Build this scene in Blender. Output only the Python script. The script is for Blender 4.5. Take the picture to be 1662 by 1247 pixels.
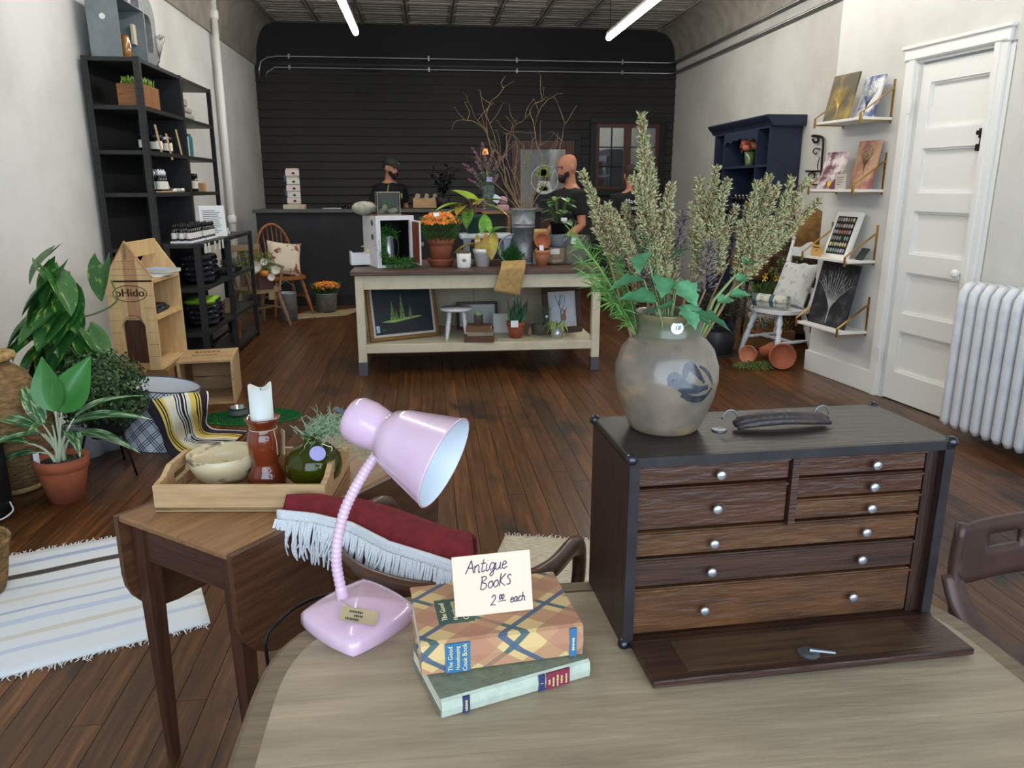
import bpy, math, random
from mathutils import Vector, Matrix, Euler, Quaternion, noise as mnoise
random.seed(7)
rnd = random.uniform
for o in list(bpy.data.objects): bpy.data.objects.remove(o)
scene = bpy.context.scene
COL = scene.collection
PI = math.pi
R = math.radians

# ------------------------------------------------------------------ camera
IMG_W, IMG_H, FPX = 1662.0, 1247.0, 1233.0
CAM_H, PITCH, YAW = 1.45, R(14.5), R(6.3)
cd = bpy.data.cameras.new('camera'); cam = bpy.data.objects.new('camera', cd); COL.objects.link(cam)
cam.location = (0, 0, CAM_H); cam.rotation_euler = (PI/2 - PITCH, 0, -YAW)
cd.sensor_fit = 'HORIZONTAL'; cd.sensor_width = 36.0; cd.lens = FPX/IMG_W*36.0
cd.clip_start = .02; cd.clip_end = 200
scene.camera = cam
_f = Vector((math.sin(YAW)*math.cos(PITCH), math.cos(YAW)*math.cos(PITCH), -math.sin(PITCH)))
_r = Vector((math.cos(YAW), -math.sin(YAW), 0)); _u = _r.cross(_f)
def ray(x, y): return _f + _r*((x-831.0)/FPX) - _u*((y-623.5)/FPX)
def atz(x, y, z=0.0):
    d = ray(x, y); return Vector((0, 0, CAM_H)) + d*((z-CAM_H)/d.z)
def aty(x, y, Y):
    d = ray(x, y); return Vector((0, 0, CAM_H)) + d*(Y/d.y)
def atx(x, y, X):
    d = ray(x, y); return Vector((0, 0, CAM_H)) + d*(X/d.x)

# ------------------------------------------------------------------ world, daylight, exposure
w = bpy.data.worlds.new('sky'); scene.world = w; w.use_nodes = True
bg = w.node_tree.nodes['Background']; bg.inputs[0].default_value = (.62, .78, 1.0, 1); bg.inputs[1].default_value = 1.6
def area(name, loc, rot, sx, sy, power, color):
    l = bpy.data.lights.new(name, 'AREA'); l.shape = 'RECTANGLE'; l.size = sx; l.size_y = sy
    l.energy = power; l.color = color
    o = bpy.data.objects.new(name, l); COL.objects.link(o); o.location = loc; o.rotation_euler = rot
    return o
# daylight entering through the shop front window behind the camera
area('shop_window_daylight', (.55, -.98, 1.75), (R(90), 0, 0), 4.6, 2.3, 80, (.72, .86, 1.0))
vs = scene.view_settings
scene.display_settings.display_device = 'sRGB'
vs.view_transform = 'Standard'; vs.look = 'None'; vs.gamma = 1.0; vs.use_curve_mapping = False
vs.exposure = .37

# ------------------------------------------------------------------ materials
def srgb(c):
    return tuple(((v/255)/12.92 if v/255 <= .04045 else ((v/255+.055)/1.055)**2.4) for v in c) + (1.0,)
MATS = {}
def M(name, c=(128,128,128), rough=.5, metal=0, c2=None, scale=6, stretch=(1,1,1), lo=.35, hi=.65, bump=0, bscale=60,
      trans=0, ior=1.45, emit=0, alpha=1, rand=0, detail=4, coat=0, coord='Object', sss=0):
    if name in MATS: return MATS[name]
    m = bpy.data.materials.new(name); m.use_nodes = True; nt = m.node_tree; N = nt.nodes; L = nt.links
    p = N['Principled BSDF']; p.inputs['Base Color'].default_value = srgb(c)
    p.inputs['Roughness'].default_value = rough; p.inputs['Metallic'].default_value = metal
    p.inputs['IOR'].default_value = ior
    if trans: p.inputs['Transmission Weight'].default_value = trans
    if coat: p.inputs['Coat Weight'].default_value = coat
    if emit:
        p.inputs['Emission Color'].default_value = srgb(c); p.inputs['Emission Strength'].default_value = emit
    tc = N.new('ShaderNodeTexCoord'); mp = N.new('ShaderNodeMapping'); mp.inputs['Scale'].default_value = stretch
    L.new(tc.outputs[coord], mp.inputs[0])
    out = None
    if c2:
        nz = N.new('ShaderNodeTexNoise'); nz.inputs['Scale'].default_value = scale; nz.inputs['Detail'].default_value = detail
        nz.inputs['Roughness'].default_value = .6
        L.new(mp.outputs[0], nz.inputs['Vector'])
        cr = N.new('ShaderNodeValToRGB'); cr.color_ramp.elements[0].position = lo; cr.color_ramp.elements[1].position = hi
        cr.color_ramp.elements[0].color = srgb(c); cr.color_ramp.elements[1].color = srgb(c2)
        L.new(nz.outputs['Fac'], cr.inputs[0]); out = cr.outputs[0]
    if rand:
        oi = N.new('ShaderNodeObjectInfo'); hs = N.new('ShaderNodeHueSaturation')
        mr = N.new('ShaderNodeMapRange'); mr.inputs['To Min'].default_value = 1-rand; mr.inputs['To Max'].default_value = 1+rand
        L.new(oi.outputs['Random'], mr.inputs[0]); L.new(mr.outputs[0], hs.inputs['Value'])
        if out: L.new(out, hs.inputs['Color'])
        else: hs.inputs['Color'].default_value = srgb(c)
        out = hs.outputs[0]
    if out: L.new(out, p.inputs['Base Color'])
    if bump:
        nb = N.new('ShaderNodeTexNoise'); nb.inputs['Scale'].default_value = bscale; nb.inputs['Detail'].default_value = 3
        L.new(mp.outputs[0], nb.inputs['Vector'])
        b = N.new('ShaderNodeBump'); b.inputs['Strength'].default_value = bump; b.inputs['Distance'].default_value = .01
        L.new(nb.outputs['Fac'], b.inputs['Height']); L.new(b.outputs[0], p.inputs['Normal'])
    MATS[name] = m; return m
def wood(name, c, c2, axis=0, rough=.45, scale=5, rand=0, bump=.15, ratio=14, lo=.3, hi=.7):
    s = [ratio*1.0]*3; s[axis] = 1.0
    return M(name, c, rough, c2=c2, scale=scale, stretch=tuple(s), bump=bump, bscale=scale*3, rand=rand, lo=lo, hi=hi, detail=6)

# ------------------------------------------------------------------ mesh builder
class B:
    def __init__(s): s.v = []; s.f = []; s.mi = []; s.cur = 0; s.m = Matrix.Identity(4)
    def add(s, vs, fs):
        n = len(s.v); s.v += [tuple(s.m @ Vector(v)) for v in vs]
        s.f += [tuple(i+n for i in f) for f in fs]; s.mi += [s.cur]*len(fs); return s
    def at(s, loc=(0,0,0), rot=(0,0,0), sc=(1,1,1)):
        s.m = Matrix.LocRotScale(Vector(loc), Euler(rot), Vector(sc)); return s
    def mat(s, i): s.cur = i; return s
    def box(s, x0, x1, y0, y1, z0, z1, c=0.0):
        if c <= 0:
            return s.add([(x0,y0,z0),(x1,y0,z0),(x1,y1,z0),(x0,y1,z0),(x0,y0,z1),(x1,y0,z1),(x1,y1,z1),(x0,y1,z1)],
                  [(0,3,2,1),(4,5,6,7),(0,1,5,4),(1,2,6,5),(2,3,7,6),(3,0,4,7)])
        # chamfered box
        P = []
        for zz, i in ((z0,c),(z0+c,0),(z1-c,0),(z1,c)):
            P += [(x0+i+c*(i==0),y0+i,zz),(x1-i-c*(i==0),y0+i,zz),(x1-i,y0+i+c*(i==0),zz),(x1-i,y1-i-c*(i==0),zz),
                  (x1-i-c*(i==0),y1-i,zz),(x0+i+c*(i==0),y1-i,zz),(x0+i,y1-i-c*(i==0),zz),(x0+i,y0+i+c*(i==0),zz)]
        F = [tuple(range(7,-1,-1)), tuple(range(24,32))]
        for k in range(3):
            for j in range(8): F.append((k*8+j, k*8+(j+1)%8, (k+1)*8+(j+1)%8, (k+1)*8+j))
        return s.add(P, F)
    def cbox(s, c, d, ch=0.0):
        return s.box(c[0]-d[0]/2,c[0]+d[0]/2,c[1]-d[1]/2,c[1]+d[1]/2,c[2]-d[2]/2,c[2]+d[2]/2,ch)
    def lathe(s, prof, n=24, cap=True, c=(0,0,0)):
        vs = []; fs = []; k = len(prof)
        for i in range(n):
            a = 2*PI*i/n
            for r, z in prof: vs.append((c[0]+r*math.cos(a), c[1]+r*math.sin(a), c[2]+z))
        for i in range(n):
            j = (i+1) % n
            for t in range(k-1): fs.append((i*k+t, j*k+t, j*k+t+1, i*k+t+1))
        if cap:
            if prof[0][0] > 1e-5: fs.append(tuple(i*k for i in range(n-1,-1,-1)))
            if prof[-1][0] > 1e-5: fs.append(tuple(i*k+k-1 for i in range(n)))
        return s.add(vs, fs)
    def tube(s, pts, r, n=8, cap=True, flat=None):
        pts = [Vector(p) for p in pts]; K = len(pts)
        rs = list(r) if hasattr(r, '__len__') else [r]*K
        t0 = (pts[1]-pts[0]).normalized()
        up = Vector((0,0,1)) if abs(t0.z) < .9 else Vector((1,0,0))
        nrm = (up - t0*up.dot(t0)).normalized(); vs = []; fs = []
        for i, p in enumerate(pts):
            t = (pts[min(i+1,K-1)] - pts[max(i-1,0)])
            t = t.normalized() if t.length > 1e-9 else t0
            nrm = (nrm - t*nrm.dot(t)); nrm = nrm.normalized() if nrm.length > 1e-6 else t.orthogonal().normalized()
            b = t.cross(nrm)
            for j in range(n):
                a = 2*PI*j/n; e = flat if flat else 1
                vs.append(p + (nrm*math.cos(a)*e + b*math.sin(a))*rs[i])
        for i in range(K-1):
            for j in range(n):
                q = (j+1) % n; fs.append((i*n+j, i*n+q, (i+1)*n+q, (i+1)*n+j))
        if cap: fs.append(tuple(range(n-1,-1,-1))); fs.append(tuple((K-1)*n+j for j in range(n)))
        return s.add(vs, fs)
    def cyl(s, p0, p1, r0, r1=None, n=12): return s.tube([p0, p1], [r0, r0 if r1 is None else r1], n)
    def prism(s, poly, z0, z1):
        k = len(poly)
        vs = [(x,y,z0) for x,y in poly] + [(x,y,z1) for x,y in poly]
        fs = [tuple(range(k-1,-1,-1)), tuple(range(k,2*k))] + [(i,(i+1)%k,k+(i+1)%k,k+i) for i in range(k)]
        return s.add(vs, fs)
    def prismy(s, poly, y0, y1):   # polygon in x,z extruded along y
        k = len(poly)
        vs = [(x,y0,z) for x,z in poly] + [(x,y1,z) for x,z in poly]
        fs = [tuple(range(k)), tuple(range(2*k-1,k-1,-1))] + [((i+1)%k,i,k+i,k+(i+1)%k) for i in range(k)]
        return s.add(vs, fs)
    def prismx(s, poly, x0, x1):   # polygon in y,z extruded along x
        k = len(poly)
        vs = [(x0,y,z) for y,z in poly] + [(x1,y,z) for y,z in poly]
        fs = [tuple(range(k-1,-1,-1)), tuple(range(k,2*k))] + [(i,(i+1)%k,k+(i+1)%k,k+i) for i in range(k)]
        return s.add(vs, fs)
    def ball(s, c, r, n=10, m=7, sc=(1,1,1)):
        vs = [(c[0],c[1],c[2]-r*sc[2])]; fs = []
        for i in range(1, m):
            a = -PI/2 + PI*i/m
            for j in range(n):
                b = 2*PI*j/n; vs.append((c[0]+r*sc[0]*math.cos(a)*math.cos(b), c[1]+r*sc[1]*math.cos(a)*math.sin(b), c[2]+r*sc[2]*math.sin(a)))
        vs.append((c[0],c[1],c[2]+r*sc[2])); T = len(vs)-1
        for j in range(n):
            q = (j+1) % n; fs.append((0, 1+q, 1+j)); fs.append((T, 1+(m-2)*n+j, 1+(m-2)*n+q))
            for i in range(m-2): fs.append((1+i*n+j, 1+i*n+q, 1+(i+1)*n+q, 1+(i+1)*n+j))
        return s.add(vs, fs)
    def grid(s, fn, nu, nv, thick=0):
        vs = [Vector(fn(i/nu, j/nv)) for i in range(nu+1) for j in range(nv+1)]
        fs = [(i*(nv+1)+j, (i+1)*(nv+1)+j, (i+1)*(nv+1)+j+1, i*(nv+1)+j+1) for i in range(nu) for j in range(nv)]
        return s.add(vs, fs)
    def build(s, name, mats, parent=None, smooth=False, loc=None, rot=None):
        me = bpy.data.meshes.new(name); me.from_pydata([tuple(v) for v in s.v], [], s.f); me.update()
        if not isinstance(mats, (list, tuple)): mats = [mats]
        for m in mats: me.materials.append(m)
        if len(mats) > 1: me.polygons.foreach_set('material_index', s.mi)
        if smooth: me.polygons.foreach_set('use_smooth', [True]*len(me.polygons))
        return link(name, me, parent, loc, rot)
def link(name, data, parent=None, loc=None, rot=None, sc=None):
    o = bpy.data.objects.new(name, data); COL.objects.link(o)
    if parent: o.parent = parent
    if loc is not None: o.location = loc
    if rot is not None: o.rotation_euler = rot
    if sc is not None: o.scale = sc
    return o
def smooth_mod(o, lv=1):
    m = o.modifiers.new('sub', 'SUBSURF'); m.levels = lv; m.render_levels = lv
    for p in o.data.polygons: p.use_smooth = True
    return o
def solid(o, t, off=0):
    m = o.modifiers.new('solid', 'SOLIDIFY'); m.thickness = t; m.offset = off; return o
def autosm(o, ang=40):
    for p in o.data.polygons: p.use_smooth = True
    o.data.set_sharp_from_angle(angle=R(ang)); return o
def tag(o, label, cat, group=None):
    o['label'] = label; o['category'] = cat
    if group: o['group'] = group
    return o
def thing(name, label, cat, loc=(0,0,0), rz=0, group=None, rot=None):
    o = bpy.data.objects.new(name, None); COL.objects.link(o); o.location = loc
    o.rotation_euler = rot if rot else (0,0,rz); o.empty_display_size = .1
    return tag(o, label, cat, group)
def struct(o): o['kind'] = 'structure'; return o
def stuff(o): o['kind'] = 'stuff'; return o
def text(name, s, size, mat, parent, loc, rot=(PI/2,0,0), align='CENTER', shear=0, ext=.0004, sx=1):
    c = bpy.data.curves.new('t', 'FONT'); c.body = s; c.size = size; c.align_x = align; c.align_y = 'CENTER'; c.extrude = ext
    c.shear = shear; c.resolution_u = 2
    t = bpy.data.objects.new('t', c); COL.objects.link(t)
    dg = bpy.context.evaluated_depsgraph_get(); me = bpy.data.meshes.new_from_object(t.evaluated_get(dg))
    bpy.data.objects.remove(t); bpy.data.curves.remove(c)
    me.materials.clear(); me.materials.append(mat)
    return link(name, me, parent, loc, rot, (sx,1,1))
def bez(p0, p1, p2, n=8):
    p0, p1, p2 = Vector(p0), Vector(p1), Vector(p2)
    return [p0*(1-t)**2 + p1*2*t*(1-t) + p2*t*t for t in [i/n for i in range(n+1)]]
def spline(pts, n=6):
    P = [Vector(p) for p in pts]; P = [P[0]*2-P[1]] + P + [P[-1]*2-P[-2]]; out = []
    for i in range(1, len(P)-2):
        a, b, c, d = P[i-1], P[i], P[i+1], P[i+2]
        for k in range(n):
            t = k/n
            out.append(((b*2) + (c-a)*t + (a*2-b*5+c*4-d)*t*t + (b*3-a-c*3+d)*t**3)*.5)
    out.append(P[-2]); return out

def blur_print(name, n, size, mat, parent, loc, rot):
    """a line of print too small to read: a row of little uneven strokes"""
    b = B(); x = -n*size*.34
    for i in range(n):
        wd = size*random.choice((.28,.4,.46)); h = size*random.choice((.55,.7,.72)); b.box(x,x+wd,-h/2,h/2,0,.0004); b.box(x+wd*.3,x+wd*.55,h/2,h/2+size*.12*random.choice((0,1)),0,.0003); x += wd+size*.2
    return stuff(b.build(name, mat, parent, loc=loc, rot=rot))
# ================================================================== SETTING
WL, WR, WB, CEIL = -2.40, 3.86, 12.10, 3.74
plaster = M('plaster', (216,216,212), .75, c2=(196,194,188), scale=1.1, lo=.4, hi=.75, bump=.25, bscale=14)
plaster_left = M('plaster_left', (222,224,224), .75, c2=(196,195,190), scale=.9, lo=.4, hi=.72, bump=.35, bscale=9)
white_paint = M('white_paint', (236,236,232), .45, bump=.05, bscale=30)
black_paint = M('black_paint', (44,42,40), .55, c2=(52,49,46), scale=3, bump=.12, bscale=20)
black_flat = M('black_flat', (24,24,25), .7)

# floor: a dark slab in the joints and real planks on it
def floor_material():
    m = bpy.data.materials.new('floor_planks'); m.use_nodes = True; N = m.node_tree.nodes; L = m.node_tree.links; p = N['Principled BSDF']
    geo = N.new('ShaderNodeNewGeometry'); oi = N.new('ShaderNodeObjectInfo')
    mp = N.new('ShaderNodeMapping'); mp.inputs['Scale'].default_value = (30, 1.6, 1); L.new(geo.outputs['Position'], mp.inputs[0])
    cb = N.new('ShaderNodeVectorMath'); cb.operation = 'ADD'; L.new(mp.outputs[0], cb.inputs[0])
    mul = N.new('ShaderNodeMath'); mul.operation = 'MULTIPLY'; mul.inputs[1].default_value = 57; L.new(oi.outputs['Random'], mul.inputs[0])
    L.new(mul.outputs[0], cb.inputs[1])
    g = N.new('ShaderNodeTexNoise'); g.inputs['Scale'].default_value = 1.6; g.inputs['Detail'].default_value = 7; g.inputs['Roughness'].default_value = .65
    L.new(cb.outputs[0], g.inputs['Vector'])
    cr = N.new('ShaderNodeValToRGB'); e = cr.color_ramp.elements
    e[0].position = .25; e[0].color = srgb((42,25,13)); e[1].position = .8; e[1].color = srgb((140,90,44))
    x = cr.color_ramp.elements.new(.52); x.color = srgb((88,54,26)); L.new(g.outputs['Fac'], cr.inputs[0])
    hs = N.new('ShaderNodeHueSaturation'); mr = N.new('ShaderNodeMapRange'); mr.inputs['To Min'].default_value = .72; mr.inputs['To Max'].default_value = 1.25
    L.new(oi.outputs['Random'], mr.inputs[0]); L.new(mr.outputs[0], hs.inputs['Value']); L.new(cr.outputs[0], hs.inputs['Color'])
    # worn dark stains and pale scuffs with shapes of their own
    n2 = N.new('ShaderNodeTexNoise'); n2.inputs['Scale'].default_value = 1.3; n2.inputs['Detail'].default_value = 8; n2.inputs['Roughness'].default_value = .7
    m2 = N.new('ShaderNodeMapping'); m2.inputs['Scale'].default_value = (1.5, .8, 1); m2.inputs['Location'].default_value = (3.1, .4, 0)
    L.new(geo.outputs['Position'], m2.inputs[0]); L.new(m2.outputs[0], n2.inputs['Vector'])
    r2 = N.new('ShaderNodeValToRGB'); r2.color_ramp.elements[0].position = .54; r2.color_ramp.elements[1].position = .64; L.new(n2.outputs['Fac'], r2.inputs[0])
    mx = N.new('ShaderNodeMixRGB'); mx.inputs[2].default_value = srgb((34,25,19)); L.new(r2.outputs[0], mx.inputs[0]); L.new(hs.outputs[0], mx.inputs[1])
    n3 = N.new('ShaderNodeTexNoise'); n3.inputs['Scale'].default_value = 7; n3.inputs['Detail'].default_value = 9; n3.inputs['Roughness'].default_value = .72; L.new(geo.outputs['Position'], n3.inputs['Vector'])
    r3 = N.new('ShaderNodeValToRGB'); r3.color_ramp.elements[0].position = .66; r3.color_ramp.elements[1].position = .76
    r3.color_ramp.elements[1].color = (.55,.55,.55,1); L.new(n3.outputs['Fac'], r3.inputs[0])
    m3 = N.new('ShaderNodeMixRGB'); m3.inputs[2].default_value = srgb((150,128,104)); L.new(r3.outputs[0], m3.inputs[0]); L.new(mx.outputs[0], m3.inputs[1])
    L.new(m3.outputs[0], p.inputs['Base Color'])
    rr = N.new('ShaderNodeMapRange'); rr.inputs['To Min'].default_value = .20; rr.inputs['To Max'].default_value = .5; L.new(n2.outputs['Fac'], rr.inputs[0]); L.new(rr.outputs[0], p.inputs['Roughness'])
    b = N.new('ShaderNodeBump'); b.inputs['Strength'].default_value = .12; b.inputs['Distance'].default_value = .005; L.new(g.outputs['Fac'], b.inputs['Height']); L.new(b.outputs[0], p.inputs['Normal'])
    return m
fmat = floor_material()
floor = struct(B().box(WL-.2, WR+.2, -1.1, WB+.2, -.12, -.012).build('floor', M('floor_gap', (20,14,10), .8)))
PW = .0862; nrow = int((WR-WL)/PW)+1
lens = [2.6, 3.4, 4.3]
pm = []
for ln in lens:
    me = B().box(-PW/2+.0011, PW/2-.0011, 0, ln-.002, -.012, 0).build('plank', fmat).data; pm.append(me)
for o in [o for o in bpy.data.objects if o.name.startswith('plank')]: bpy.data.objects.remove(o)
for i in range(nrow):
    y = -1.05 - rnd(0, 1.2); x = WL + PW*(i+.5)
    for k in range(5):
        j = random.choice((0,1,2))
        if y > WB: break
        if y + lens[j] > WB + 1.6: j = 0
        if y+lens[j] > -.3: link('plank', pm[j], floor, (x, y, 0))
        y += lens[j]
# ceiling: pressed tin panels
tin = M('pressed_tin', (176,170,160), .5, c2=(150,145,136), scale=5, bump=.3, bscale=40, metal=.15)
ceiling = struct(B().box(WL, WR, -1.1, WB, CEIL, CEIL+.1).build('ceiling', tin))
pb = B(); s = .30
pb.box(-.29,.29,-.29,.29,-.006,0)
for a in (-.285,.285):
    pb.box(a-.012,a+.012,-.3,.3,-.022,-.006); pb.box(-.3,.3,a-.012,a+.012,-.016,-.006)
for q in range(4):
    yy = -.21+q*.14; pb.box(-.25,.25,yy-.035,yy+.035,-.012,-.006)
tp = pb.build('panel', tin, ceiling, loc=(WL+.6, 8.6, CEIL)); first = True
for i in range(9):
    for k in range(6):
        x, y = WL+.65+i*.62, 8.5+k*.62
        if first: tp.location = (x, y, CEIL); first = False
        else: link('panel', tp.data, ceiling, (x, y, CEIL))
# walls
wall_left = struct(B().box(WL-.15, WL, -1.1, WB+.1, -.1, CEIL+.1).build('wall_left', plaster_left))
wall_right = struct(B().box(WR, WR+.15, 5.6, WB+.1, -.1, CEIL+.1).build('wall_right', plaster))
# chase that juts into the room on the right, with the panelled door in it
CD = Vector((.13, -1, 0)).normalized(); CN = Vector((-1, -.13, 0)).normalized()
CP = Vector((3.085, 5.79, 0)); CROT = math.atan2(-CD.x, CD.y) # rz so local +Y == CD
def chase_pt(s, n=0, z=0): return CP + CD*s + CN*n + Vector((0,0,z))
def chase_at(x, y, n=0):    # pixel onto the chase plane (offset n)
    d = ray(x, y); o = Vector((0,0,CAM_H)); P0 = CP + CN*n
    return o + d*((P0-o).dot(CN)/d.dot(CN))
def chase_s(x, y, n=0):
    q = chase_at(x, y, n); return (q-CP).dot(CD), q.z
chase = bpy.data.objects.new('wall_chase', None)
b = B()   # local frame: x = along wall toward camera, y = out of wall into the chase, z up
DS0, DS1, DH = .875, 1.575, 2.235
b.box(0, DS0, 0, .12, -.1, CEIL); b.box(DS1, 6.9, 0, .12, -.1, CEIL); b.box(DS0, DS1, 0, .12, DH, CEIL)
b.box(0, .12, .12, 1.0, -.1, CEIL); b.box(DS0-.1, DS1+.1, .30, .32, 0, DH+.1)
bpy.data.objects.remove(chase)
CRZ = math.atan2(CD.y, CD.x)
chase = struct(b.build('wall_chase', plaster, None, loc=CP, rot=(0,0,CRZ)))
# NB local +y = CN rotated: wall body must lie away from the room
bb = B().box(-.018, DS0-.11, -.022, 0, 0, .165, .004)
bb.box(DS1+.06, 6.8, -.022, 0, 0, .165, .004); bb.box(-.022, 0, 0, .75, 0, .165)
struct(bb.build('baseboard_right', white_paint, None, loc=CP, rot=(0,0,CRZ)))
# door casing
cb = B()
cb.box(.752, .836, -.024, 0, 0, 2.25, .004); cb.box(.79, .842, -.034, 0, 0, 2.25, .004)
cb.box(1.462, 1.545, -.024, 0, 0, 2.25, .004); cb.box(1.458, 1.50, -.034, 0, 0, 2.25, .004)
cb.box(.74, 1.556, -.03, 0, 2.245, 2.325, .004); cb.box(.725, 1.57, -.045, 0, 2.318, 2.34, .004); cb.box(.755, 1.54, -.038, 0, 2.25, 2.27, .004)
cb.box(.842, .852, -.005, .10, 0, 2.24); cb.box(1.454, 1.462, -.005, .10, 0, 2.24); cb.box(.842, 1.462, -.005, .10, 2.228, 2.245)
struct(cb.build('trim_1', white_paint, None, loc=CP, rot=(0,0,CRZ)))
b = B()  # cover the slack of the wall opening behind the casing
b.box(DS0-.14, .845, .0, .11, 0, 2.25); b.box(1.46, DS1+.01, .0, .11, 0, 2.25)
struct(b.build('trim_2', white_paint, None, loc=CP, rot=(0,0,CRZ)))
door = struct(link('door_1', None, None, CP, (0,0,CRZ)))
x0, x1, yd = .853, 1.453, .012
rows = [(2.1,1.815),(1.695,1.415),(1.297,1.016),(.893,.615),(.491,.205)]
b = B(); b.box(x0, x0+.1, yd, yd+.04, .008, 2.215); b.box(x1-.042, x1, yd, yd+.04, .008, 2.215)
zz = [2.215] + [v for r_ in rows for v in r_] + [.008]
for i in range(0, 12, 2): b.box(x0+.1, x1-.042, yd, yd+.04, zz[i+1], zz[i])
b.build('stile_frame', white_paint, door)
for (zt, zb) in rows:
    p = B(); a0, a1 = x0+.1, x1-.042
    p.box(a0, a1, yd+.026, yd+.034, zb, zt)
    c = .014
    for (q0,q1,r0,r1) in ((a0,a1,zt-c,zt),(a0,a1,zb,zb+c),(a0,a0+c,zb+c,zt-c),(a1-c,a1,zb+c,zt-c)):
        p.box(q0,q1,yd+.012,yd+.026,r0,r1)
    p.build('panel', white_paint, door)
for zh in (1.97, .31):
    h = B().box(.822,.862,-.038,-.030,zh-.05,zh+.05,.003); h.cyl((.856,-.04,zh-.05),(.856,-.04,zh+.05),.006,n=8); h.build('hinge', white_paint, door)
kn = B().box(1.412,1.446,.006,.012,.80,1.0,.003); kn.cyl((1.428,.01,.936),(1.428,-.03,.936),.010,n=12); kn.ball((1.428,-.048,.936),.028,14,9,(1,.8,1))
kn.build('door_knob', white_paint, door, smooth=True)
blk = M('black_iron', (24,23,23), .45, metal=.6)
la = B().box(1.405,1.45,-.004,.012,1.735,1.79,.004); la.box(1.43,1.462,-.046,-.03,1.75,1.775,.003); la.cyl((1.436,-.01,1.735),(1.436,-.01,1.70),.006,n=8); la.box(1.42,1.446,-.03,-.012,1.66,1.70,.004)
la.build('latch', blk, door)
# back wall: black lap siding
wall_back = struct(B().box(WL, WR, WB, WB+.15, -.1, CEIL+.1).build('wall_back', black_flat))
bh = .122; sm = B().prismx([(0,0),(-.034,0),(-.035,.004),(-.006,bh),(0,bh)], 0, WR-WL).build('board', black_paint, wall_back, loc=(WL,WB,0)).data
for i in range(1, 26): link('board', sm, wall_back, (WL, WB, i*bh))
trimb = M('black_trim', (27,26,26), .5)
b = B().box(WL, WR, WB-.03, WB, 3.17, 3.20); struct(b.build('trim_3', trimb))
# coved cornices of pressed tin on both long walls
def cove(xw, sgn, name, y0, zb, sz):
    prof = [(0, zb-.06), (.03, zb-.06), (.03, zb)]
    for k in range(9):
        a = PI/2*k/8; prof.append((.03 + sz*(1-math.cos(a)), zb + (CEIL-zb-.02)*math.sin(a)))
    prof += [(.03+sz+.02, CEIL-.02), (.03+sz+.02, CEIL), (0, CEIL)]
    b = B(); pts = [(xw+sgn*x, z) for x, z in prof]
    if sgn < 0: pts = pts[::-1]
    b.prismy(pts, y0, WB); o = struct(b.build(name, tin)); autosm(o, 35)
cove(WL, 1, 'trim_4', -1.0, 3.22, .22); cove(WR, -1, 'trim_5', 5.6, 3.36, .26)
# shop front behind the camera: piers, sill, header and mullions around the big window
b = B(); b.box(WL, -1.75, -1.2, -1.05, -.1, CEIL); b.box(2.85, 4.1, -1.2, -1.05, -.1, CEIL)
b.box(-1.75, 2.85, -1.2, -1.05, 2.95, CEIL); b.box(-1.75, 2.85, -1.2, -1.05, -.1, .55)
struct(b.build('wall_front', plaster))
b = B()
for x in (-1.72, .55, 2.82): b.box(x-.03, x+.03, -1.17, -1.1, .55, 2.95)
b.box(-1.75, 2.85, -1.17, -1.1, .55, .60); b.box(-1.75, 2.85, -1.17, -1.1, 2.90, 2.95)
struct(b.build('window_2', trimb))

# ------------------------------------------------------------------ ceiling lights
led = M('led_white', (255,250,240), .3, emit=24)
for X, lab in ((-.757, 'glowing white tube light hanging above the counter side'), (2.246, 'glowing white tube light hanging near the conduits on the right')):
    t = thing('tube_light', lab, 'ceiling light', (X, 9.72, 3.2), 0, 'long tube lights under the tin ceiling')
    B().tube([(0,0,0),(0,-7.6,0)], .036, 12).build('tube', led, t, True)
    B().box(-.03,.03,-7.6,0,.03,.06).build('housing', M('fixture_white', (225,225,222), .4), t)
    for yy in (-.05, -2.4, -4.8, -7.2): B().cyl((0,yy,.06),(0,yy,CEIL-3.2),.004,n=6).build('cord', blk, t)
# conduits
steel = M('conduit_steel', (150,152,154), .35, metal=.85)
c = thing('conduit', 'upper steel conduit running across the black wall and along the right wall', 'conduit', (0,0,0))
y = WB-.062; z1, z0 = 3.28, 3.13
B().tube([(-2.33,y,3.0),(-2.33,y,3.1),(-2.30,y,3.2),(-2.2,y,z1-.02),(-2.05,y,z1),(3.70,y,z1),(3.79,y-.05,z1),(3.80,y-.2,z1),(3.80,5.9,z1)], .016, 8).build('pipe', steel, c, True)
for x in (-1.9, .1, 1.4, 3.0): B().box(x-.012,x+.012,y-.02,WB-.037,z1-.035,z1+.035).build('clamp', steel, c)
c = thing('conduit', 'lower steel conduit running across the black wall and along the right wall', 'conduit', (0,0,0))
B().tube([(-2.24,y,3.0),(-2.22,y,3.06),(-2.1,y,z0),(3.70,y,z0),(3.79,y-.05,z0),(3.80,y-.2,z0),(3.80,5.9,z0)], .016, 8).build('pipe', steel, c, True)
for x in (-1.9, .1, 1.4, 3.0): B().box(x-.012,x+.012,y-.02,WB-.037,z0-.03,z0+.03).build('clamp', steel, c)
# white drain pipe on the left wall
c = thing('wall_pipe', 'white vertical pipe running up the left wall', 'pipe', (WL+.07, 9.7, 0))
B().cyl((0,0,0),(0,0,CEIL),.037,n=12).build('pipe', white_paint, c, True)
for zc in (1.08, 3.35): B().lathe([(.042,-.05),(.052,-.03),(.052,.03),(.042,.05)],14,c=(0,0,zc)).build('collar', white_paint, c, True)

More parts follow.
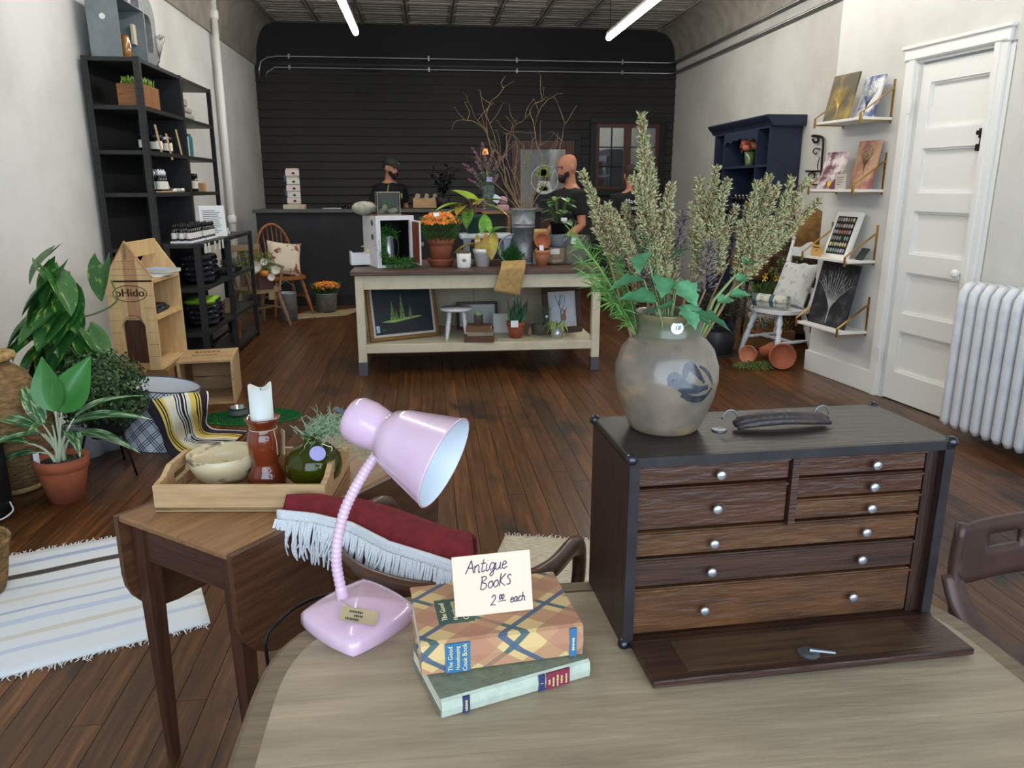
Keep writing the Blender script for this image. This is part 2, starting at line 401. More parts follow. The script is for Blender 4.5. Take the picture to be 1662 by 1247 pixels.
# window and framed mirror on the back wall
brown = wood('dark_red_wood', (98,60,42), (66,38,28), 2, .4)
glassy = M('dull_pane', (168,174,176), .05, metal=.85)
wn = struct(link('window_1', None, None, (2.63, WB-.03, 1.42)))
W_, H_ = 1.0, .98
def casing(par, w, h, m, t=.09, d=.05):
    for nm, bx in (('casing', (-t,w+t,-d,0,h,h+t)), ('casing', (-t,w+t,-d-.02,0,-t,0)), ('casing', (-t,0,-d,0,0,h)), ('casing', (w,w+t,-d,0,0,h))):
        B().box(*bx,.004).build(nm, m, par)
casing(wn, W_, H_, trimb)
for k in range(2):
    x = k*.5; sb = B(); t = .055
    for bx in ((x,x+.5,-.03,.01,0,t),(x,x+.5,-.03,.01,H_-t,H_),(x,x+t,-.03,.01,t,H_-t),(x+.5-t,x+.5,-.03,.01,t,H_-t)): sb.box(*bx)
    sash = sb.build('sash', brown, wn)
    pw, ph = (.5-2*t)/2, (H_-2*t)/3
    for i in range(2):
        for j in range(3): B().box(x+t+i*pw+.004, x+t+(i+1)*pw-.004, -.005, .0, t+j*ph+.004, t+(j+1)*ph-.004).build('pane', glassy, sash)
    m = B().box(x+.25-.008,x+.25+.008,-.02,.005,t,H_-t)
    for j in (1,2): m.box(x+t,x+.5-t,-.019,.004,t+j*ph-.008,t+j*ph+.008)
    m.build('muntin', black_flat, sash)
mw = struct(link('door_2', None, None, (1.32, WB-.03, .02)))
casing(mw, .98, 2.13, trimb, .1)
b = B()
for bx in ((0,.14,-.04,.01,0,2.13),(.84,.98,-.04,.01,0,2.13),(.14,.84,-.04,.01,2.0,2.13),(.14,.84,-.04,.01,0,.95)): b.box(*bx,.004)
b.build('door_frame', brown, mw)
B().box(.14,.84,-.012,-.004,.95,2.0).build('pane', glassy, mw)
lw = M('decal_white', (236,240,240), .5); lg = M('decal_green', (150,190,70), .5); lg2 = M('decal_green_dark', (120,150,50), .5)
ring = B(); ring.tube([(.52+.21*math.cos(a), -.016, 1.55+.21*math.sin(a)) for a in [2*PI*i/32 for i in range(33)]], .008, 6); ring.build('ring_decal', lw, mw)
def petal(b, cx, cz, ang, L, w):
    p = [(0,0),(w,L*.45),(0,L),(-w,L*.45)]
    q = [(cx+u*math.cos(ang)-v*math.sin(ang)*-1*0 + (v*math.sin(ang)), cz - u*math.sin(ang) + v*math.cos(ang)) for u,v in p]
    b.prismy(q, -.018, -.013)
b = B(); [petal(b,.50,1.60,a,.13+.05*math.cos(a),.035) for a in (-1.3,-.8,-.35,0,.35,.8,1.3)]; b.build('leaf_decal', lg, mw)
b = B(); b.prismy([(.38,1.38),(.42,1.53),(.60,1.53),(.64,1.38),(.56,1.33),(.46,1.33)],-.0165,-.013); b.build('bowl_decal', lw, mw)
b = B(); [petal(b,.51,1.38,a,.10,.03) for a in (-1.1,-.6,-.2,.2,.6,1.1)]; b.build('root_decal', lg2, mw)
# switch wall lamp glow behind the bottle
bulb = M('warm_bulb', (230,160,84), .4, emit=.9)
c = thing('wall_lamp', 'small warm lamp glowing on the black siding behind the purple flowers', 'lamp', (.92, WB-.09, 1.94))
B().lathe([(.05,0),(.03,.08)],14).build('shade', bulb, c, True); B().cyl((0,0,-.12),(0,.08,-.12),.012).build('arm', blk, c)

# ------------------------------------------------------------------ radiator
rm = M('radiator_enamel', (226,228,232), .35, c2=(205,207,212), scale=9, lo=.45, hi=.8)
rad = thing('radiator', 'white cast iron column radiator beside the white panelled door', 'radiator', (0,0,0))
rb = B()
for yy in (-.055, .055):
    rb.tube([(0,yy,.07),(0,yy*1.15,.10),(0,yy*1.15,.80),(0,yy*1.05,.86),(0,yy*.55,.895),(0,0,.90)], [.022,.030,.030,.030,.030,.030], 12)
rb.tube([(0,-.06,.10),(0,0,.085),(0,.06,.10)], .024, 10); rb.tube([(0,-.05,.87),(0,0,.885),(0,.05,.87)], .024, 10)
s0 = 1.71; sec = None
for i in range(22):
    P = chase_pt(s0+i*.074, .17)
    if sec is None:
        sec = rb.build('section', rm, rad, True, loc=P, rot=(0,0,CRZ))
    else: link('section', sec.data, rad, P, (0,0,CRZ))
# ================================================================== FOREGROUND
# ---- round table
TZ = .70
oak = wood('weathered_oak', (172,153,126), (138,121,99), 0, .5, 3, bump=.15, ratio=7)
oak_side = wood('weathered_oak_edge', (128,108,82), (92,78,60), 0, .5, 5)
cx, cy, ra, rb_ = .33, .95, .617, .382
def spw(v, e): return math.copysign(abs(v)**e, v)
def ell(a, k=1.0): return (cx+(ra-.6*(1-k))*spw(math.cos(a),.55), cy+(rb_-.6*(1-k))*spw(math.sin(a),.55))
rt = thing('oak_table', 'weathered oak table with rounded corners holding the lamp, books and drawer chest', 'table', (0,0,0))
N_ = 96
pts = [ell(2*PI*i/N_) for i in range(N_)]
b = B(); prof = [(1.0,TZ-.028),(1.004,TZ-.012),(.998,TZ-.004),(.985,TZ)]
# top made of boards split across the ellipse, joints recessed
edges = [-.345,-.21,-.07,.07,.21,.345]
for j in range(5):
    y0, y1 = cy+edges[j]+.0006, cy+edges[j+1]-.0006; L_ = []; R_ = []
    for k in range(17):
        yy = y0+(y1-y0)*k/16; q = max(0.0, 1-(abs(yy-cy)/(rb_-.6*.0645))**(2/.55))
        if q <= 0: continue
        hw = (ra-.6*.0645)*q**(.55/2); R_.append((cx+hw, yy)); L_.append((cx-hw, yy))
    if len(R_) < 2: continue
    B().prism(R_ + L_[::-1], TZ-.022, TZ).build('board', oak, rt)
b = B(); vs = []; fs = []
rp = [(.9355,TZ-.0225),(.9355,TZ),(.985,TZ),(.998,TZ-.004),(1.003,TZ-.012),(1.0,TZ-.026),(.97,TZ-.028)]
for i in range(N_):
    for k, z in rp: x, y = ell(2*PI*i/N_, k); vs.append((x,y,z))
n = len(rp)
for i in range(N_):
    for t in range(n): fs.append((i*n+t, i*n+(t+1)%n, ((i+1)%N_)*n+(t+1)%n, ((i+1)%N_)*n+t))
b.add(vs, fs); b.build('rim', oak_side, rt)
b = B(); b.prism([ell(2*PI*i/48,.80) for i in range(48)], TZ-.10, TZ-.023); b.build('apron', oak_side, rt)
b = B(); b.lathe([(.16,.0),(.16,.04),(.07,.09),(.055,.2),(.075,.32),(.06,.45),(.09,.60)],20,c=(cx,cy,0)); b.build('pedestal', oak_side, rt, True)

# ---- machinist chest
CW, CDp, CH = .567, .222, .338
chest = thing('drawer_chest', 'dark wooden tool chest with small drawers on the oak table', 'tool chest', (.308,1.098,TZ+.001), R(2.8))
dk = wood('chest_dark', (74,44,29), (33,21,16), 0, .42, 6, bump=.25)
dkv = wood('chest_dark_side', (62,37,26), (26,17,14), 2, .42, 6, bump=.25)
blkw = wood('chest_black', (50,41,36), (30,25,23), 0, .4, 4, ratio=6)
t = .016
B().box(0,CW,0,CDp,CH-.014,CH,.002).build('top', blkw, chest)
B().box(0,CW,0,CDp,0,.012).build('bottom', dk, chest)
B().box(0,CW,CDp-.01,CDp,.012,CH-.014).build('back', dk, chest)
for x in (0, CW-t): B().box(x,x+t,0,CDp-.01,.012,CH-.014).build('side', dkv, chest)
edge = M('chest_edge', (52,48,50), .4, metal=.3, c2=(36,33,34), scale=12)
for x in (0, CW-t): B().box(x-.0012,x+t,-.004,.0,.0,CH-.002).build('edge_strip', edge, chest)
B().box(.0,CW,-.004,.0,CH-.016,CH).build('edge_strip', edge, chest)
fronts = [wood('drawer_red', (80,48,31), (56,34,24), 0, .36, 7, bump=.25, ratio=6), wood('drawer_gold', (98,63,35), (54,33,22), 0, .38, 7, bump=.25, lo=.3, hi=.75, ratio=6), wood('drawer_dark', (70,44,31), (44,28,22), 0, .4, 5)]
alu = M('aluminium_knob', (196,200,204), .3, metal=.85)
xi0, xi1, xm = t+.002, CW-t-.022, CW*.505
B().box(xm-.006,xm+.006,.004,.02,.20,CH-.016).build('divider', dk, chest)
B().box(xi1,CW-t,.012,.03,.012,CH-.016).build('stop_strip', dkv, chest)
def drawer(x0,x1,z0,z1,mat,kx):
    b = B().box(x0+.0015,x1-.0015,.012,.03,z0+.002,z1-.001,.002); b.box(x0+.0015,x1-.0015,.0085,.0125,z1-.007,z1-.0025,.001)
    d = b.build('drawer', mat, chest)
    for k in kx:
        q = B().at((k,.012,(z0+z1)/2-.002),(R(90),0,0)); q.lathe([(.003,0),(.003,.006),(.0078,.008),(.0082,.012),(.006,.0135),(0,.0137)],14)
        q.build('knob', alu, d, True)
Wd = xi1-xi0
z = .013
drawer(xi0,xi1,z,z+.086,fronts[1],(xi0+.125,xi1-.112)); z += .088
drawer(xi0,xi1,z,z+.053,fronts[2],(xi0+.133,xi1-.104)); z += .055
drawer(xi0,xi1,z,z+.046,fronts[1],(xi0+.134,xi1-.102)); z += .048
zb = z
drawer(xi0,xm-.006,z,z+.074,fronts[0],(xi0+.135,)); z += .076
drawer(xi0,xm-.006,z,CH-.017,fronts[0],(xi0+.137,))
hs = (CH-.017-zb)/3
for k in range(3): drawer(xm+.006,xi1,zb+k*hs,zb+(k+1)*hs-.001,fronts[(1,0,0)[k]],(xi1-.098,))
lid = B().box(.012,CW-.004,-.118,-.006,.004,.016,.002).build('front_flap', dk, chest)
B().box(.075,CW-.07,-.10,-.02,.0155,.0168).build('inset', wood('flap_inset', (88,62,38), (52,36,24), 0, .4, 6), lid)
l = B().lathe([(.016,0),(.018,.003),(.012,.006),(0,.007)],16,c=(.285,-.088,.016)); l.tube([(.285,-.088,.024),(.325,-.098,.021)],[.004,.003],8); l.build('lock', M('dull_nickel',(120,124,126),.35,metal=.8), lid)
capm = M('corner_metal', (70,72,78), .3, metal=.9)
for x in (0, CW):
    for y in (0, CDp):
        for zc in (CH,) + ((.006,) if y == 0 else ()):
            sx = 1 if x == 0 else -1
            q = B(); q.ball((x+sx*.003,y+(.003 if y == 0 else -.003),zc-.004 if zc > .1 else zc),.011,10,7,(1,1,.9)); q.build('corner_cap', capm, chest, True)
lea = M('worn_leather', (52,44,44), .42, c2=(96,60,42), scale=30, lo=.5, hi=.85, bump=.3, bscale=120)
hd = B(); hz = CH+.014
pts = [(.225,.112,hz-.004),(.24,.112,hz),(.27,.110,hz+.004),(.31,.108,hz+.006),(.35,.108,hz+.004),(.385,.112,hz),(.40,.113,hz-.003)]
hd.tube(pts,[.008,.013,.016,.017,.016,.013,.008],12,flat=.75); hd.tube([(x,y-.014,z_-.003) for x,y,z_ in pts],[.004,.006,.007,.007,.007,.006,.004],8)
h = hd.build('handle', lea, chest, True)
nick = M('dull_nickel')
for (x, s_) in ((.218,-1),(.392,1)):
    B().tube([(x+.014*math.cos(a), .118, hz+.004+.016*math.sin(a)) for a in [PI*i/12 for i in range(13)]],.0018,6).build('ring', nick, h, True)
B().lathe([(.013,0),(.013,.003),(0,.004)],12,c=(.196,.11,CH)).build('post_plate', nick, h)

# ---- stoneware crock
VX, VY, VZ = .408, 1.248, TZ+CH+.001
def crock_mat():
    m = M('stoneware', (130,114,96), .32, c2=(100,92,82), scale=14, bump=.06, bscale=50, coat=.4)
    N = m.node_tree.nodes; L = m.node_tree.links; p = N['Principled BSDF']
    src = p.inputs['Base Color'].links[0].from_socket
    tc = N.new('ShaderNodeTexCoord'); sp = N.new('ShaderNodeSeparateXYZ'); L.new(tc.outputs['Object'], sp.inputs[0])
    gt = N.new('ShaderNodeMapRange'); gt.inputs[1].default_value = .163; gt.inputs[2].default_value = .169; L.new(sp.outputs['Z'], gt.inputs[0])
    mx = N.new('ShaderNodeMixRGB'); mx.inputs[2].default_value = srgb((88,88,66)); L.new(gt.outputs[0], mx.inputs[0]); L.new(src, mx.inputs[1])
    # golden reflections painted into the glaze colour as noise patches
    nz = N.new('ShaderNodeTexNoise'); nz.inputs['Scale'].default_value = 9; mp = N.new('ShaderNodeMapping'); mp.inputs['Scale'].default_value = (1,1,2.6); L.new(tc.outputs['Object'], mp.inputs[0]); L.new(mp.outputs[0], nz.inputs['Vector'])
    r = N.new('ShaderNodeValToRGB'); r.color_ramp.elements[0].position = .58; r.color_ramp.elements[1].position = .72; r.color_ramp.elements[1].color = (.55,.55,.55,1); L.new(nz.outputs['Fac'], r.inputs[0])
    m2 = N.new('ShaderNodeMixRGB'); m2.inputs[2].default_value = srgb((176,136,82)); L.new(r.outputs[0], m2.inputs[0]); L.new(mx.outputs[0], m2.inputs[1])
    L.new(m2.outputs[0], p.inputs['Base Color']); return m
crock = thing('stoneware_crock', 'round salt glazed stoneware crock with a cobalt brush mark on the chest', 'vase', (VX,VY,VZ))
prof = [(0,0),(.056,0),(.060,.004),(.070,.025),(.083,.06),(.089,.09),(.088,.115),(.079,.143),(.065,.160),(.057,.166),(.0545,.172),(.0555,.190),(.0595,.204),(.060,.207),(.056,.207),(.052,.195),(.050,.175),(.06,.155),(.08,.10),(.05,.02),(0,.015)]
cr = B().lathe(prof,48,cap=False).build('body', crock_mat(), crock, True)
# cobalt brush marks: thin raised glaze following the surface
def on_crock(az, z, e=.0006):
    for (r0,z0_),(r1,z1_) in zip(prof[1:13],prof[2:13]):
        if z0_ <= z <= z1_: rr = r0+(r1-r0)*(z-z0_)/(z1_-z0_+1e-9); break
    return ((rr+e)*math.sin(az), -(rr+e)*math.cos(az), z)
cob = M('cobalt_glaze', (36,38,42), .22, c2=(60,64,72), scale=60, coat=.5)
b = B()
for poly in ([(.02,.118),(.10,.134),(.22,.132),(.36,.112),(.52,.098),(.60,.104),(.72,.10),(.78,.092),(.70,.080),(.56,.082),(.60,.070),(.46,.066),(.28,.070),(.10,.076),(-.06,.082),(.10,.088),(-.22,.095),(-.20,.110),(-.10,.118),(-.04,.104),(.10,.098),(.30,.094),(.14,.108)],):
    pass
strokes = [([(-.22,.098),(-.18,.112),(-.08,.104),(.06,.094),(.30,.090),(.56,.092)],.011),([(.02,.112),(.10,.128),(.20,.128),(.34,.112),(.46,.100)],.007),([(-.02,.082),(.15,.076),(.36,.072),(.56,.076),(.70,.088)],.006),([(.36,.128),(.52,.118),(.66,.102),(.72,.092)],.0035)]
for pts, w_ in strokes:
    pp = spline([(a,z_,0) for a,z_ in pts],6); K = len(pp)
    def fn(u,v,pp=pp,w_=w_,K=K):
        f = u*(K-1); i = min(int(f),K-2); q = pp[i].lerp(pp[i+1],f-i); d = (pp[i+1]-pp[i]); d = Vector((d.x*.088,d.y,0)).normalized()
        ww = w_*(.35+.65*math.sin(PI*min(1,u*1.0+.08)))*(1+.25*mnoise.noise(Vector((u*9,v,w_*100))))
        return on_crock(q.x - d.y*(v-.5)*ww*2/.088, q.y + d.x*(v-.5)*ww*2)
    b.grid(fn, 24, 5)
b.build('brush_mark', cob, crock, True)
wl = M('price_white', (232,236,242), .5)
q = B(); q.at((on_crock(-.07,.188,.001)),(R(88),0,-.07)); q.lathe([(.0105,0),(.0105,.0008),(0,.0009)],20); st = q.build('price_sticker', wl, crock)
ink = M('ink_blue', (48,58,92), .5); inkd = M('ink_dark', (45,42,50), .5)
text('price_mark','18',.010,inkd,st,Vector(on_crock(-.07,.188,.0024)),(R(88),0,-.07),shear=.3)

# ---- weeds in the crock
seedm = [M('seed_pale', (170,158,112), .85), M('seed_green', (130,142,94), .85), M('seed_brown', (112,86,58), .85), M('seed_sage', (178,176,136), .85)]
stemg = M('stem_green', (122,140,84), .6); stemb = M('stem_brown', (128,104,70), .7)
WS = 1/ (FPX/1.33)     # metres per pixel near the crock
def tuft(b, p, d, L, wd):
    d = d.normalized(); s_ = d.orthogonal().normalized(); s_ = Quaternion(d, rnd(0,6.28)) @ s_; c_ = d.cross(s_)
    m_ = p + d*L*.5
    b.mat(random.choice((0,0,0,1,1,2,2,3)))
    b.add([p, m_+s_*wd, m_+c_*wd, m_-s_*wd, m_-c_*wd, p+d*L], [(0,2,1),(0,3,2),(0,4,3),(0,1,4),(1,2,5),(2,3,5),(3,4,5),(4,1,5)])
def spike(b, p0, p1, w, dens=1.5, tl=.0075):
    p0, p1 = Vector(p0), Vector(p1); ax = p1-p0; L = ax.length; u = ax.normalized()
    bend = Vector((rnd(-1,1),rnd(-1,1),rnd(-.3,.3)))*L*.05
    n = int(L*w*270000*dens)+8
    for i in range(n):
        t = random.random()**.85; c_ = p0 + ax*t + bend*math.sin(PI*t)
        rr = w*(1-.72*t)*(.2+.8*random.random())*(.55+.75*abs(math.sin(t*L*150+w*900)))
        o = Quaternion(u, rnd(0,2*PI)) @ u.orthogonal().normalized()
        tuft(b, c_+o*rr, (o*rnd(.5,1.1)+u*rnd(.3,1.0)+Vector((rnd(-.3,.3),rnd(-.3,.3),rnd(-.3,.3)))), rnd(.6,1.3)*tl, rnd(.0009,.0017))
def weed(name, label, base, tip, spikes, Yt, grp):
    mouth = Vector((VX+base[0], VY+base[1], VZ+.10)); tp = aty(tip[0], tip[1], Yt)
    t_ = thing(name, label, 'dried weed', mouth, 0, grp)
    b = B(); sb = B()
    sb.tube([mouth*0, (tp-mouth)*.5+Vector((0,0,-.01)), (tp-mouth)*.97], [.0032,.0026,.0012], 7)
    for (bx,by,tx,ty,w_,dy) in spikes:
        q0 = aty(bx,by,Yt+dy*.3)-mouth; q1 = aty(tx,ty,Yt+dy)-mouth
        spike(b, q0, q1, w_*WS*.82)
        sb.tube([q0.lerp((tp-mouth)*.4,.25), q0, q1], [.0012,.0012,.0005], 5)
    sb.build('stem', stemb, t_, True); stuff(b.build('seed_head', seedm, t_)); return t_
G_ = 'flowering weed stalks in the stoneware crock'
weed('weed_stalk', 'tallest pointed weed plume standing upright in the stoneware crock', (-.025,.0), (1042,300), [
 (1050,330,1041,186,15,0),(1052,370,1048,240,21,.02),(1062,430,1030,285,22,-.03),(1060,440,1090,300,17,.02),(1075,450,1078,330,15,.04),(1050,440,1015,330,14,.03),
 (1045,450,1000,350,11,-.04),(1075,450,1092,345,11,-.02),(1060,460,1050,380,20,.0),(1070,465,1087,385,12,.05),(1045,460,1018,395,10,.05),(1060,410,1052,300,24,.0),(1065,480,1062,400,18,-.03),(1040,485,1025,420,13,.03),(1085,480,1098,410,12,.04),(1075,490,1080,430,14,.0)], 1.235, G_)
weed('weed_stalk', 'weed plume leaning far left out of the stoneware crock', (-.04,.01), (965,330), [
 (985,385,944,278,11,0),(990,395,960,320,12,.02),(1000,410,985,330,9,-.02),(985,400,962,345,10,.03),(1010,420,995,340,8,.02),(1000,425,966,370,9,-.02)], 1.26, G_)
weed('weed_stalk', 'broad weed plume in the middle right of the stoneware crock', (.0,.02), (1155,330), [
 (1150,390,1163,272,12,0),(1150,395,1135,290,13,.02),(1155,400,1182,290,12,-.02),(1140,410,1118,330,9,.03),(1165,410,1195,335,10,.02),(1145,430,1130,355,13,-.03),(1160,430,1168,345,15,.0),(1140,440,1122,370,10,.02),(1150,440,1150,320,17,.03),(1165,445,1180,380,11,.05),(1135,450,1128,400,14,.0)], 1.25, G_)
weed('weed_stalk', 'wide weed plume arching right out of the stoneware crock', (.035,.01), (1235,380), [
 (1210,420,1230,295,11,0),(1220,420,1248,285,12,.02),(1225,415,1262,300,14,-.02),(1230,410,1285,290,12,.02),(1235,405,1312,292,9,.03),(1230,412,1300,330,15,.0),(1235,415,1330,325,9,.02),(1220,425,1275,345,16,-.02),(1215,435,1290,370,13,.0),(1205,440,1215,330,10,.03),(1210,440,1255,375,15,.04),(1205,450,1230,400,13,-.02),(1200,440,1200,360,9,0),(1215,440,1262,400,12,.01),(1195,455,1205,410,11,.02)], 1.25, G_)
# dark spent seed heads
spent = [M('spent_dark', (66,60,62), .9), M('spent_grey', (106,98,96), .9), M('spent_tan', (140,124,108), .9)]
for k, (bx,by,tx,ty,w_,dy,lab) in enumerate(((1065,470,1038,440,13,-.03,'spent dark seed head low at the left of the crock rim'),(1090,440,1108,345,13,.03,'spent dark seed head standing between the two middle plumes'),(1145,470,1152,390,13,-.02,'spent dark seed head right of the crock centre above the leaves'),(1185,420,1200,360,10,.05,'spent dark seed head half hidden behind the right plume'))):
    tp = aty(tx,ty,1.24+dy); mouth = Vector((VX+(-.03,-.01,.015,.03)[k],VY,VZ+.10)); t_ = thing('spent_flower', lab, 'dried flower', mouth, 0, 'spent seed heads in the crock')
    q0 = aty(bx,by,1.24+dy)-mouth; q1 = tp-mouth
    B().tube([Vector((0,0,0)), q0*.6+Vector((0,0,.01)), q0], .0016, 6).build('stem', stemb, t_, True)
    b = B(); old = seedm; spike(b, q0, q1, w_*WS, .7, .011); b.mi = [min(i,2) for i in b.mi]
    stuff(b.build('seed_head', spent, t_))
# leafy green stems
leafg = M('leaf_sage', (92,148,104), .55, c2=(66,118,76), scale=40, sss=0); leafg2 = M('leaf_bright', (104,168,84), .5, c2=(70,130,60), scale=30)
def leaf_mesh(name, L, w, mat, fold=.25, curl=.3, nu=8, nv=4, lobes=0, tipw=.0):
    b = B()
    def fn(u,v):
        x = u*L; e = (v-.5)*2; prof_ = math.sin(PI*min(1,u**.75*.96+.03))
        if lobes: prof_ *= 1+.22*math.sin(u*lobes*2*PI)
        y = e*w*.5*prof_*(1-.25*u)
        z = abs(e)*fold*w*.5*prof_ - curl*L*u*u
        return (x, y, z)
    b.grid(fn, nu, nv); me = bpy.data.meshes.new(name); me.from_pydata(b.v, [], b.f); me.materials.append(mat)
    me.polygons.foreach_set('use_smooth', [True]*len(me.polygons)); return me
def place_leaf(me, parent, loc, az, el, sc=1, roll=0, name='leaf', tilt=0):
    o = link(name, me, parent, loc); q = Quaternion((0,1,0), tilt) @ Quaternion((0,0,1), az) @ Quaternion((0,1,0), -el) @ Quaternion((1,0,0), roll)
    o.rotation_mode = 'QUATERNION'; o.rotation_quaternion = q; o.scale = (sc,sc,sc); return o
lf = leaf_mesh('leaf', .054, .048, leafg, .3, .2, lobes=3)
mouth = Vector((VX-.01,VY-.03,VZ+.16)); t_ = thing('leafy_stem', 'green stem with lobed sage leaves at the front of the crock', 'plant stem', mouth)
sb = B()
lp = [(1065,420,0),(1082,425,.02),(1045,455,-.01),(1095,470,-.02),(1065,490,-.03),(1115,510,-.02),(1130,512,-.03),(1085,500,0),(1058,405,.01),(1050,410,-.02),(1100,460,-.03),(1075,450,.0),(1110,495,-.02)]
for i,(x,y,dy) in enumerate(lp):
    q = aty(x,y,1.205+dy)-mouth
    sb.tube([Vector((rnd(-.01,.01),0,-.03)), q*.5, q], .0012, 5)
    place_leaf(lf, t_, q, (PI*.75,PI*.2,PI,0,PI*.9,-.3,-.5,PI*1.2,PI*.6,-2.2,-.9,-1.8,-1.2)[i], (.6,.5,-.1,.1,.2,-.3,-.2,.1,.9,-.5,-.6,-.4,-.7)[i], rnd(.8,1.15), rnd(-.5,.5))
sb.build('stem', stemg, t_, True)
mouth = Vector((VX+.04,VY,VZ+.18)); t_ = thing('leafy_stem', 'thick green stalk leaning right from the crock below the arching plume', 'plant stem', mouth)
sb = B()
for (x,y) in ((1195,445),(1215,450)): sb.tube([Vector((0,0,-.06)), (aty(x,y,1.24)-mouth)*.5, aty(x,y,1.24)-mouth],[.003,.0028,.002],7)
sb.build('stem', stemg, t_, True)
for (x,y,az) in ((1205,425,.3),(1195,455,.2),(1165,490,.1),(1185,480,-.4)): place_leaf(lf, t_, aty(x,y,1.235)-mouth, az, .2, .6, .5)
# feathery green sprig leaning left
fm = [M('tarragon', (104,150,70), .55), M('tarragon_dark', (74,118,52), .55)]
mouth = Vector((VX-.045,VY+.01,VZ+.18)); t_ = thing('tarragon_sprig', 'feathery bright green sprig arching left from the crock over the glass jar', 'plant stem', mouth)
sb = B(); b = B()
for (tx,ty,dy) in ((925,375,.03),(940,420,.05),(950,445,.0),(975,400,.04),(965,465,.02),(1000,420,.0),(985,450,.05),(1005,465,.02),(990,490,-.02),(940,395,.0),(1010,490,.02)):
    q = aty(tx,ty,1.25+dy)-mouth; pp = bez((0,0,-.04), q*.5+Vector((0,0,.02)), q, 8); sb.tube(pp, [.0014]*8+[.0006], 5)
    for i in range(70):
        f = rnd(.25,1)*8; k = min(int(f),7); c_ = pp[k].lerp(pp[k+1],f-k)
        d = ((pp[k+1]-pp[k]).normalized()*.8 + Vector((rnd(-1,1),rnd(-1,1),rnd(-.9,.6)))).normalized(); Lf = rnd(.014,.034); s_ = d.orthogonal().normalized()*.0011
        b.mat(random.choice((0,0,1))); b.add([c_-s_, c_+s_, c_+d*Lf*.6+s_*.9-Vector((0,0,.001)), c_+d*Lf-Vector((0,0,.004)), c_+d*Lf*.6-s_*.9-Vector((0,0,.001))], [(0,1,2,3,4)])
sb.build('stem', stemg, t_, True); stuff(b.build('foliage', fm, t_))
# ---- pink gooseneck lamp
pink = M('pink_enamel', (219,188,204), .22, coat=.6, c2=(211,175,199), scale=10)
pinki = M('lamp_inside_white', (214,222,230), .4)
lamp = thing('desk_lamp', 'pink enamel gooseneck desk lamp on the oak table', 'lamp', (-.139,1.232,TZ))
b = B(); K = 40
rings = [(.100,0),(.102,.003),(.1005,.020),(.096,.025),(.082,.030),(.055,.036),(.028,.043),(0.0,.047)]
vs = []; fs = []
def sq(a, r):   # rounded square, corners to the axes
    c, s_ = math.cos(a), math.sin(a); k = (abs(c)**1.2+abs(s_)**1.2)**(-1/1.2); return (r*k*c, r*k*s_)
for r_, z_ in rings:
    for i in range(K): x, y = sq(2*PI*i/K, r_); vs.append((x, y*1.1, z_))
for t_ in range(len(rings)-1):
    for i in range(K): j = (i+1)%K; fs.append((t_*K+i, t_*K+j, (t_+1)*K+j, (t_+1)*K+i))
fs.append(tuple(range(K-1,-1,-1))); b.add(vs, fs); autosm(b.build('base', pink, lamp, True), 60)
LO = Vector((-.139,1.232,TZ))
nk = spline([Vector(v)-LO for v in ((-.166,1.242,.738),(-.174,1.245,.82),(-.157,1.25,.90),(-.122,1.255,.967),(-.084,1.258,1.02),(-.066,1.26,1.045))], 27)
rr = [.0098 if i % 3 else .0083 for i in range(len(nk))]
for i in range(8): rr[i] = .0105
B().tube(nk, rr, 14).build('gooseneck', pink, lamp, True)
h0 = aty(606,694,1.275); h1 = aty(722,752,1.215); ax = (h1-h0).normalized()
qr = ax.to_track_quat('Z','X')
b = B(); b.m = Matrix.Translation(h0-LO) @ qr.to_matrix().to_4x4()
Lh = (h1-h0).length
b.lathe([(0,-.052),(.022,-.051),(.036,-.045),(.041,-.034),(.042,-.01),(.0375,.018),(.0375,.026),(.046,.030),(.056,.05),(.082,Lh-.004),(.084,Lh),(.081,Lh),(.080,Lh-.006),(.054,.05),(.044,.034),(0,.03)],44,cap=False)
b.cur = 0; sh = b.build('shade', [pink, pinki], lamp, True)
for p_ in sh.data.polygons:
    cc = p_.center
    pass
n_ = 16; mi = []
for i in range(44):
    for t_ in range(15): mi.append(1 if t_ >= 11 else 0)
sh.data.polygons.foreach_set('material_index', mi)
b = B(); b.m = Matrix.Translation(h0-LO) @ qr.to_matrix().to_4x4()
b.lathe([(.006,-.052),(.006,-.062),(.0045,-.064),(.0045,-.080),(0,-.081)],10); b.build('switch', M('grey_plastic',(84,90,98),.5), lamp)
kraft = M('kraft_tag', (178,158,120), .8, c2=(160,140,104), scale=20)
b = B().at((0,0,0),(R(28),R(10),R(-8))); b.box(-.03,.034,-.012,.014,0,.0008); tg = b.build('price_tag', kraft, lamp, loc=(.004,-.056,.043))
for (x_,y_,s_) in ((0,.006,8),(.004,-.001,5),(-.004,-.008,8)):
    blur_print('tag_writing', s_, .0055, inkd, tg, Matrix.LocRotScale(None,Euler((R(28),R(10),R(-8))),None) @ Vector((x_,y_,.0012)), (R(28),R(10),R(-8)))
B().tube(spline([(-.03,.0,.044),(-.02,-.02,.048),(-.008,-.04,.050),(.0,-.05,.046)],5), .0009, 6).build('tag_string', M('twine',(200,186,150),.9), lamp)
B().tube(spline([(-.03,.095,.006),(-.08,.085,.004),(-.12,.05,.004),(-.143,.0,.004),(-.158,-.015,-.01),(-.16,-.02,-.06),(-.15,.0,-.3)],6), .0032, 8).build('cord', blk, lamp, True)

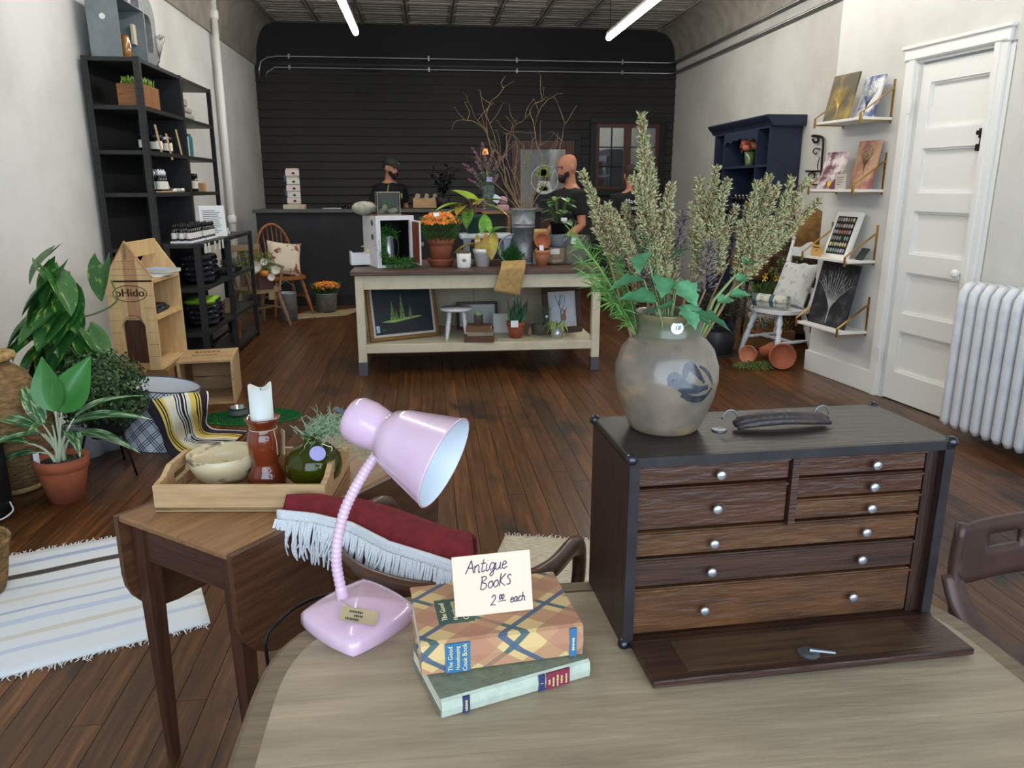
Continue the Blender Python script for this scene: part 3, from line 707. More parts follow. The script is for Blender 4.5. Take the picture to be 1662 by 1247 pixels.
# ---- antique books
page = M('page_edges', (226,220,206), .8, c2=(206,198,180), scale=3, stretch=(1,1,80))
sage = M('sage_cloth', (128,134,112), .75, c2=(112,118,98), scale=60, bump=.2, bscale=300); sage_sp = M('sage_spine', (186,192,174), .7, c2=(168,178,162), scale=40, bump=.2, bscale=300)
navy = M('navy_print', (44,54,92), .6); maroon = M('maroon_label', (126,42,62), .6); gilt = M('gilt', (222,200,140), .4)
bk = thing('book', 'sage green cloth book at the bottom of the antique book stack', 'book', (.002,.954,TZ+.001), R(17.5), 'antique books on the oak table')
W_,D_,T_ = .245,.152,.031
B().box(.003,W_-.003,.004,D_-.004,.003,T_-.003).build('pages', page, bk)
B().box(0,W_,.002,D_,0,.003,.001).build('cover', sage, bk); B().box(0,W_,.002,D_,T_-.003,T_,.001).build('cover', sage, bk)
b = B(); b.prismx([(.003,0),(-.002,.003),(-.004,T_/2),(-.002,T_-.003),(.003,T_)],0,W_); sp = b.build('spine', sage_sp, bk)
for x in (.032,.155): B().box(x,x+.011,-.0045,-.001,.002,T_-.002).build('spine_band', navy, sp)
B().box(.168,.208,-.0047,-.001,.002,T_-.002).build('spine_label', maroon, sp)
for sx, n_ in ((.173,4),(.180,7),(.187,8),(.194,6),(.202,7)): blur_print('spine_text', n_, .0042, gilt, sp, (sx,-.0048,T_/2), (R(90),R(-90),0))
blur_print('spine_text', 6, .0048, gilt, sp, (.0375,-.0046,T_/2), (R(90),R(-90),0)); text('spine_text','1',.007,gilt,sp,(.1606,-.0050,T_/2),(R(90),R(-90),0))
def plaid_mat():
    m = M('plaid_cover', (208,176,120), .65, bump=.15, bscale=400); N = m.node_tree.nodes; L = m.node_tree.links; p = N['Principled BSDF']
    tc = N.new('ShaderNodeTexCoord'); sp = N.new('ShaderNodeSeparateXYZ'); L.new(tc.outputs['Object'], sp.inputs[0])
    def math_(op, a, b_=None):
        n = N.new('ShaderNodeMath'); n.operation = op
        for i, v in enumerate((a, b_)):
            if v is None: continue
            if hasattr(v, 'links') or hasattr(v, 'is_linked'): L.new(v, n.inputs[i])
            else: n.inputs[i].default_value = v
        return n.outputs[0]
    yz = math_('SUBTRACT', sp.outputs['Y'], sp.outputs['Z']); yz = math_('MULTIPLY', yz, 1.25)
    col = None; base = srgb((208,176,120))
    prev = None
    for (sgn, off) in ((1,.0),(-1,.3)):
        u = math_('ADD' if sgn > 0 else 'SUBTRACT', sp.outputs['X'], yz); u = math_('FRACT', math_('ADD', math_('MULTIPLY', u, 1/.14), off))
        for (lo_, hi_, c_, f_) in ((.05,.48,(170,118,92),.75),(.62,.72,(62,92,92) if sgn > 0 else (70,88,110),.95)):
            a = math_('GREATER_THAN', u, lo_); b2 = math_('LESS_THAN', u, hi_); f = math_('MULTIPLY', math_('MULTIPLY', a, b2), f_)
            mx = N.new('ShaderNodeMixRGB'); L.new(f, mx.inputs[0]); mx.inputs[2].default_value = srgb(c_)
            if prev is None: mx.inputs[1].default_value = base
            else: L.new(prev, mx.inputs[1])
            prev = mx.outputs[0]
    L.new(prev, p.inputs['Base Color']); return m
plaid = plaid_mat()
bk = thing('book', 'thick plaid covered cookbook on top of the sage green book', 'book', (-.026,1.012,TZ+.033), R(6.4), 'antique books on the oak table')
W_,D_,T_ = .254,.172,.055
B().box(.003,W_-.003,.006,D_-.004,.003,T_-.003).build('pages', page, bk)
B().box(0,W_,.003,D_,0,.003,.001).build('cover', plaid, bk); cv = B().box(0,W_,.003,D_,T_-.003,T_,.001).build('cover', plaid, bk)
b = B(); b.prismx([(.004,0),(-.002,.003),(-.005,T_/2),(-.002,T_-.003),(.004,T_)],0,W_); sp = b.build('spine', plaid, bk)
green = M('green_label', (52,84,72), .6); bluel = M('blue_label', (52,108,146), .6); cream = M('cream_ink', (226,208,158), .6)
B().box(.036,.074,-.0056,-.001,.003,T_-.003).build('spine_label', bluel, sp)
for sx, s_ in ((.044,'The Good'),(.055,'Housekeeping'),(.066,'Cook Book')): text('spine_text', s_, .0088 if s_[0]=='H' else .0105, cream, sp, (sx,-.0062,T_/2), (R(90),R(-90),0), sx=.80 if s_[0]=='H' else .95)
B().box(.232,.243,-.0056,-.001,.003,T_-.003).build('spine_label', bluel, sp); blur_print('spine_text', 8, .005, cream, sp, (.2375,-.0057,T_/2), (R(90),R(-90),0))
B().box(.034,.092,.045,.118,T_,T_+.0004).build('title_box', green, cv)
for sx, s_ in ((.045,'The Good'),(.062,'Housekeeping'),(.079,'Cook Book')): text('title_text', s_, .0125 if s_[0]!='H' else .0095, cream, cv, (sx,.081,T_+.0008), (0,0,R(90)))
# ---- hand written price card
card = thing('price_card', 'handwritten cream card reading Antique Books leaning on the cookbook', 'sign', (.0915,1.082,TZ+.0895), rot=(R(-9),R(-2.2),R(2)))
B().box(-.0625,.0625,0,.001,0,.099).build('paper', M('cream_paper',(232,202,178),.7), card)
HW = {'A':([[(0,0),(.35,1)],[(.35,1),(.6,0)],[(.1,.42),(.55,.42)]],.65),'n':([[(0,.55),(.04,0)],[(.04,.35),(.2,.58),(.32,.45),(.34,0),(.45,.05)]],.45),
 't':([[(.2,.95),(.12,.1),(.25,0),(.36,.12)],[(0,.62),(.38,.66)]],.38),'i':([[(.1,.55),(.08,.05),(.2,.02),(.28,.15)],[(.14,.78),(.16,.80)]],.28),
 'q':([[(.4,.5),(.2,.6),(.05,.3),(.15,.02),(.35,.2),(.42,.55),(.36,-.25),(.2,-.42),(.14,-.25),(.5,.12)]],.5),'u':([[(0,.55),(.03,.1),(.15,0),(.32,.2),(.36,.55),(.36,.08),(.48,.05)]],.48),
 'e':([[(.03,.28),(.32,.38),(.25,.58),(.08,.45),(.05,.12),(.2,0),(.42,.14)]],.42),'B':([[(.1,1),(.05,0)],[(0,.95),(.3,1),(.42,.8),(.1,.55),(.42,.42),(.46,.15),(.2,-.02),(.02,.08)]],.6),
 'o':([[(.28,.55),(.08,.45),(.03,.15),(.18,0),(.36,.2),(.3,.52),(.2,.5)]],.42),'K':([[(.1,1),(.05,0)],[(.46,.95),(.1,.42),(.48,0)]],.55),
 's':([[(.36,.72),(.2,.8),(.08,.62),(.3,.35),(.28,.08),(.05,.05)]],.42),'2':([[(.05,.75),(.25,1),(.42,.75),(.25,.35),(0,0),(.12,.08),(.5,.0)]],.6),
 '0':([[(.22,.9),(.05,.5),(.18,.05),(.38,.45),(.25,.9)]],.42),'a':([[(.36,.5),(.15,.58),(.03,.25),(.12,.0),(.3,.18),(.38,.52),(.36,.08),(.48,.03)]],.5),
 'c':([[(.34,.5),(.18,.58),(.04,.3),(.14,0),(.4,.12)]],.4),'h':([[(.08,1),(.04,0)],[(.05,.35),(.2,.56),(.32,.4),(.34,.02),(.44,.06)]],.45)}
def write(s, x, z, size, name, rise=0):
    b = B(); x0 = x
    for ch in s:
        if ch == ' ': x += .3*size; continue
        st_, adv = HW[ch]
        for ln in st_:
            pp = spline([(x+u*size+v*size*.16, -.0006, z+v*size+(x-x0)*rise) for u,v in ln], 4) if len(ln) > 2 else [Vector((x+u*size+v*size*.16,-.0006,z+v*size+(x-x0)*rise)) for u,v in ln]
            b.tube(pp, .0008, 5)
        x += adv*size
    return b.build(name, ink, card)
write('Antique', -.042, .070, .021, 'handwriting', .05); write('BooKs', -.021, .042, .021, 'handwriting', .08); write('2', -.006, .014, .017, 'handwriting')
b_ = write('00', .008, .022, .010, 'handwriting'); write('each', .026, .016, .014, 'handwriting', .05)
B().tube([(.007,-.0006,.0195),(.020,-.0006,.0205)],.0006,5).build('underline', ink, card)

# ---- drop leaf table
U = Vector((.60,.80,0)); V = Vector((.80,-.60,0))
dl = thing('drop_leaf_table', 'small brown drop leaf table with tapered legs beside the striped rug', 'table', (-.598,1.652,0), math.atan2(U.y,U.x)-PI/2)
# local: +y along U (length), +x along V (across)
top = wood('leaf_table_top', (160,116,76), (116,80,50), 1, .4, 5, bump=.12); mah = wood('leaf_table_dark', (86,52,36), (54,32,24), 2, .4, 6); mahy = wood('leaf_table_apron', (84,50,36), (56,34,26), 0, .4, 6)
HZ = .693; hw, ln = .19, .74
B().box(-hw,hw,0,ln,HZ-.018,HZ,.004).build('top', top, dl)
def leafpoly(y0, y1, zt, zb, rad):
    p = [(y0,zt)]
    for k in range(7): a = PI+PI/2*k/6; p.append((y0+rad+rad*math.cos(a), zb+rad+rad*math.sin(a)))
    for k in range(7): a = -PI/2+PI/2*k/6; p.append((y1-rad+rad*math.cos(a), zb+rad+rad*math.sin(a)))
    return p+[(y1,zt)]
lm = wood('leaf_face', (104,68,44), (70,44,30), 1, .35, 5)
b = B(); b.prismx(leafpoly(.0,ln,HZ-.004,.405,.13), hw+.003, hw+.019); b.build('drop_leaf', lm, dl)
b = B(); b.prismx(leafpoly(.0,ln,HZ-.004,.405,.13), -hw-.019, -hw-.003); b.build('drop_leaf', lm, dl)
B().box(-hw+.03,hw-.03,.03,.048,HZ-.118,HZ-.018).build('apron', mahy, dl); B().box(-hw+.03,hw-.03,ln-.048,ln-.03,HZ-.118,HZ-.018).build('apron', mahy, dl)
for s_ in (-1,1): B().box(s_*(hw-.03)-.009,s_*(hw-.03)+.009,.05,ln-.05,HZ-.118,HZ-.018).build('apron', mah, dl)
for x in (-hw+.028, hw-.028):
    for y in (.045, ln-.045):
        b = B(); b.add([(x-.021,y-.021,HZ-.018),(x+.021,y-.021,HZ-.018),(x+.021,y+.021,HZ-.018),(x-.021,y+.021,HZ-.018),(x-.021,y-.021,HZ-.13),(x+.021,y-.021,HZ-.13),(x+.021,y+.021,HZ-.13),(x-.021,y+.021,HZ-.13),(x-.012,y-.012,0),(x+.012,y-.012,0),(x+.012,y+.012,0),(x-.012,y+.012,0)],
          [(0,1,2,3)]+[(i,4+i,4+(i+1)%4,(i+1)%4) for i in range(4)]+[(4+i,8+i,8+(i+1)%4,4+(i+1)%4) for i in range(4)]+[(11,10,9,8)]); b.build('leg', mah, dl)

# ---- wooden tray with its things
trm = wood('tray_pine', (206,172,128), (176,138,94), 0, .55, 5, bump=.12); tri = wood('tray_inside', (150,116,78), (118,88,58), 0, .6, 5)
tray = thing('serving_tray', 'pale wooden tray with cut out handles on the drop leaf table', 'tray', (-.668,1.775,HZ+.001), R(-6))
W_,D_,T_ = .412,.285,.068
B().box(0,W_,0,D_,.004,.012).build('bottom', tri, tray)
B().box(0,W_,0,.013,.0,T_,.002).build('side_panel', trm, tray); B().box(0,W_,D_-.013,D_,0,T_,.002).build('side_panel', trm, tray)
def endp(x0, x1, nm):
    yc = D_/2; pz = T_+.022
    outer = [(.013,0),(D_-.013,0),(D_-.013,T_),(D_-.05,T_+.004),(yc+.055,pz),(yc-.055,pz),(.05,T_+.004),(.013,T_)]
    b = B()
    b.prismx([(.013,0),(D_-.013,0),(D_-.013,.038),(.013,.038)],x0,x1)
    b.prismx([(.013,.038),(yc-.045,.038),(yc-.05,.05),(yc-.045,.063),(yc-.055,pz),(.05,T_+.004),(.013,T_)],x0,x1)
    b.prismx([(D_-.013,.038),(D_-.013,T_),(D_-.05,T_+.004),(yc+.055,pz),(yc+.045,.063),(yc+.05,.05),(yc+.045,.038)],x0,x1)
    b.prismx([(yc-.045,.063),(yc+.045,.063),(yc+.055,pz),(yc-.055,pz)],x0,x1); b.build('end_panel', trm, tray)
endp(0,.013,'l'); endp(W_-.013,W_,'r')
spalt = M('spalted_wood', (214,196,158), .4, c2=(110,94,66), scale=10, stretch=(1,1,2.6), lo=.52, hi=.62, coat=.3)
bw = B().lathe([(0,.0),(.05,.0),(.075,.02),(.092,.05),(.098,.078),(.094,.080),(.086,.05),(.068,.024),(0,.014)],40,cap=False).build('wooden_bowl', spalt, None, True, loc=(-.543,1.935,HZ+.0135)); bw.scale = (.9,.9,1)
tag(bw, 'pale spalted wood bowl with dark veins on the tray', 'bowl')
redg = M('oxblood_glaze', (122,50,24), .15, c2=(96,38,20), scale=12, coat=.8)
ch = thing('candle_holder', 'glossy red brown ceramic candle holder on the tray', 'candle holder', (-.428,1.905,HZ+.014))
B().lathe([(0,0),(.046,0),(.049,.006),(.049,.022),(.040,.040),(.032,.055),(.033,.064),(.041,.085),(.043,.125),(.038,.142),(.031,.15),(.033,.157),(.042,.170),(.045,.178),(.042,.180),(.032,.168),(0,.165)],36,cap=False).build('body', redg, ch, True)
B().tube([(.034*math.cos(a),.034*math.sin(a),.150) for a in [2*PI*i/24 for i in range(25)]],.0013,6).build('twine', M('twine'), ch)
B().tube([(.03,-.022,.15),(.036,-.026,.12),(.036,-.026,.085)],.001,5).build('twine', M('twine'), ch)
B().at((.047,-.004,.115),(0,R(4),R(30))).box(-.001,.001,-.012,.012,-.035,.03).build('price_tag', kraft, ch)
cdm = M('candle_wax', (226,228,222), .5)
cn = thing('pillar_candle', 'white pillar candle with a melted rim on the red brown holder', 'candle', (-.428,1.905,HZ+.014+.167))
b = B(); n = 28; vs = []; fs = []
for i in range(n):
    a = 2*PI*i/n; zt = .092+.006*math.sin(a*2+1)+.004*math.sin(3*a)
    for r_, z_ in ((.0285,0),(.0285,zt),(.025,zt-.001),(.022,.075)): vs.append((r_*math.cos(a), r_*math.sin(a), z_))
for i in range(n):
    j = (i+1)%n
    for t_ in range(3): fs.append((i*4+t_, j*4+t_, j*4+t_+1, i*4+t_+1))
fs.append(tuple(i*4+3 for i in range(n))); b.add(vs, fs); b.build('wax', cdm, cn, True); B().cyl((0,0,.075),(.002,0,.088),.001,n=5).build('wick', blk, cn)
gg = M('olive_glass', (112,122,20), .06, trans=.82, ior=1.45)
gv = thing('glass_vase', 'round olive green glass vase on the tray', 'vase', (-.305,1.885,HZ+.0135))
B().lathe([(0,.004),(.03,0),(.05,.008),(.068,.03),(.073,.055),(.068,.08),(.05,.10),(.026,.110),(.021,.117),(.020,.130),(.024,.136),(.035,.139),(.035,.141),(.022,.139),(.018,.131),(.0185,.116),(.03,.106),(.06,.082),(.069,.055),(.064,.03),(.046,.012),(0,.008)],40,cap=False).build('glass', gg, gv, True)
B().at((.02,-.054,.102),(R(50),0,R(20))).lathe([(.02,0),(.02,.0008),(0,.001)],20).build('price_sticker', M('lilac_paper',(176,168,222),.6), gv)
ms = M('pale_moss', (150,176,140), .8); b = B()
mo = thing('moss_strands', 'pale green wiry moss spilling out of the olive glass vase', 'dried moss', (-.305,1.885,HZ+.13))
for i in range(420):
    t_ = rnd(0,1)**.8; c_ = bez((0,0,.0),(.03,-.01,.10),(.17,.02,-.055),10); f = t_*10; k = min(int(f),9); q = c_[k].lerp(c_[k+1],f-k)+Vector((rnd(-1,1),rnd(-1,1),rnd(-1,1)))*(.012+.030*t_)
    d = Vector((rnd(-.6,1),rnd(-1,1),rnd(-.7,1))).normalized(); L_ = rnd(.02,.05)
    pp = [q, q+d*L_*.35+Vector((rnd(-1,1),rnd(-1,1),rnd(-1,1)))*.006, q+d*L_*.7+Vector((rnd(-1,1),rnd(-1,1),rnd(-1,1)))*.009, q+d*L_+Vector((rnd(-1,1),rnd(-1,1),rnd(-1,1)))*.012]
    b.tube(pp, [.0009,.0009,.0008,.0004], 3, cap=False)
for i in range(24):
    q = Vector((rnd(-.015,.015),rnd(-.015,.015),-.06)); b.tube([q, Vector((rnd(-.012,.012),rnd(-.012,.012),.0)), Vector((rnd(-.05,.05),rnd(-.04,.04),rnd(.03,.07)))], .0009, 3, cap=False)
stuff(b.build('strand_mass', ms, mo))

# ---- striped rag rug with fringe
def rug(name, label, corners, mat, fr, nfr, th=.006):
    P = [Vector(c_) for c_ in corners]   # near-left, near-right, far-right, far-left
    t_ = thing(name, label, 'rug', (0,0,0))
    def fn(u,v):
        q = P[0].lerp(P[1],u).lerp(P[3].lerp(P[2],u),v); return (q.x, q.y, th+.004*mnoise.noise(Vector((u*6,v*4,1.3)))**2)
    o = B().grid(fn, 30, 20).build('weave', mat, t_, True); solid(o, th, -1)
    b = B()
    for (a,c_,out) in ((P[0],P[1],(P[0]-P[3]).normalized()),(P[3],P[2],(P[3]-P[0]).normalized())):
        for i in range(nfr):
            q = a.lerp(c_,(i+rnd(.1,.9))/nfr)+Vector((0,0,.004)); e = q+out*rnd(.6,1.1)*fr+Vector((rnd(-.4,.4),rnd(-.4,.4),0))*fr
            b.tube([q,(q+e)/2+Vector((rnd(-.3,.3)*fr,rnd(-.3,.3)*fr,.002)),e],[.0022,.002,.001],4,cap=False)
    stuff(b.build('fringe', M('fringe_white',(224,226,226),.9), t_)); return t_
def stripes(name, cols, axis, scale, rough=.95):
    m = M(name, cols[0][1], rough, bump=.35, bscale=160); N = m.node_tree.nodes; L = m.node_tree.links; p = N['Principled BSDF']
    tc = N.new('ShaderNodeTexCoord'); nz = N.new('ShaderNodeTexNoise'); nz.inputs['Scale'].default_value = 2.2; L.new(tc.outputs['Object'], nz.inputs['Vector'])
    d = N.new('ShaderNodeVectorMath'); d.operation = 'DOT_PRODUCT'; d.inputs[1].default_value = axis; L.new(tc.outputs['Object'], d.inputs[0])
    a = N.new('ShaderNodeMath'); a.operation = 'MULTIPLY_ADD'; a.inputs[1].default_value = .03; L.new(nz.outputs['Fac'], a.inputs[0]); L.new(d.outputs['Value'], a.inputs[2])
    s_ = N.new('ShaderNodeMath'); s_.operation = 'MULTIPLY'; s_.inputs[1].default_value = scale; L.new(a.outputs[0], s_.inputs[0])
    f = N.new('ShaderNodeMath'); f.operation = 'FRACT'; L.new(s_.outputs[0], f.inputs[0])
    cr = N.new('ShaderNodeValToRGB'); cr.color_ramp.interpolation = 'CONSTANT'; e = cr.color_ramp.elements
    e[0].position = cols[0][0]; e[0].color = srgb(cols[0][1]); e[1].position = cols[1][0]; e[1].color = srgb(cols[1][1])
    for q, c_ in cols[2:]: x = e.new(q); x.color = srgb(c_)
    L.new(f.outputs[0], cr.inputs[0]); L.new(cr.outputs[0], p.inputs['Base Color']); return m
rdir = (Vector((-1.354,3.154,0))-Vector((-.843,2.666,0))); rside = Vector((.549,.249,0))  # stripes run along the rug's fringed edge
nl = Vector((-1.95,1.905,0)); nr = Vector((-.779,2.422,0)); fr_ = Vector((-.93,2.70,0)); 
ax_ = Vector((-.39,.92,0)).normalized()
W = (222,227,232)
rugm = stripes('rag_rug', [(0,W),(.10,(196,206,226)),(.13,W),(.20,(210,208,200)),(.235,W),(.32,(196,208,228)),(.36,W),(.42,(176,188,214)),(.44,W),(.52,(214,212,206)),(.55,W),(.63,(184,194,214)),(.66,W),(.74,(96,88,80)),(.755,(70,64,60)),(.78,(96,88,80)),(.79,W),(.88,(172,184,212)),(.915,W)], ax_, 1/.86)
rug('rag_rug', 'white and blue striped rag rug on the floor left of the drop leaf table', [(-1.95,1.90,0),(-.775,2.42,0),(-1.10,3.24,0),(-2.27,2.80,0)], rugm, .03, 150)
crm = M('cream_weave', (222,212,190), .95, c2=(176,160,134), scale=9, stretch=(3,30,1), lo=.5, hi=.62, bump=.5, bscale=120)
rug('cream_rug', 'cream nubby woven rug with tufted edge on the floor behind the armchair', [(.10,2.34,0),(.95,2.10,0),(1.02,2.80,0),(.30,2.98,0)], crm, .03, 60)

# ---- captain armchair with throw
bent = wood('bentwood', (96,58,36), (56,34,24), 0, .3, 5); bent.node_tree.nodes['Principled BSDF'].inputs['Coat Weight'].default_value = .3
ac = thing('captain_armchair', 'brown bentwood captain armchair pushed up behind the oak table', 'chair', (.035,1.625,0), R(-32.5))
def U_path(z, hw_=.265, back=-.205, fwd=.235, n=24):
    p = []
    for i in range(n+1):
        a = PI + PI*i/n; p.append((hw_*math.cos(a), back*.0 + (-.0) + .24*math.sin(a)*1.0, z))
    return [(-hw_, fwd, z)] + [(-hw_, fwd*.5, z)] + p + [(hw_, fwd*.5, z),(hw_, fwd, z)]
pth = [(-.258,.15,.50),(-.262,.155,.57),(-.265,.14,.63),(-.266,.09,.655)] + U_path(.658, .268, fwd=.06)[1:-1] + [(.266,.09,.655),(.265,.14,.63),(.262,.155,.57),(.258,.15,.50)]
pth = spline(pth, 3)
B().tube(pth, .027, 10, flat=.55).build('arm_rail', bent, ac, True)
b = B(); n = 28
def crest(u,v):
    a = PI*1.10 + PI*.80*u; h_ = .655-.085*v*min(1,math.sin(PI*u)*3)
    rr_ = .262+.012*v; return (rr_*math.cos(a), .238*math.sin(a)*(1+.04*v), h_)
o = B().grid(crest, 28, 3).build('crest_rail', bent, ac, True); solid(o, .026, 0)
for i in range(9):
    a = PI*1.08 + PI*.84*i/8; x, y = .255*math.cos(a), .232*math.sin(a)
    B().tube([(x*.82,y*.80,.43),(x,y,.64)],.009,8).build('spindle', bent, ac, True)
for s_ in (-1,1): B().tube([(s_*.258,.15,.51),(s_*.24,.15,.46),(s_*.21,.14,.42)],.017,8).build('arm_support', bent, ac, True)
b = B(); b.prism([(.23*math.cos(a)*(1 if abs(math.cos(a))<.99 else 1), .03+.25*math.sin(a)) for a in [2*PI*i/28 for i in range(28)]], .40, .435); b.build('seat', bent, ac)
for sx in (-1,1):
    for sy in (-1,1): B().tube([(sx*.15,.03+sy*.15,.40),(sx*.2,.03+sy*.21,0)],[.019,.014],8).build('leg', bent, ac, True)
for sy in (-1,1): B().tube([(-.175,.03+sy*.18,.19),(.175,.03+sy*.18,.19)],.010,8).build('stretcher', bent, ac, True)
B().lathe([(.011,0),(.011,.0008),(0,.001)],16,c=(.266,.0,.6735)).build('price_sticker', M('lilac_paper'), ac)
red = M('red_wool', (128,34,40), .95, c2=(106,26,32), scale=40, bump=.5, bscale=220)
th = thing('throw_blanket', 'red throw with white fringe folded over the armchair back', 'blanket', (0,0,0))
Z_ = .735
bk_ = [atz(x,y,Z_) for x,y in ((470,812),(520,806),(575,812),(640,828),(700,850),(765,872))]
frt = [atz(x,y,Z_-.008) for x,y in ((462,822),(520,828),(580,842),(640,872),(700,890),(770,912))]
def at_(L_, u):
    f = u*(len(L_)-1); i = min(int(f),len(L_)-2); return L_[i].lerp(L_[i+1], f-i)
def thr(u,v):
    if v < .2: q = at_(bk_,u)+Vector((.01,.03,0)); q.z -= .09*(1-v/.2)
    elif v < .8: q = at_(bk_,u).lerp(at_(frt,u),(v-.2)/.6); q.z += .012*math.sin(PI*(v-.2)/.6)+.006*mnoise.noise(Vector((u*5,v*3,0)))
    else: q = at_(frt,u)+Vector((-.010,-.024,0))*((v-.8)/.2); q.z -= .03*(v-.8)/.2
    return q
o = B().grid(thr, 30, 20).build('wool', red, th, True); solid(o, .012, 0)
wb = M('wool_white', (228,230,232), .95, bump=.5, bscale=250)
def band(u,v):
    q = at_(frt,u)+Vector((-.012,-.026,-.008)); q.z -= .022*v-.012; q.y -= .004*v; return q
o = B().grid(band, 30, 3).build('white_band', wb, th, True); solid(o, .008, 0)
b = B()
for i in range(150):
    u = (i+rnd(0,.9))/150; q = at_(frt,u)+Vector((-.016,-.034,-.016)); L_ = rnd(.06,.10)*(1.0+.15*u); sw = rnd(-.018,.006)
    b.tube(spline([q, q+Vector((sw*.3-.004,-.008,-L_*.35)), q+Vector((sw*.8-.006+rnd(-.006,.006),-.006,-L_*.7)), q+Vector((sw-.006+rnd(-.008,.008),-.002,-L_))],3),[.0026]*9+[.0016],5)
stuff(b.build('fringe', wb, th))

# ---- brown metal chair at the right of the table
bm = M('brown_metal', (84,62,55), .38, c2=(70,50,44), scale=8, metal=.2)
mc = thing('metal_chair', 'brown metal chair with a slotted backrest right of the oak table', 'chair', (1.365,1.44,0), R(186))
# local: backrest along x, chair faces +y (away from table)
def brow(x_, z_): return (x_, -.02-.35*(x_/.24)**2*.12, z_)
for nm, bx in (('backrest', None),):
    b = B(); hw_ = .215
    def br(u,v):
        x = -hw_+2*hw_*u; z_ = .585+.14*v; c_ = max(0,abs(x)-hw_+.05)/.05
        z_ = .585+.14*v*(1-.10*c_*c_) if v > .5 else .585+.14*v+.03*c_*c_*(1-v*2)
        return (x, -.03*math.cos(PI*x/(2*hw_))-.012*v, z_)
    # two bands around the slot
    b.grid(br, 26, 8); keep = []
    for f in b.f:
        cc = sum((Vector(b.v[i]) for i in f), Vector())/4
        if abs(abs(cc.x)-.07) < .05 and abs(cc.z-.672) < .016: continue
        keep.append(f)
    b.f = keep; b.mi = [0]*len(keep); o = b.build('backrest', bm, mc, True); solid(o, .014, 0)
for s_ in (-1,1):
    B().tube(spline([(s_*.205,-.012,.73),(s_*.212,-.005,.60),(s_*.215,.05,.44),(s_*.22,.20,.20),(s_*.225,.34,0)],4),.013,8).build('leg', bm, mc, True)
    B().tube([(s_*.19,.34,.42),(s_*.205,.10,.22),(s_*.21,-.14,0)],.012,8).build('leg', bm, mc, True)
B().box(-.19,.19,.03,.40,.42,.44,.008).build('seat', bm, mc); [B().tube(spline([(s_*.212,-.012,.61),(s_*.208,.02,.55),(s_*.19,.09,.49),(s_*.16,.19,.44)],5),.030,10,flat=.4).build('side_strap', bm, mc, True) for s_ in (-1,1)]
lfm = leaf_mesh('leaf', .16, .10, M('deep_leaf',(40,140,52),.4), .2, .4)
fp = thing('potted_plant', 'bright green broad leaf plant in a small pot behind the brown chair', 'plant', (1.02,1.62,0))
B().lathe([(0,0),(.06,0),(.08,.14),(.085,.14),(.085,.16),(.07,.16),(.06,.12),(0,.12)],20,cap=False).build('pot', M('terracotta',(176,98,66),.75,c2=(156,84,56),scale=10,bump=.1), fp, True)
for i in range(8): place_leaf(lfm, fp, (0,0,.13+.05*i), i*2.4, .6+.05*i, 1)
# ---- wicker basket at the left edge
wick = M('wicker', (150,118,70), .8, c2=(104,78,44), scale=26, stretch=(1,1,3), lo=.4, hi=.6, bump=.8, bscale=70)
def woven(name, prof, c, n, mat, parent, rows):
    b = B(); b.lathe(prof, n, cap=False)
    for i, v in enumerate(b.v):
        a = math.atan2(v[1],v[0]); k = int(v[2]*rows); s_ = 1+.016*math.sin(a*n*.5+PI*(k%2)); b.v[i] = (v[0]*s_, v[1]*s_, v[2])
    return b.build(name, mat, parent, True)
ba = thing('wicker_basket', 'woven straw basket at the lower left edge on the rag rug', 'basket', (-1.705,2.70,.012))
woven('body', [(0,0)]+[(.12+.035*(k/12)**.7,.19*k/12) for k in range(13)]+[(.148,.19),(.13,.08),(0,.02)], None, 48, wick, ba, 60)
B().tube([(.156*math.cos(a),.156*math.sin(a),.192) for a in [2*PI*i/32 for i in range(33)]],.008,8).build('rim', wick, ba, True)
# ================================================================== LEFT SIDE
# ---- black steel shelving
bs = M('shelf_black', (40,42,43), .45, c2=(52,53,53), scale=7, metal=.2); bsd = M('shelf_back', (24,25,27), .6); hole = M('hole_dark', (10,10,10), .9)
hb = B().box(-.0045,.0045,-.0008,.0008,-.0045,.0045)
hole_me = hb.build('hole', hole).data
bpy.data.objects.remove([o for o in bpy.data.objects if o.name == 'hole'][0])
def shelving(label, x0, x1, y0, ym, y1, levels, h, backs, grp):
    t_ = thing('metal_shelving', label, 'shelf', (0,0,0), 0, grp)
    for y in (y0, ym, y1):
        for x, sx in ((x0,1),(x1,-1)):
            b = B(); sy = 1 if y < y1 else -1
            b.box(min(x,x+sx*.04),max(x,x+sx*.04),y-.002,y+.002,0,h); b.box(x-.002,x+.002,min(y,y+sy*.04),max(y,y+sy*.04),0,h)
            hb_ = []
            po = b.build('post', bs, t_)
            q = B(); n = int(h/.051)
            for k in range(n):
                z_ = .04+k*.051
                if y == y0: q.cbox((x+sx*.022,y-.0024,z_),(.008,.001,.008))
                q.cbox((x-sx*-.0 + (-sx*.0024 if sx < 0 else -.0024)*(1 if sx>0 else -1)*(-1 if sx>0 else 1), y+sy*.022, z_),(.001,.008,.008))
                q.cbox((x+(.0024 if sx < 0 else -.0024), y+sy*.022, z_),(.001,.008,.008))
            stuff(q.build('bolt_holes', hole, po))
    for i, z_ in enumerate(levels):
        B().box(x0+.004,x1-.004,y0+.004,ym-.003,z_-.03,z_,.002).build('shelf_board', bs, t_)
        B().box(x0+.004,x1-.004,ym+.003,y1-.004,z_-.03,z_,.002).build('shelf_board', bs, t_)
    for (ya,yb) in backs: B().box(x0+.002,x0+.005,ya,yb,.1,h).build('back_panel', bsd, t_)
    return t_
LV = [2.342,2.02,1.712,1.412,1.008,.68,.35,.08]
sh = shelving('tall black perforated steel shelving unit against the left wall', -2.365, -1.985, 6.0, 6.94, 7.87, LV, 2.345, [(6.0,6.94)], None)
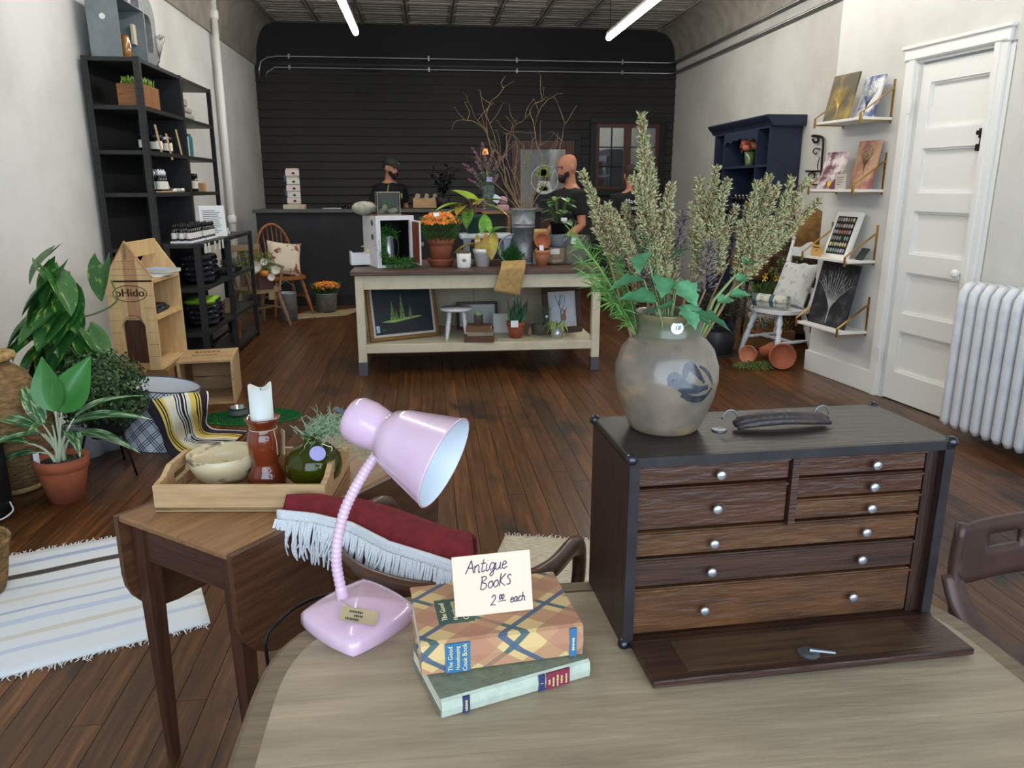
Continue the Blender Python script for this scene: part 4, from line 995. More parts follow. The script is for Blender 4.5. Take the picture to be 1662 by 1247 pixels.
B().box(-2.36,-1.99,6.935,6.939,.02,2.34).build('divider_panel', bsd, sh)
LV2 = [1.035,.70,.352,.06]
shelving('low black steel shelving unit in front of the tall one', -1.965, -1.71, 6.03, 6.93, 7.83, LV2, 1.04, [(6.03,6.93)], None)
FX = -2.06   # a line along the shelves near their front
def sp_(x, y, lev): return None
def on(px, lev, X=-2.1): return Vector((X, atx(px, 200, X).y if False else atx(px, 250, X).y, lev+.001))
# grey breadbox, open, lying on its side
gm = M('grey_enamel', (126,136,140), .45, c2=(112,122,126), scale=6); gmi = M('grey_enamel_in', (96,108,120), .5)
bx = thing('metal_bread_box', 'grey metal box with open front on top of the tall shelving', 'box', (-2.20,6.20,2.345), R(0))
w_, d_, h_ = .21, .52, .40
b = B(); b.box(-w_/2,w_/2,-.17,-.165,0,h_); b.box(-w_/2,w_/2,.36,.365,0,h_); b.box(-w_/2,-w_/2+.005,-.165,.36,0,h_); b.box(-w_/2,w_/2,-.165,.36,0,.005); b.box(-w_/2,w_/2,-.165,.36,h_-.005,h_); b.build('body', gm, bx)
B().at((0,-.171,.26),(R(90),0,0)).lathe([(.02,0),(.02,.003),(.011,.004)],16).build('grommet', M('white_paint'), bx)
B().at((-w_/2+.006,.1,.25),(0,R(90),0)).lathe([(.045,0),(.045,.01),(0,.011)],20).build('knob', blk, bx)
B().box(.02,.04,.30,.358,.16,.30).build('paper_label', M('aged_paper',(206,198,178),.7), bx)
bt = thing('amber_jar', 'small amber jar inside the open grey metal box', 'jar', (-2.14,6.24,2.352))
B().lathe([(0,0),(.035,0),(.038,.06),(.036,.13),(.028,.15),(.028,.165),(0,.167)],16,cap=False).build('glass', M('amber',(150,104,48),.2,coat=.5), bt, True); B().at((.037,-.01,.09),(0,R(90),0)).lathe([(.012,0),(.012,.002),(0,.0022)],12).build('price_sticker', wl, bt)
galv = M('galvanised', (150,154,157), .42, c2=(122,128,132), scale=22, metal=.4)
lt = thing('metal_letter', 'galvanised metal letter D standing behind the grey box', 'letter', (-2.21,6.62,2.345))
def Dpoly(w2, h2, r, n=8):
    p = [(0,0),(w2-r,0)]
    for k in range(n+1): a = -PI/2+PI/2*k/n; p.append((w2-r+r*math.cos(a), r+r*math.sin(a)))
    for k in range(n+1): a = PI/2*k/n; p.append((w2-r+r*math.cos(a), h2-r+r*math.sin(a)))
    return p+[(0,h2)]
b = B(); od = Dpoly(.34,.56,.16); idd = [(x*.42+.10,y*.5+.14) for x,y in od]; n = len(od)
vs = [(0.0,y,z) for y,z in od]+[(0.0,y,z) for y,z in idd]+[(.07,y,z) for y,z in od]+[(.07,y,z) for y,z in idd]
fs = []
for i in range(n):
    j = (i+1)%n; fs += [(i,j,n+j,n+i),(2*n+i,3*n+i,3*n+j,2*n+j),(i,2*n+i,2*n+j,j),(n+i,n+j,3*n+j,3*n+i)]
b.add(vs, fs); b.build('letter_body', galv, lt)
lt = thing('metal_letter', 'galvanised metal letter M lying across the top of the grey box', 'letter', (-2.20,6.12,2.746))
b = B(); b.prismx([(0,0),(.06,0),(.06,.24),(.15,.08),(.24,.24),(.24,0),(.30,0),(.30,.34),(.24,.34),(.15,.19),(.06,.34),(0,.34)],0,.07); b.build('letter_body', galv, lt)
wk = thing('wire_whisk', 'wire basket whisk leaning on the metal letter atop the shelving', 'whisk', (-2.03,6.62,2.347))
b = B()
for k in range(7):
    a = k*.28-.85; b.tube(spline([(0,.0,.06),(.03*math.sin(a),.03,.16),(.05*math.sin(a),.07,.26-.02*abs(a)),(.0,.03+.06*math.cos(a),.22)],5),.0022,5)
b.build('wires', M('dull_nickel'), wk); B().tube([(0,0,.06),(-.01,-.05,.01),(.02,-.09,.01)],.004,6).build('handle', blk, wk)
# wooden planter with succulents on the second shelf
pl = wood('planter_wood', (150,104,62), (116,76,44), 0, .65, 6); suc = M('succulent', (130,160,62), .55, c2=(98,134,48), scale=30)
t_ = thing('wooden_planter', 'small wooden planter box with green succulents on the tall shelving', 'planter', (-2.08,6.22,2.021))
for bxx in ((-.09,.09,-.17,-.16,0,.15),(-.09,.09,.16,.17,0,.15),(-.09,-.08,-.16,.16,0,.15),(.08,.09,-.16,.0,0,.15),(.08,.09,.003,.16,0,.15),(-.08,.08,-.16,.16,0,.02)): B().box(*bxx).build('side_board', pl, t_)
b = B()
for i in range(150):
    c_ = Vector((rnd(-.075,.075),rnd(-.15,.15),.14+rnd(0,.03))); d = Vector((rnd(-.5,.5),rnd(-.5,.5),1)).normalized(); tuft(b, c_, d, rnd(.03,.06), .007)
b.mi = [0]*len(b.mi); stuff(b.build('succulents', suc, t_)); B().box(-.08,.08,-.16,.16,.10,.135).build('soil', M('soil',(40,32,26),.95), t_)
# bottles, jars, cards on the shelves
dkg = M('dark_glass', (26,24,30), .12, coat=.6); whl = M('white_label', (226,224,220), .6); blkcap = M('black_cap', (18,18,20), .4); kr = M('kraft_tag'); silver = M('silver_tin', (190,194,198), .3, metal=.8)
def bottle(label, loc, h=.11, r=.018, cap=blkcap, body=dkg, lab=True, grp=None, kind='bottle'):
    t_ = thing('small_'+kind, label, kind, loc, 0, grp)
    B().lathe([(0,0),(r,0),(r,h*.6),(r*.55,h*.72),(r*.5,h*.76),(0,h*.77)],10,cap=False).build('body', body, t_, True)
    B().lathe([(0,h*.74),(r*.62,h*.74),(r*.62,h*.90),(r*.3,h*.94),(r*.25,h),(0,h)],8,cap=False).build('cap', cap, t_, True)
    if lab: B().lathe([(r*1.02,h*.14),(r*1.02,h*.48)],10,cap=False).build('paper_label', whl, t_, True)
    return t_
def jar(label, loc, h=.07, r=.03, body=dkg, lid=blkcap, grp=None):
    t_ = thing('small_jar', label, 'jar', loc, 0, grp)
    B().lathe([(0,0),(r,0),(r,h*.75),(0,h*.76)],12,cap=False).build('body', body, t_, True); B().lathe([(0,h*.74),(r*1.03,h*.74),(r*1.03,h),(0,h)],12,cap=False).build('lid', lid, t_, True)
    B().lathe([(r*1.01,h*.18),(r*1.01,h*.6)],12,cap=False).build('paper_label', whl, t_, True); return t_
z3 = 1.713
for k,(y,lab) in enumerate(((6.14,'dark glass jar left of the front post on the third shelf'),(6.38,'dark glass jar beside the first kraft price strip on the third shelf'),(6.46,'dark glass jar between the kraft price strips on the third shelf'),(6.62,'dark glass jar with silver lid right of the middle price strip'),(6.70,'dark glass jar furthest right in the third shelf jar row'))):
    jar(lab, (-2.06,y,z3), .13, .034, lid=(blkcap,blkcap,blkcap,silver,blkcap)[k], grp='jars on the third shelf')
for y,lab in ((6.30,'kraft paper price strip leftmost among the third shelf jars'),(6.54,'kraft paper price strip hanging over the third shelf edge'),(6.80,'kraft paper price strip right of the third shelf jars')):
    t_ = thing('price_strip', lab, 'sign', (-1.99,y,z3-.05 if '54' in str(y) else z3), 0, 'kraft price strips'); B().at((0,0,0),(0,R(-8),R(0))).box(0,.002,-.022,.022,0,.20).build('paper', kr, t_)
tq = M('teal_paper', (40,110,124), .6)
t_ = thing('gift_bag', 'teal paper bag on the third shelf right bay', 'bag', (-2.1,7.36,z3)); b = B(); b.prismx([(-.07,0),(.07,0),(.08,.16),(.02,.20),(-.08,.17)],-.03,.03); b.build('bag_body', tq, t_); B().box(.031,.032,-.09,-.05,.0,.17).build('paper_label', whl, t_)
jar('dark jar tucked behind the teal bag on the third shelf', (-2.16,7.22,z3), .2, .04)
t_ = thing('hanging_sign', 'small wood plaque hung by a cord behind the third shelf right bay', 'sign', (-2.33,7.72,z3)); B().box(0,.012,-.11,.11,.08,.11).build('bar', pl, t_); B().tube([(.01,-.10,.11),(.01,0,.27),(.01,.10,.11)],.003,5).build('cord', M('twine'), t_)
t_ = thing('folded_cloth', 'grey folded cloth on the second shelf right bay', 'cloth', (-2.12,7.24,2.021)); gc = M('grey_cloth', (158,152,144), .95, bump=.3)
for i, bb_ in enumerate(((-.10,.10,-.14,.16,0,.05),(-.10,.10,-.13,.10,.05,.10),(-.09,.09,-.12,.02,.10,.17))): B().box(*bb_,.015).build('fold', gc, t_)
z4 = 1.413
for k,y in enumerate((6.36,6.42,6.48,6.39,6.45,6.51)): bottle('white capped dark bottle, '+('near end','middle','far end')[k%3]+' of the '+('front' if k < 3 else 'rear')+' row on the fourth shelf', (-2.05-.05*(k>2),y,z4), .175, .026, cap=wl, grp='white capped bottles on the fourth shelf')
t_ = thing('info_card', 'small tan card standing behind the silver tins on the fourth shelf', 'sign', (-2.08,6.66,z4)); B().at((0,0,0),(0,R(-12),0)).box(0,.003,-.05,.05,0,.13).build('paper', M('tan_card',(196,176,154),.7), t_)
for k,y in enumerate((6.62,6.70,6.80)):
    t_ = thing('silver_tin', ('round silver tin nearest the bottles on the fourth shelf','round silver tin in the middle of the tin row','round silver tin furthest from the bottles')[k], 'tin', (-2.03,y,z4), 0, 'round tins on the fourth shelf'); B().lathe([(0,0),(.036,0),(.036,.02),(0,.021)],16,cap=False).build('base', silver, t_, True); B().lathe([(.037,.016),(.037,.03),(0,.031)],16,cap=False).build('lid', silver, t_, True)
t_ = thing('wooden_tray', 'thin wooden strip under the bottles on the fourth shelf edge', 'tray', (-2.0,6.44,z4)); B().box(-.03,.012,-.25,.14,-.0,.012,.003).build('board', trm, t_)
t_ = thing('cutting_board', 'wooden board leaning behind the right bay of the fourth shelf', 'board', (-2.2,7.15,z4)); B().at((0,0,0),(0,R(-14),0)).box(0,.012,-.07,.07,0,.30,.01).build('board', pl, t_)
jar('brown dropper jar on the right bay of the fourth shelf', (-2.08,7.38,z4), .16, .035, body=M('brown_jar',(58,34,22),.2,coat=.5))
t_ = thing('wooden_block', 'small wooden block at the far end of the fourth shelf', 'block', (-2.1,7.66,z4)); B().box(-.04,.04,-.04,.04,0,.08,.004).build('block', trm, t_)
# dropper bottles in trays on the low unit
zt = 1.036
for k, (y0_, n_) in enumerate(((6.12,6),(6.52,6))):
    t_ = thing('bottle_tray', ('white tray of dropper bottles nearest the dog house shelf','white tray of dropper bottles beside the printed sheet')[k], 'tray', (-1.86,y0_+.17,zt)); B().box(-.085,.085,-.17,.17,0,.016,.004).build('tray_body', wl, t_)
    for i in range(n_):
        for j in range(3): bottle('black dropper bottle, '+('first','second','third','fourth','fifth','sixth')[i]+' from the near end in the '+('back','middle','front')[j]+' row of the '+('near' if k == 0 else 'far')+' tray', (-1.92+j*.055, y0_+.03+i*.056, zt+.017), .125, .019, grp='dropper bottles on the '+('near' if k == 0 else 'far')+' tray')
t_ = thing('info_sheet', 'printed white sheet in a stand on the low shelving top', 'sign', (-1.84,7.0,zt), R(25)); B().at((0,0,0),(R(-14),0,0)).box(-.105,.105,0,.004,0,.27).build('paper', wl, t_)
pr = M('grey_print', (120,120,124), .6); b = B().at((0,0,0),(R(-14),0,0))
for i in range(13): b.box(-.08,rnd(.02,.085),-.0006,0,.03+.016*i,.036+.016*i)
b.build('printed_lines', pr, t_)
for k,y in enumerate((6.20,6.30,6.48,6.62,6.72)):
    t_ = thing('price_label', ('first','second','third','fourth','fifth')[k]+' small white price label along the low shelving front edge', 'sign', (-1.709,y,.955), 0, 'price labels on the low shelving'); B().box(0,.001,-.025,.025,0,.075).build('paper', whl, t_)
# folded clothes
dkc = M('navy_print_cloth', (34,36,46), .9, c2=(150,156,164), scale=26, lo=.60, hi=.66); gnc = M('neon_cloth', (140,190,50), .9)
def clothes(label, loc, n, seed, neon):
    random.seed(seed); t_ = thing('folded_shirts', label, 'clothes', loc)
    for i in range(n):
        def fn(u,v,i=i):
            a = 2*PI*v; rr = .55+.45*math.sin(PI*u)**.4; x = (u-.5)*.24; ph = i*1.7
            return (x, .17*math.cos(a)*rr+.03*mnoise.noise(Vector((u*3,v*3,ph)))+rnd(-.004,.004)-.012*i, .032*math.sin(a)*rr+.035+i*.042+.012*mnoise.noise(Vector((u*5,v*5,ph+9))))
        B().grid(fn, 10, 20).build('shirt', dkc if not(neon and i == n-1) else gnc, t_, True)
    random.seed(seed*3)
clothes('stack of navy printed shirts on the upper bay of the low shelving', (-1.83,6.46,.705), 5, 3, False)
clothes('heap of navy and neon green shirts on the middle bay of the low shelving', (-1.83,6.46,.358), 5, 5, True)
t_ = thing('leaning_frame', 'small wooden frame leaning at the foot of the low shelving', 'frame', (-1.80,7.28,.062)); B().box(-.0,.015,-.12,.12,0,.18,.003).build('frame', pl, t_); B().box(.0151,.017,-.10,.10,.02,.16).build('panel', M('rust_panel',(128,70,44),.7), t_)
t_ = thing('wooden_block', 'small wooden block on the lower right bay of the low shelving', 'block', (-1.80,7.08,.353)); B().box(-.03,.03,-.04,.04,0,.13,.004).build('block', trm, t_)
t_ = thing('hanging_planter', 'white rope hanger with trailing plant on the low shelving right bay', 'planter', (-1.82,7.36,.702)); b = B(); b.tube(spline([(0,-.1,.02),(0,-.04,.2),(0,0,.36),(0,.04,.38),(0,.06,.33),(0,.0,.31)],5),.006,6); b.tube([(0,.0,.33),(0,.10,.02)],.004,6); b.build('rope', wl, t_)
b = B()
for i in range(160): tuft(b, Vector((rnd(-.08,.08),rnd(-.14,.14),rnd(.02,.10))), Vector((rnd(-1,1),rnd(-1,1),rnd(0,1))), rnd(.02,.045), .006)
b.mi = [0]*len(b.mi); stuff(b.build('foliage', M('dull_green',(74,94,60),.7), t_)); B().box(-.07,.07,-.13,.13,0,.03,.005).build('dish', blk, t_)
t_ = thing('folded_cloth', 'dark cloth on the low shelving next to the rope hanger', 'cloth', (-1.82,7.06,.702)); B().box(-.09,.09,-.08,.10,0,.05,.015).build('fold', dkc, t_)

# ---- dog house display "pHido"
pine = wood('pine', (226,196,146), (204,168,116), 2, .6, 4, bump=.1, ratio=9); pine_b = wood('pine_brown', (196,152,110), (170,124,86), 2, .6, 4, ratio=9); dkd = wood('dark_stain', (92,56,36), (58,36,26), 2, .55, 5)
burn = M('burnt_mark', (58,34,20), .8); groove = M('groove', (120,92,60), .9)
dh = thing('dog_house_shelf', 'pine dog house shaped display shelf standing on a wooden crate', 'display shelf', (-2.045,5.10,.287), R(-2))
W_, E_, A_, D_ = .29, .60, .825, .50
def gable(x0,x1,y0,y1): return [(x0,0),(x1,0),(x1,E_),((x0+x1)/2,A_),(x0,E_)]
strips = [(0,.05,0),(.05,.12,0),(.12,.20,1),(.20,.255,0),(.255,.29,0)]
def hgt(x): return E_+(A_-E_)*(1-abs(x-W_/2)/(W_/2))
ax0, ax1, az, ar = .075, .215, .045, .07
for (a,c_,k) in strips:       # front boards around the arched opening
    n = 10; b = B()
    for i in range(n):
        xa, xb = a+(c_-a)*i/n, a+(c_-a)*(i+1)/n
        def az_(x):
            if x <= ax0 or x >= ax1: return None
            return az+.235+math.sqrt(max(0,ar*ar-(x-W_/2)**2))
        la_, lb_ = az_((xa+xb)/2), az_((xa+xb)/2)
        if la_ is None: b.prismy([(xa,0),(xb,0),(xb,hgt(xb)),(xa,hgt(xa))],0,.018)
        else: b.prismy([(xa,az_(min(max(xa,ax0+1e-4),ax1-1e-4))),(xb,az_(min(max(xb,ax0+1e-4),ax1-1e-4))),(xb,hgt(xb)),(xa,hgt(xa))],0,.018)
    b.build('front_board', pine_b if k else pine, dh)
B().box(ax0,ax1,0,.018,0,az).build('sill_board', pine_b, dh)
B().prismy([(ax0-.01,az-.005),(ax1+.01,az-.005),(ax1+.01,az+.31),(ax0-.01,az+.31)],.019,.026).build('door_panel', dkd, dh)
b = B()
for z_ in (.09,.17,.25,.33,.41,.49): 
    for (xa,xb) in ((0,.065),(.225,W_)): b.box(xa,xb,-.0008,0,z_,z_+.002)
for z_ in (.62,.66,.71): b.box(W_/2-.5*(W_)*(A_-z_)/(A_-E_)+.01, W_/2+.5*W_*(A_-z_)/(A_-E_)-.01,-.0008,0,z_,z_+.002)
b.build('scored_lines', groove, dh)
b = B(); b.tube([(W_/2+.105*math.cos(a),-.001,.505+.052*math.sin(a)) for a in [2*PI*i/40 for i in range(41)]],.0022,5); b.box(.04,W_,-.0012,0,.578,.590); b.tube([(W_/2+.072*math.cos(a),-.001,az+.235+.085*math.sin(a)) for a in [PI*i/20 for i in range(21)]],.0012,4); b.build('burnt_lines', burn, dh)
text('lettering','pHido',.072,burn,dh,(W_/2,-.0012,.508),ext=.0006)
text('lettering','pHido',.072,burn,dh,(W_/2+.0028,-.0010,.508),ext=.0006)
for s_ in (0,1):   # roof edge battens
    x0_, x1_ = (0,W_/2) if s_ == 0 else (W_/2,W_)
    b = B(); b.prismy([(x0_,hgt(x0_)),(x1_,hgt(x1_)),(x1_,hgt(x1_)+.012),(x0_,hgt(x0_)+.012)],-.003,.02); b.build('gable_batten', pine_b, dh)
b = B(); b.prismy([(0,0),(W_,0),(W_,E_),(W_/2,A_),(0,E_)],D_-.018,D_); b.build('back_board', pine, dh)
B().box(0,.016,.018,D_-.018,0,E_).build('side_board', pine, dh)
B().box(W_/2-.01,W_/2+.01,.0,D_,A_-.10,A_-.0).build('ridge_board', pine, dh)
for z_ in (.0,.33,.57): B().box(.016,W_+.005,.018,D_-.018,z_,z_+.02).build('shelf_board', pine, dh)
bp = M('blue_cover', (168,190,216), .6)
for k,(dx,dy,dz,lab,m_) in enumerate(((.20,.20,.021,'white booklet lowest on the dog house top shelf',wl),(.23,.27,.030,'pale blue booklet stacked on the dog house top shelf',bp),(.24,.30,.041,'thick pale blue booklet topmost on the dog house shelf',bp))):
    P = Matrix.Rotation(R(-2),4,'Z') @ Vector((dx,dy,.57+dz)) + Vector((-2.045,5.10,.287))
    t_ = thing('booklet', lab, 'book', P, R(-8*k), 'booklets on the dog house'); B().box(-.10,.10,-.08,.08,0,.008 if k < 2 else .022,.001).build('pages', page, t_); B().box(-.101,.101,-.081,.081,.008 if k < 2 else .022,.0095 if k < 2 else .024).build('cover', m_, t_)
P = Vector((-2.045,5.10,.287))
t_ = thing('cloth_pile', 'folded printed fabric on the dog house middle shelf', 'cloth', P+Vector((.17,.24,.351))); B().box(-.09,.09,-.14,.14,0,.03,.012).build('fold', dkc, t_); B().box(-.08,.08,-.12,.10,.03,.05,.01).build('fold', dkc, t_)
t_ = thing('tent_card', 'folded pink white tent card on the dog house bottom shelf', 'sign', P+Vector((.19,.10,.021)), R(20)); pk = M('pinkish_card',(232,214,214),.6)
B().at((0,0,0),(R(-22),0,0)).box(-.05,.05,0,.002,0,.16).build('front_leaf', pk, t_); B().at((0,.118,0),(R(22),0,0)).box(-.05,.05,0,.002,0,.16).build('back_leaf', pk, t_)
b = B().at((0,0,0),(R(-22),0,0)); [b.box(-.035,rnd(0,.035),-.0008,0,.06+.014*i,.065+.014*i) for i in range(6)]; b.build('printed_lines', pr, t_)
# crates
cw = wood('crate_wood', (206,176,134), (172,138,98), 0, .7, 5, bump=.2); cwd = wood('crate_brown', (150,112,72), (118,84,54), 0, .7, 5)
def crate(label, loc, rz, w, d, h, mat, open_side, txt=None):
    t_ = thing('wooden_crate', label, 'crate', loc, rz, 'wooden crates under the dog house'); g = .008; ns = 3; sh_ = (h-.0)/ns
    for i in range(ns):
        z0_, z1_ = i*sh_+g/2, (i+1)*sh_-g/2
        if open_side != 'f': B().box(.018,w-.018,0,.012,z0_,z1_).build('slat', mat, t_)
        if open_side != 'b': B().box(.018,w-.018,d-.012,d,z0_,z1_).build('slat', mat, t_)
    for x in (0,w-.018): 
        B().box(x,x+.018,0,d,0,h).build('end_panel', mat, t_)
    for i in range(3): B().box(.018,w-.018,.012+i*(d-.024)/3,.012+(i+1)*(d-.024)/3-g,(h-.014 if open_side=='f' else 0),(h if open_side=='f' else .012)).build('slat', mat, t_)
    if open_side == 'f':
        for i in range(3): B().box(.018,w-.018,.012+i*(d-.024)/3,.012+(i+1)*(d-.024)/3-g,0,.012).build('slat', mat, t_)
    return t_
c1 = crate('brown slatted crate directly under the pine dog house', (-2.06,5.095,0), R(-2), .34, .46, .284, cwd, 'b')
B().box(.018,.322,.012,.448,.27,.284).build('top_board', cwd, c1)
c2 = crate('pale wooden crate lying open beside the dog house', (-1.70,5.20,0), R(8), .36, .44, .31, cw, 'f')
blur_print('stencil', 9, .034, M('stencil_ink',(90,70,50),.8), c2, (.18,.20,.3102), (0,0,0)); blur_print('stencil', 6, .05, M('stencil_ink'), c2, (.18,.32,.3102), (0,0,0))
# ---- dog bowl and turf mat
turf = M('turf_green', (30,110,52), .95, c2=(20,84,40), scale=60)
tm = thing('turf_mat', 'green artificial turf mat on the floor by the crate', 'mat', (-1.17,4.90,.0)); pts = [(.32*math.cos(a)*(1+.0), .185*math.sin(a)) for a in [2*PI*i/40 for i in range(40)]]
B().prism(pts, .001, .006).build('backing', turf, tm)
b = B()
for i in range(5200):
    a = rnd(0,2*PI); r_ = math.sqrt(rnd(0,1)); x, y = .315*r_*math.cos(a), .18*r_*math.sin(a); dx, dy = rnd(-.004,.004), rnd(-.004,.004)
    b.add([(x-.001,y,.006),(x+.001,y,.006),(x+dx,y+dy,.018)],[(0,1,2)])
stuff(b.build('turf_blades', turf, tm))
t_ = thing('dog_bowl', 'small stainless steel pet bowl on the turf mat', 'bowl', (-1.255,4.93,.018)); B().lathe([(0,.004),(.05,.004),(.063,0),(.066,.004),(.056,.045),(.059,.048),(.053,.047),(.046,.012),(0,.010)],28,cap=False).build('bowl_body', M('stainless',(176,178,182),.2,metal=.9), t_, True); B().lathe([(.0665,.004),(.060,.034)],28,cap=False).build('rubber_band', M('grey_plastic'), t_, True)
# ---- patterned lampshade with a striped blanket
def geo_mat():
    m = M('geo_print', (226,230,236), .8); N = m.node_tree.nodes; L = m.node_tree.links; p = N['Principled BSDF']
    tc = N.new('ShaderNodeTexCoord'); sp = N.new('ShaderNodeSeparateXYZ'); L.new(tc.outputs['Object'], sp.inputs[0])
    at2 = N.new('ShaderNodeMath'); at2.operation = 'ARCTAN2'; L.new(sp.outputs['Y'], at2.inputs[0]); L.new(sp.outputs['X'], at2.inputs[1])
    u = N.new('ShaderNodeMath'); u.operation = 'MULTIPLY'; u.inputs[1].default_value = 24/(2*PI); L.new(at2.outputs[0], u.inputs[0])
    v = N.new('ShaderNodeMath'); v.operation = 'MULTIPLY'; v.inputs[1].default_value = 18; L.new(sp.outputs['Z'], v.inputs[0])
    ds = []
    for sg in ('ADD','SUBTRACT'):
        a = N.new('ShaderNodeMath'); a.operation = sg; L.new(u.outputs[0], a.inputs[0]); L.new(v.outputs[0], a.inputs[1])
        f = N.new('ShaderNodeMath'); f.operation = 'FRACT'; h_ = N.new('ShaderNodeMath'); h_.operation = 'MULTIPLY'; h_.inputs[1].default_value = .5; L.new(a.outputs[0], h_.inputs[0]); L.new(h_.outputs[0], f.inputs[0])
        k = N.new('ShaderNodeMath'); k.operation = 'MULTIPLY'; k.inputs[1].default_value = 6; L.new(f.outputs[0], k.inputs[0]); g_ = N.new('ShaderNodeMath'); g_.operation = 'FRACT'; L.new(k.outputs[0], g_.inputs[0])
        l = N.new('ShaderNodeMath'); l.operation = 'LESS_THAN'; l.inputs[1].default_value = .36; L.new(g_.outputs[0], l.inputs[0])
        c_ = N.new('ShaderNodeMath'); c_.operation = 'LESS_THAN'; c_.inputs[1].default_value = .42; L.new(f.outputs[0], c_.inputs[0])
        m_ = N.new('ShaderNodeMath'); m_.operation = 'MULTIPLY'; L.new(l.outputs[0], m_.inputs[0]); L.new(c_.outputs[0], m_.inputs[1]); ds.append(m_)
    mx = N.new('ShaderNodeMath'); mx.operation = 'MAXIMUM'; L.new(ds[0].outputs[0], mx.inputs[0]); L.new(ds[1].outputs[0], mx.inputs[1])
    c = N.new('ShaderNodeMixRGB'); c.inputs[1].default_value = srgb((222,228,236)); c.inputs[2].default_value = srgb((46,62,84)); L.new(mx.outputs[0], c.inputs[0]); L.new(c.outputs[0], p.inputs['Base Color']); return m
ls = thing('drum_lampshade', 'white drum lampshade with blue geometric print on the floor', 'lampshade', (-1.57,4.32,0), rot=(R(-3),R(9),0))
B().lathe([(.175,.03),(.205,.38)],56,cap=False).build('shade_outer', geo_mat(), ls, True); B().lathe([(.172,.03),(.202,.38)],56,cap=False).build('shade_lining', M('lining',(224,228,234),.8), ls, True)
for r_,z_ in ((.175,.03),(.205,.38)): B().tube([(r_*math.cos(a),r_*math.sin(a),z_) for a in [2*PI*i/48 for i in range(49)]],.004,6).build('trim_ring', M('ring_dark',(70,76,90),.7), ls, True)
cols = {'n':(38,32,46),'y':(226,200,104),'w':(232,230,224),'p':(240,226,170),'k':(24,22,26)}
mm = [M('serape_'+k, c_, .95, bump=.4, bscale=200) for k, c_ in cols.items()]; keys = list(cols)
seq = 'nnnnnnkyykykyypwwwppwwkwkwkkwkwwpyyyykykynnnnnw'
bl = thing('striped_blanket', 'yellow white and navy striped woven blanket draped over the lampshade', 'blanket', (0,0,0))
R0 = [aty(246,668,4.30), aty(322,655,4.42)]; R1 = [aty(232,652,4.11), aty(338,634,4.26)]; R2 = [atz(281,740,.03), atz(342,694,.04)]; R3 = [atz(345,748,.012), atz(400,700,.012)]
R15 = [aty(256,694,4.06), aty(337,668,4.20)]
rowsB = [R0,R1,R15,R2,R3]
def blf(u,v):
    u = min(1,max(0,u)); pp = [r_[0].lerp(r_[1],u) for r_ in rowsB]; sp_ = spline(pp, 8); f = v*(len(sp_)-1); i = min(int(f),len(sp_)-2); q = sp_[i].lerp(sp_[i+1],f-i)
    q = q + Vector((0,-.016,.012))*math.sin(PI*u)*(1 if v < .6 else .4) + Vector((.01,.01,.008))*mnoise.noise(Vector((u*4,v*6,2)))
    q.z = max(q.z,.008); return q
b = B(); b.grid(blf, len(seq), 32); b.mi = [keys.index(seq[i]) for i in range(len(seq)) for j in range(32)]
o = b.build('weave', mm, bl, True); solid(o, .006, 1)
# ---- plants
def leafmat(name, c, c2, scale, lo, hi, stretch=(1,1,1), rough=.38, rand=.15): return M(name, c, rough, c2=c2, scale=scale, lo=lo, hi=hi, stretch=stretch, rand=rand, coat=.2)
poth = leafmat('pothos_leaf', (44,98,40), (150,174,66), 16, .58, .70, (1,2.4,1))
tc_ = M('terracotta')
pm_ = thing('totem_plant', 'tall variegated pothos climbing a moss pole by the left wall', 'plant', (-1.94,4.27,0))
B().lathe([(0,0),(.10,0),(.125,.20),(.128,.21),(.118,.21),(.112,.17),(0,.17)],28,cap=False).build('pot', M('pot_white',(222,226,234),.4), pm_, True)
B().lathe([(0,.15),(.112,.172),(0,.18)],20,cap=False).build('soil', M('soil'), pm_)
B().tube([(0,0,.1),(.01,0,.5),(.03,-.01,1.02)],[.038,.036,.034],10).build('moss_pole', M('coir',(124,104,74),.95,c2=(90,74,50),scale=40,bump=.8,bscale=60), pm_, True)
hl = B()
def heart(L, w, fold, curl):
    b = B()
    def fn(u,v):
        e = (v-.5)*2; pr_ = (math.sin(PI*min(1,(u*.93+.07)**.62)))**.8; x = L*(u - .16*abs(e)**1.5*(1-u)**3*2); return (x, e*w*.5*pr_, abs(e)*fold*w*.5*pr_ - curl*L*u*u - .05*L*math.sin(e*3)*0)
    b.grid(fn, 9, 6); me = bpy.data.meshes.new('leaf'); me.from_pydata([tuple(v) for v in b.v], [], b.f); me.polygons.foreach_set('use_smooth', [True]*len(me.polygons)); return me
pl1 = heart(.20,.155,.30,.30); pl1.materials.append(poth); pl2 = heart(.20,.15,.38,.12); pl2.materials.append(poth)
PO = Vector((-1.94,4.27,0)); sb = B()
spots = [(62,428,2.3),(92,450,-.5),(55,480,3.5),(42,500,3.3),(98,510,-1.5),(30,535,3.3),(128,530,-.4),(150,560,.2),(100,545,-1.2),(45,556,3.6),(120,500,-1.0),(75,575,-2.2),(110,590,-1.3),(20,555,3.0),(140,585,-.2),(170,555,.25),(60,600,3.9),(90,620,-1.9),(80,525,-2.3),(70,455,2.8),(115,470,-.3),(85,600,-1.4),(150,605,-.1),(55,530,-2.6),(105,560,-1.7),(130,600,-.8),(35,515,3.2),(75,500,2.6),(110,535,-.6),(15,575,3.3),(60,580,3.4),(125,565,-.5),(95,480,-1.5),(45,590,3.5),(155,585,0),(85,560,-2),(70,535,2.9),(112,610,-1.2)]
